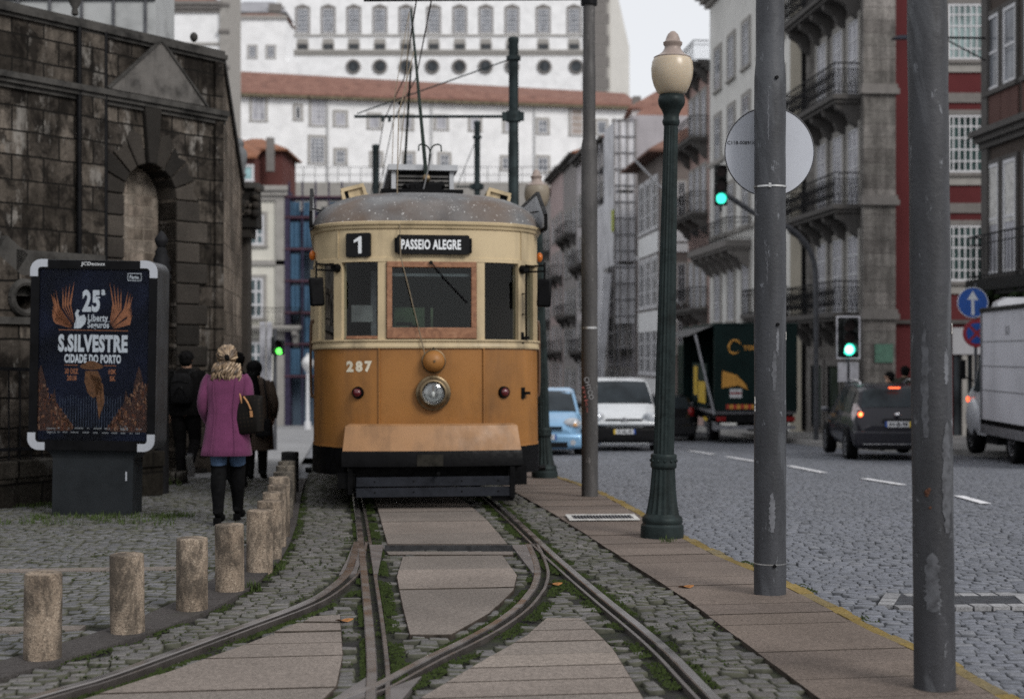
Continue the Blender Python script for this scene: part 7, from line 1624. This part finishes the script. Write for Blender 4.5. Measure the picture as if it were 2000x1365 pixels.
# ---- sheeted scaffold and white house above the dark building
S_ = Fac('sheeted_scaffold', 'scaffold wrapped in pale grey sheeting above the dark stone building', 'scaffold', (P(285, 0, 29).x, 29), FA, 4.0)
m_sheet = mat('grey_sheeting', (.36,.37,.37), .6, var=.25, scale=1.2, bmp=.5, bscale=3); B = MB(); B.box(-.2, 6, -1.6, 0, 0, 7.0, m_sheet); B.build('sheeting', parent=S_.root, smooth=0)
B = MB()
for k in range(9): B.cyl((k*.65,.03,0),(k*.65,.03,7.1),.03,n=6,m=m_pole)
for k in range(4): B.cyl((-.2,.03,3+k*.9),(6,.03,3+k*.9),.025,n=6,m=m_pole)
B.build('scaffold_tubes', parent=S_.root)
C1 = Fac('white_house', 'white house with a grey stone corner pier behind the dark stone building', 'building', (P(446, 0, 130).x, 130), FA, 14)
x0, x1, _, _ = C1.rect(275, 0, 430, 95); zc_ = C1.hit(350, 26)[1]; C1.wall(x0, x1+6, 0, zc_, 8, m_white); C1.band(x0-.2, x1+6, zc_, 1.0, .5, m_gran, 'cornice', 3); C1.roof(x0, x1+6, zc_+1.0, 8, 2.0, m_tile, .2); C1.band(x0-.1, x1+6, C1.hit(350, 70)[1]-.9, .25, .1, m_gran_l, 'string_course', 1)
B = MB(); B.box(0, .75, -6, .25, 0, C1.hit(440, -40)[1], m_gran_l); 
for py in (66, 14, 136): B.box(-.12, .87, -.1, .4, C1.hit(440, py)[1], C1.hit(440, py)[1]+.3, m_gran)
B.build('corner_pier', parent=C1.root, smooth=0)
C2 = Fac('white_house', 'small plain white house with three little square windows, below the palace', 'building', (P(575, 0, 192).x, 192), FA, 20)
x0, x1, z0, z1 = C2.rect(441, 38, 558, 140); C2.wall(x0, x1, 0, z1, 7, m_white); x0b, x1b, _, zb2 = C2.rect(556, 118, 580, 140); C2.wall(x0b, x0, 0, C2.hit(570, 120)[1], 6, m_white, 'low_wall')
for px in (456, 493, 529): a = C2.rect(px-7, 91, px+7, 113); C2.win(*a, m_wfr, p_grey, m_gran_l, 2, 3, sw=.2, fw=.1, bw=.06)
C2.band(x0-.2, x1+.2, z1, .4, .3, m_gran_l, 'cornice', 1); C2.roof(x0, x1, z1+.4, 7, 1.2, m_tile2, .2)
C3 = Fac('tiled_house', 'house with grey roof tiles and a dormer below the left end of the palace', 'building', (P(560, 0, 205).x, 205), FA, 25)
x0, x1, z0, z1 = C3.rect(440, 10, 556, 60); C3.wall(x0, x1, 0, z1-1, 6, m_gran_l); C3.roof(x0, x1, z1-1, 6, 2.2, plaster('slate', (.3,.3,.32)), .3); a = C3.rect(525, 8, 550, 36); C3.wall(*a, .6, m_gran, 'dormer', y=.3)
# ---- palace on the hill
D = Fac('palace', 'huge white palace with granite framed windows on the hill behind everything', 'building', (P(1142, 0, 252).x, 252), FA, 20)
xL = D.hit(540, 100)[0]; zT = D.hit(800, -70)[1]; D.wall(0, xL, 0, zT, 30, m_white)
zb0 = D.hit(800, 109)[1]; D.band(-.3, xL, zb0, 1.0, .35, m_gran_l, 'string_course', 2); D.band(-.3, xL, D.hit(800, 70)[1]-.15, .3, .2, m_gran_l, 'string_course', 1)
for px in (541, 591, 641, 691, 742, 793, 847, 898, 949, 1000, 1061, 1121):
    x0, x1, z0, z1 = D.rect(px-11, 18, px+11, 64); D.win(x0, x1, z0, z1, m_wfr, p_grey, m_gran, 3, 5, sw=.32, fw=.16, bw=.09, arch=True)
    x0, x1, z0, z1 = D.rect(px-10, 86, px+10, 98); D.win(x0, x1, z0, z1, m_gran, p_dark, m_gran_l, 3, 1, sw=.2, fw=.08, sill=False)
    x0, x1, z0, z1 = D.rect(px-11, 76, px+11, 84); D.wall(x0, x1, z0, z1, .05, m_gran_l, 'apron_panel', y=.06)
for px in (690, 742, 793, 844, 897, 948, 1000, 1063, 1125):
    c_ = D.hit(px, 131); r_ = 1.0; B = MB(); rg = [(c_[0]+(r_+.15)*math.cos(a), .06, c_[1]+(r_+.15)*math.sin(a)) for a in np.linspace(0, 2*math.pi, 25)]; B.tube(rg, .22, 6, m_gran); o = B.build('round_window', parent=D.root); B = MB(); B.cyl((c_[0],-.02,c_[1]),(c_[0],.08,c_[1]),r_,n=24,m=p_dark); B.build('pane', parent=o, smooth=30)
B = MB(); B.box(-4.2, 0, -30, .3, 0, zT, m_gran_l); 
for k in range(24): B.box(-4.3 if k % 2 else -3.8, .1, -.05, .4, k*1.9, k*1.9+1.7, m_gran)
B.build('corner_pilaster', parent=D.root, smooth=0)
Dd = math.atan2(90, 6.5)
a_ = P(1184, 0, 252); b_ = P(1226, 0, 330)
D2 = Fac('palace_wing', 'receding side wing of the white palace with rows of windows against the sky', 'building', (a_.x, 252.2), math.atan2(b_.y-252.2, b_.x-a_.x), 20)
ln = 70; D2.wall(0, ln, 0, zT, .8, m_cream, y=0)
for r_ in range(5):
    D2.band(0, ln, 13+r_*6.4, .5, .3, m_gran_l, 'string_course', 1)
    for k in range(9): D2.win(3+k*7.2, 5.4+k*7.2, 14.4+r_*6.4, 18.4+r_*6.4, m_wfr, p_grey, m_gran, 2, 3, sw=.4, fw=.2, bw=.1)
# ---- long white building with the red roof
ea, eb = P(440, 0, 160), P(1232, 0, 169)
E = Fac('long_white_building', 'long white building with a brown red tile roof stretching behind the tram', 'building', (eb.x, eb.y), math.atan2(ea.y-eb.y, ea.x-eb.x), 16)
ln = (Vector((ea.x, ea.y))-E.o).length; ze = E.hit(840, 192)[1]; E.wall(0, ln, 0, ze, 12, m_white)
B = MB(); B.add([(-1,.7,ze-.1),(ln+1,.7,ze-.1),(ln+1,-6,ze+3.5),(-1,-6,ze+2.5),(ln+1,-12,ze-.1),(-1,-12,ze-.1),(-1,.7,ze-.45),(ln+1,.7,ze-.45),(-1,0,ze-.6),(ln+1,0,ze-.6)], [(0,1,2,3),(3,2,4,5),(6,7,1,0),(8,9,7,6),(1,4,2),(0,3,5)], m_tile); B.build('roof', parent=E.root, smooth=0)
B = MB(); B.box(-.5, ln+.5, .3, .75, ze-.62, ze-.3, mat('mossy_eave', (.14,.12,.08), .9, var=.5, scale=3)); B.build('eave', parent=E.root, smooth=0)
for (px, py, wd, ht, cols, rows, pm) in ((505,211,13,25,2,3,p_curt),(582,221,5,13,1,1,p_dark),(622,219,14,26,3,5,p_curt),(665,233,10,13,1,1,p_curt),(731,238,10,13,1,1,p_curt),(620,294,14,25,3,6,p_grey),(665,307,9,13,2,2,p_grey),(795,240,9,13,1,1,p_curt),(862,241,10,12,1,1,p_curt),(928,243,9,12,1,1,p_curt),(995,246,9,12,1,1,p_curt),(1060,248,9,13,2,2,p_grey),(1127,238,12,26,1,4,pane('brown_shutter', (.32,.27,.24), .6, .15)),(1175,250,9,13,1,1,p_grey),(735,312,9,12,2,2,p_grey),(798,312,9,12,2,2,p_grey),(868,314,9,12,2,2,p_grey),(990,320,9,12,2,2,p_grey),(1060,322,10,14,2,2,p_grey),(520,300,11,18,2,3,p_grey)):
    a = E.rect(px-wd, py-ht, px+wd, py+ht); E.win(*a, m_wfr, pm, m_gran_l, cols, rows, sw=.28, fw=.12, bw=.08)
for px in (460, 640, 843, 1044): E.pipe(E.hit(px, 250)[0], 0, ze-.6, mat('grey_downpipe', (.5,.5,.5), .6), .14)
TW = Fac('terrace_wall', 'grey terrace retaining wall with a railing below the long white building', 'wall', (P(1200, 0, 148).x, 148), FA, -4)
x1 = TW.hit(440, 370)[0]; z1 = TW.hit(800, 356)[1]; TW.wall(0, x1+20, 0, z1, 3, m_gran_l); B = MB()
for k in range(46): B.cyl((k*1.2,-.3,z1),(k*1.2,-.3,z1+1.6),.035,n=5,m=m_iron)
for z in (.8, 1.6): B.cyl((0,-.3,z1+z),(x1+20,-.3,z1+z),.03,n=5,m=m_iron)
B.build('railing', parent=TW.root)
o = B = MB(); sh_ = [(-60,149),(60,149),(60,160),(-60,160)]
vs = [(-150,150,18),(150,150,16),(200,420,30),(-200,420,30),(-150,150,-6),(150,150,-6)]; o = MB().add(vs, [(0,1,2,3),(4,5,1,0)], m_far).build('hill', smooth=0); struct(o)
# green bank seen through the tram windows
B = MB(); rg = []
for x in np.linspace(-14, .3, 20): rg.append([(x, 88+.6*math.sin(x), -3), (x, 89+.5*math.sin(x*1.3), 1.5+.4*math.sin(x*.8)), (x, 92, 4.6+.5*math.sin(x*.6)), (x, 98, 5.2), (x, 98, -3)])
B.loft(rg, mat('grass_slope', (.06,.088,.045), .95, var=.4, scale=.8)); struct(B.build('embankment', smooth=60))
# ---- left end of the street: red house, cream house, blue netted scaffold, distant lamp
Rh = Fac('red_house', 'brown red house with orange tile roofs above the cream house', 'building', (P(556, 0, 100).x, 100), FA, -3)
m_redp = plaster('brown_red_render', (.12,.05,.045), .2); a = Rh.rect(505, 292, 552, 365); Rh.wall(a[0], a[1]+3, 0, a[3], 6, m_redp); Rh.roof(a[0], a[1]+3, a[3], 6, 1.2, m_tile3, .4)
a = Rh.rect(462, 318, 512, 372); Rh.wall(a[0], a[1], 0, a[3], 3, m_redp, 'front_bay', y=3); B = MB(); B.add([(a[0]-.3,3.4,a[3]),(a[1]+.6,3.4,a[3]),(a[1]+.3,0,a[3]+2.0),(a[0],0,a[3]+.9),(a[0]-.3,3.4,a[3]-.15),(a[1]+.6,3.4,a[3]-.15)],[(0,1,2,3),(4,5,1,0)],m_tile3); B.build('bay_roof', parent=Rh.root, smooth=0)
c_ = Rh.rect(484, 336, 508, 362); Rh.win(*c_, m_wfr, pane('teal_pane', (.25,.4,.42), .3), m_wfr, 1, 1, y=3.0, sw=.12)
Rh.wall(*Rh.rect(527, 275, 541, 340), .5, m_gran, 'chimney', y=1.5)
Gh = Fac('cream_house', 'narrow cream house with tall white windows and a balcony at the end of the pavement', 'building', (P(556, 0, 74.3).x, 74.3), FA, -3.2)
m_crmh = plaster('pale_cream_render', (.66,.64,.57), .1); zt_ = Gh.hit(500, 392)[1]; Gh.wall(0, 9, 0, zt_, 8, m_crmh)
B = MB(); B.box(-.02, .45, -.5, .12, 0, zt_, m_gran_l); B.build('corner_pilaster', parent=Gh.root, smooth=0); Gh.band(-.15, 9, zt_, .75, .4, m_gran_l, 'cornice', 3); Gh.band(-.1, 9, zt_-.0, .05, .1, m_gran, 'frieze', 1)
for (p0, y0, p1, y1, ar) in ((487,420,516,479,0),(486,543,514,621,0),(486,668,514,742,0)):
    a = Gh.rect(p0, y0, p1, y1); Gh.win(*a, m_wfr, pane('teal_dark_pane', (.06,.09,.1)), m_gran_l, 2, 3, sw=.18, fw=.12, bw=.1)
Gh.band(-.05, 9, Gh.hit(500, 518)[1], .25, .12, m_gran_l, 'string_course', 1)
za = Gh.hit(510, 636)[1]; Gh.balcony(-.9, Gh.hit(474, 630)[0]+.6, za, .8, m_gran_l, m_iron, 2, .9)
m_blue = mat('blue_netting', (.045,.1,.165), .8, var=.4, scale=.5, bmp=.4, bscale=4); m_purp = mat('purple_net_edge', (.035,.028,.06), .8, var=.3); m_rtube = mat('red_scaffold_tube', (.075,.03,.045), .6)
H_ = Fac('netted_scaffold', 'scaffold hung with blue netting, left of the tram, beyond the walkers', 'scaffold', (P(668, 0, 74.2).x, 74.2), FA, -3.2)
x1 = H_.hit(556, 500)[0]; xb_ = H_.hit(565, 500)[0]; zt_ = H_.hit(590, 385)[1]
H_.wall(0, x1, 0, zt_-.6, 6, plaster('blue_grey_wall', (.11,.15,.2), .3), 'wall_behind', y=-1.2); B = MB(); B.box(xb_, x1, -1.1, .05, 0, zt_+.3, m_purp); B.build('dark_net', parent=H_.root, smooth=0)
for i, py in enumerate((385, 425, 487, 549, 611, 672, 735)):
    z = H_.hit(590, py)[1]; B = MB(); B.cyl((0,.05,z),(x1,.05,z),.06,n=6,m=m_rtube); B.box(0,x1,-1.0,-.1,z-.1,z-.04,m_purp); B.build('scaffold_lift', parent=H_.root, smooth=0)
    if i < 6:
        z2 = H_.hit(590, (385,425,487,549,611,672,735)[i+1])[1]
        for k in range(4):
            xk = xb_*k/4; 
            if (i*3+k) % 7 != 1:
                B = MB(); n = 8; vs = [(xk+.12+(xb_/4-.2)*q/n, .06+.05*math.sin(q*1.7+i), zz) for zz in (z2+.1, z-.25) for q in range(n+1)]; B.add(vs, [(q, q+1, n+2+q, n+1+q) for q in range(n)], m_blue); B.build('net_panel', parent=H_.root, smooth=60, fix=False)
            else:
                H_.wall(xk+.15, xk+xb_/4-.15, z2+.4, z-.4, .05, p_blue, 'window', y=-1.15)
for k in range(5): B = MB(); B.cyl((xb_*k/4,.02,0),(xb_*k/4,.02,zt_+.8),.05,n=6,m=m_purp); B.build('standard', parent=H_.root)
yl_ = 62.0; o = thing('street_lamp', 'small white globe street lamp far off in front of the blue netting', 'street lamp', ((601-1000)/FPX*yl_, yl_, gzf(yl_))); zg = P(601, 712, yl_).z-o.location.z
B = MB(); B.lathe([(.16,0),(.14,.3),(.08,.4),(.06,zg-.3)], 12, m_wfr); B.build('post', parent=o); B = MB(); B.lathe([(.1,zg-.3),(.22,zg-.1),(.26,zg+.1),(.2,zg+.25),(.06,zg+.4),(.02,zg+.5)], 14, mat('lamp_white', (.6,.6,.6), .4)); B.build('lantern', parent=o)
# ---- right hand row
def row_building(name, label, Y0, Y1, zt, wm, **k):
    f = Fac(name, label, 'building', (RX(Y0), Y0), RA, gzf(Y0)-.3); f.L = math.hypot(RX(Y1)-RX(Y0), Y1-Y0); f.zt = zt-f.zb; f.wall(0, f.L-.02, 0, f.zt, k.get('d', 9), wm); return f
m_stone = blockmat('grey_ashlar', [(0.204,0.189,0.178),(0.255,0.240,0.224),(0.296,0.275,0.260),(0.235,0.220,0.204)], (.11,.1,.095), .8, .42, .01, streaks=.5, stain=.5)
Nb = row_building('balcony_house', 'grey granite house with iron balconies between the round sign and the red house', 46.3, 54.9, 21, m_stone, d=.93)
lv = [2.95, 6.5, 10.1, 13.7, 17.2]
for i, z in enumerate(lv):
    z -= Nb.zb; Nb.balcony(.35, 6.6, z, .95, m_gran_d, m_iron, 5, 1.02, ornate=True)
    for x0 in (.55, 2.25, 4.1): Nb.win(x0, x0+1.05, z+.02, z+2.55, m_wfr, p_curt, m_gran_l, 2, 4, sw=.2, sill=False, bw=.05)
for x0 in (.6, 2.6, 4.6): Nb.win(x0, x0+1.3, .4, 2.6, m_black, p_dark, m_gran, 1, 1, sw=.2, sill=False)
Nb.wall(6.9, 8.55, 0, Nb.zt, .1, plaster('beige_render', (.34,.31,.255), .25), 'rendered_strip', y=.1); Nb.pipe(6.8, .2, Nb.zt, m_black, .07)
B = MB(); zz = Nb.zt; B.box(-.2,.0,-.95,.12,0,zz,m_stone)
for z in (2.7, 6.4, 10.0, 13.6): B.box(-.32,-.0,-1.05,.22,z-Nb.zb,z-Nb.zb+.18,m_gran); B.box(-.27,0,-1.0,.18,z-Nb.zb+.18,z-Nb.zb+.32,m_gran)
B.build('corner_pilaster', parent=Nb.root, smooth=0)
B = MB(); B.box(-.24,-.205,-.85,-.25,2.05-Nb.zb-1.35+.6,2.05-Nb.zb-.75+.6,mat('green_shop_sign', (.1,.2,.15), .5)); B.build('shop_sign', parent=Nb.root, smooth=0)
m_redw = plaster('dark_red_render', (.115,.03,.032), .35)
Rd = Fac('red_house', 'dark red house with white grid windows between the two steel poles and the right edge', 'building', (20.5, 46.75), FA, gzf(46)-.3)
xE = Rd.hit(1747, 300)[0]; Rd.wall(0, xE, 0, 21.3, 7, m_redw)
for (y0, y1) in ((8,118),(225,338),(440,550),(-200,-96)):
    a = Rd.rect(1850, y0, 1930, y1); Rd.win(*a, m_wfr, pane('dark_teal_pane', (.035,.06,.058)) if y0 > 100 else pane('painted_reflection_pane', (.25,.33,.33), .2), m_gran, 7, 5, sw=.16, fw=.08, bw=.045)  # upper panes: pale reflection painted into the colour
    z = Rd.hit(1880, y0-25)[1]; Rd.wall(a[0]-.35, a[1]+.3, z-.02, z+.3, .04, m_gran, 'lintel', y=.05); z = Rd.hit(1880, y1+18)[1]; Rd.wall(a[0]-.35, a[1]+.3, z-.1, z+.22, .04, m_gran_l, 'sill_band', y=.06)
z = Rd.hit(1880, 632)[1]; Rd.band(0, xE, z, .12, .12, m_gran_d, 'string_course', 1)
a = Rd.rect(1858, 640, 2000, 692); Rd.wall(a[0], a[1], a[2], a[3], .1, plaster('pale_fascia', (.4,.4,.42)), 'shop_fascia', y=.12)
a = Rd.rect(1862, 694, 2000, 878); Rd.wall(a[0], a[1], 0, a[3], .03, p_dark, 'shop_window', y=.04); 
for px in (1882, 1902): a = Rd.rect(px-5, 694, px+5, 880); Rd.wall(a[0], a[1], 0, a[3], .08, m_gran_l, 'shop_pier', y=.14)
o = thing('wall_lantern', 'dark street lantern on a long bracket in front of the red house', 'street lamp', (RX(36.6)-.3, 36.6, P(1760, 75, 36.6).z)); B = MB(); xl_ = P(1762, 75, 36.6).x-o.location.x
B.cyl((0.3,0,0),(xl_+.5,0,.02),.03,n=8,m=m_iron); B.cyl((0.25,0,-.6),(xl_*.45,0,0),.02,n=6,m=m_iron); B.build('bracket', parent=o); B = MB(); B.loft([[(xl_-.28,-.12,-.03),(xl_-.28,.12,-.03),(xl_+.5,.1,-.02),(xl_+.5,-.1,-.02)],[(xl_-.1,-.08,.06),(xl_-.1,.08,.06),(xl_+.5,.08,.08),(xl_+.5,-.08,.08)]], mat('lantern_grey', (.05,.055,.075), .5)); B.build('lamp_head', parent=o, smooth=0)
# corner building at the right edge
m_brst = plaster('brown_stone', (.085,.07,.062), .45, scale=2.5); m_brp = plaster('red_brown_panel', (.12,.07,.062), .3)
Mb = Fac('corner_house', 'brown stone house with white framed windows at the right edge, iron balcony low down', 'building', (RX(26), 26), RA, gzf(30)-.3); Mb.L = math.hypot(.08*10.8, 10.8); Mb.wall(0, Mb.L, 0, 16, 8, m_brst)
W_ = lambda p: Mb.hit(p, 300)[0]
xs_ = [(W_(1954), W_(1930)), (W_(1988), W_(1962)), (W_(2040), W_(2004)), (W_(2130), W_(2060))]
for x0, x1 in xs_:
    x0, x1 = min(x0, x1), max(x0, x1); z = lambda p: CAMH+(HOR-p)/FPX*35.8-Mb.zb
    Mb.win(x0, x1, z(170), z(20), m_wfr, p_grey, m_gran_d, 1, 2, sw=.1, fw=.1, bw=.07); Mb.win(x0, x1, z(535), z(315), m_wfr, p_curt, m_gran_d, 1, 2, sw=.1, fw=.1, bw=.07, shutter=(.45, mat('roller_blind', (.55,.54,.52), .6)))
    Mb.win(x0, x1, z(860), z(640), m_wfr, p_dark, m_gran_d, 1, 2, sw=.1, fw=.08); Mb.wall(x0-.1, x1+.1, z(238), z(180), .06, m_brp, 'panel', y=.05)
z = lambda p: CAMH+(HOR-p)/FPX*36-Mb.zb
Mb.band(0, Mb.L+.1, z(284), .45, .42, m_gran_d, 'cornice', 3); Mb.balcony(.5, Mb.L+.05, z(545), .52, m_black, m_iron, 5, 1.1, th=.3)
B = MB(); r0 = random.Random(12)
for k in range(120): x = r0.uniform(.6, Mb.L); B.sphere((x, .3+r0.uniform(-.15,.2), z(545)-.33-r0.uniform(0,.18)), (.12,.1,.07), mat('hanging_ivy', (.018,.03,.012), .9, var=.5), 6, 4)
o = B.build('ivy', parent=Mb.root, smooth=0); o['kind'] = 'stuff'
B = MB(); B.box(Mb.L-.3, Mb.L+.06, -.1, .1, 0, 16, m_gran_d); B.build('corner_pilaster', parent=Mb.root, smooth=0)
# white house, pink house
Pw = row_building('white_house', 'tall white house with grey window frames, behind the overhead traffic light', 55.0, 69.4, 18.4, plaster('white_street_render', (.68,.67,.64), .22))
for r_ in range(5):
    for k in range(5):
        x0 = 1.0+k*2.75; z0 = [.7, 4.0, 8.1, 11.6, 15.0][r_]-Pw.zb-.9; hh = [2.3, 2.7, 2.1, 2.1, 1.9][r_]; Pw.win(x0, x0+1.15, z0, z0+hh, m_wfr, p_curt if r_ < 2 else p_grey, m_gran_l, 2, 3, sw=.2, bw=.05)
Pw.band(-.1, Pw.L+.2, Pw.zt, .6, .7, m_gran_l, 'cornice', 3); Pw.roof(0, Pw.L, Pw.zt+.6, 9, 1.6, m_tile2, .3)
for z in (7.0, 10.6): Pw.band(0, Pw.L, z-Pw.zb, .2, .1, m_gran_l, 'string_course', 1)
Pw.balcony(6.2, 14.2, 6.5-Pw.zb, 1.15, m_gran, m_iron, 6, .95, th=.3); Pw.balcony(.4, 4.6, 3.2-Pw.zb, .9, m_gran_d, m_iron, 4, 1.0)
Qp = row_building('pink_house', 'faded pink house with dark iron balconies and two flag poles', 69.5, 74.6, 15.4, plaster('faded_pink_render', (.42,.3,.27), .3))
for r_ in range(4):
    z0 = [-.5, 3.9, 8.6, 12.3][r_]-Qp.zb+.0
    for x0 in (.6, 2.1, 3.6): Qp.win(x0, x0+.95, z0, z0+2.3, m_wfr, p_curt, m_gran_l, 2, 3, sw=.15, bw=.05)
    if r_: Qp.balcony(.2, 5.0, z0-.06, .9, m_gran_d, m_iron, 3, 1.0)
Qp.band(-.1, Qp.L+.1, Qp.zt, .5, .6, m_gran_d, 'cornice', 3); Qp.balcony(.1, 5.0, Qp.zt+.5, .8, m_gran_d, m_iron, 3, 1.0)
for z0 in (8.6, 3.6):
    B = MB(); B.cyl((3.6,.6,z0-Qp.zb+.4),(4.2,3.0,z0-Qp.zb+3.0),.045,n=8,m=m_wfr); B.build('flag_pole', parent=Qp.root)
# corner block beyond the side street
Lc = Fac('corner_block', 'brownish corner house with white windows and a wide tiled eave, behind the lamp post', 'building', (P(1292, 0, 80.5).x, 80.5), RA, gzf(80)-.3)
m_tanw = plaster('grey_brown_render', (.2,.172,.16), .35); zt_ = CAMH+(HOR-312)/FPX*84-Lc.zb; ll = 8.2; Lc.wall(0, ll, 0, zt_, 7, m_tanw)
Lc.roof(0, ll, zt_, 7, 2.6, m_tile2, .9); zz = lambda p, Y=84: CAMH+(HOR-p)/FPX*Y-Lc.zb
for (p0, p1) in ((355, 450), (508, 600), (640, 730)):
    for x0 in (1.2, 3.4, 5.6): Lc.win(x0, x0+1.5, zz(p1), zz(p0), m_wfr, p_dark, m_wfr, 2, 3, sw=.18, fw=.12, bw=.08)
    Lc.wall(.8, 7.4, zz(p1+48), zz(p1+8), .08, m_white, 'white_panel', y=.08)
La = Fac('square_side_house', 'front of the brown corner house facing the square, white bands and windows', 'building', (P(1292, 0, 80.4).x+6.5, 80.4), FA, gzf(80)-.3); La.wall(.05, 6.45, 0, zt_, .5, m_tanw)
for (p0, p1) in ((355, 430), (515, 590), (630, 690)):
    for px in (1303, 1330): a = La.rect(px-7, p0, px+9, p1); La.win(*a, m_wfr, p_dark, m_gran_l, 2, 3, sw=.1)
for (p0, p1) in ((440, 472), (476, 492), (616, 628)): a = La.rect(1294, p0, 1350, p1); La.wall(.1, a[1], a[2], a[3], .1, m_white, 'white_band', y=.1)
At = Fac('attic_house', 'pale house with peeling attic walls above the corner eave, orange roof behind', 'building', (P(1340, 0, 96).x+3, 96), FA, 0)
a = At.rect(1246, 235, 1345, 330); At.wall(a[0]-4, a[1], 0, a[3], 5, plaster('peeling_render', (.52,.49,.44), .85, scale=1.6)); At.roof(a[0]-4, a[1], a[3], 5, 2.0, m_tile, .5); 
for (p0, y0, p1, y1) in ((1300,250,1312,290),(1322,250,1334,290),(1256,252,1268,290),(1276,252,1288,290)): a = At.rect(p0, y0, p1, y1); At.win(*a, m_wfr, p_grey if p0 > 1290 else p_dark, m_gran, 2, 2)
At.band(-.5, 8, At.rect(1246, 238, 1345, 246)[2], .4, .3, m_gran_d, 'cornice', 2)
Or = Fac('orange_roof_house', 'house with a broad orange tile roof below the sky gap beside the lamp globe', 'building', (P(1385, 0, 125).x, 125), FA, 0); a = Or.rect(1235, 212, 1385, 300); Or.wall(a[0], a[1], 0, a[3], 8, m_white); Or.roof(a[0], a[1], a[3], 8, 2.4, m_tile3 if False else m_tile, .4); c_ = Or.rect(1240, 180, 1256, 212); Or.wall(*c_, .9, m_gran, 'chimney', y=-2)
# white netted scaffold and the far end of the row
m_net = mat('white_netting', (.62,.62,.65), .8, var=.25, scale=.6, bmp=.4, bscale=2)
Kb = row_building('scaffolded_house', 'house under pale white scaffold netting between grey pole and lamp post', 92, 103, 17.0, plaster('grey_lilac_render', (.4,.38,.4), .3))
for r_ in range(5):
    for k in range(4): Kb.win(.8+k*2.6, 2.0+k*2.6, .8+r_*3.5, 3.1+r_*3.5, m_wfr, p_dark if (k+r_) % 2 else p_curt, m_gran_l, 2, 3, sw=.2, fw=.1)
for k in range(6):
    B = MB(); B.cyl((k*2.1,1.0,0),(k*2.1,1.0,19),.06,n=6,m=m_rim); B.build('standard', parent=Kb.root)
for z in np.arange(2.5, 19, 2.1):
    B = MB(); B.box(0,10.6,.1,1.05,z-.06,z,m_gran); B.cyl((0,1.05,z+1),(10.6,1.05,z+1),.035,n=5,m=m_rim); B.build('scaffold_lift', parent=Kb.root, smooth=0)
B = MB(); n = 6
for za_, zb_ in ((6.2,10.0),(10.2,14.6),(14.8,19.2)):
    vs = [(-.12-.05*math.sin(k*2.1), -.1+1.3*k/n, z) for z in (za_, zb_) for k in range(n+1)]; B.add(vs, [(k, k+1, n+2+k, n+1+k) for k in range(n)], m_net)
B.build('end_net', parent=Kb.root, smooth=60, fix=False); B = MB()
for z in np.arange(2.5, 19.5, 1.05): B.cyl((-.2,-.2,z),(-.2,1.3,z),.045,n=5,m=m_rim)
for y in (-.1,.4,.9,1.25): B.cyl((-.22,y,0),(-.22,y,19.4),.045,n=5,m=m_gran)
B.build('end_frame', parent=Kb.root)
B = MB(); B.box(.1,5.2,1.06,1.14,10.0,19.4,m_net); B.build('net_sheet', parent=Kb.root, smooth=0); B = MB(); B.box(5.4,10.4,1.06,1.12,4.0,14.5,m_net); B.build('net_sheet', parent=Kb.root, smooth=0)
B = MB(); B.bar((1.2,1.5,9.5),(1.0,2.2,-1.0+1.5),.5,.3,m_net); B.bar((2.2,1.5,8.5),(.4,2.4,1.5),.12,.12,m_rim); B.build('rubble_chute', parent=Kb.root, smooth=0)
B = MB(); B.box(.3,1.2,1.2,1.25,12.2,13.6,mat('hi_vis_yellow', (.4,.45,.06), .7)); B.build('yellow_sheet', parent=Kb.root, smooth=0)
cols_ = [plaster('far_grey_render', (.42,.4,.39), .4), plaster('far_lilac_render', (.56,.53,.54), .35), plaster('far_stone', (.32,.3,.295), .45), plaster('far_pink', (.5,.4,.39), .35)]
lab_ = ['grey house with dark balconies next to the white netted scaffold', 'pale lilac house, third from the end of the far row', 'dark stone house with an orange tiled gable in the far row', 'pinkish house near the end of the far row by the second lamp', 'last grey house of the row, just right of the tram']
Ys_ = [103, 112, 121, 131, 142, 156]
for i in range(5):
    f = row_building('row_house', lab_[i], Ys_[i], Ys_[i+1], [16.8, 17.6, 18.6, 19.0, 18.2][i]-.2*i, cols_[i % 4])
    f.root['group'] = 'far houses of the right hand row'; n = 3
    for r_ in range(5):
        z0 = .6+r_*3.5+(.4 if i % 2 else 0)
        for k in range(n):
            x0 = .9+k*(f.L-1.2)/n; f.win(x0, x0+1.5, z0, z0+2.3, m_wfr, p_dark if (r_+k+i) % 3 else p_curt, m_gran_l, 2, 3, sw=.2, fw=.1, bw=.07)
        if (i+r_) % 2 == 0 and r_: f.balcony(.5, f.L-.5, z0-.05, .9, m_gran_d, m_iron, 3, 1.0, n=20)
    f.band(-.1, f.L, f.zt, .5, .7, m_gran_d, 'cornice', 2); f.roof(0, f.L, f.zt+.5, 8, 1.8, (m_tile2, m_tile, m_tile3)[i % 3], .5)
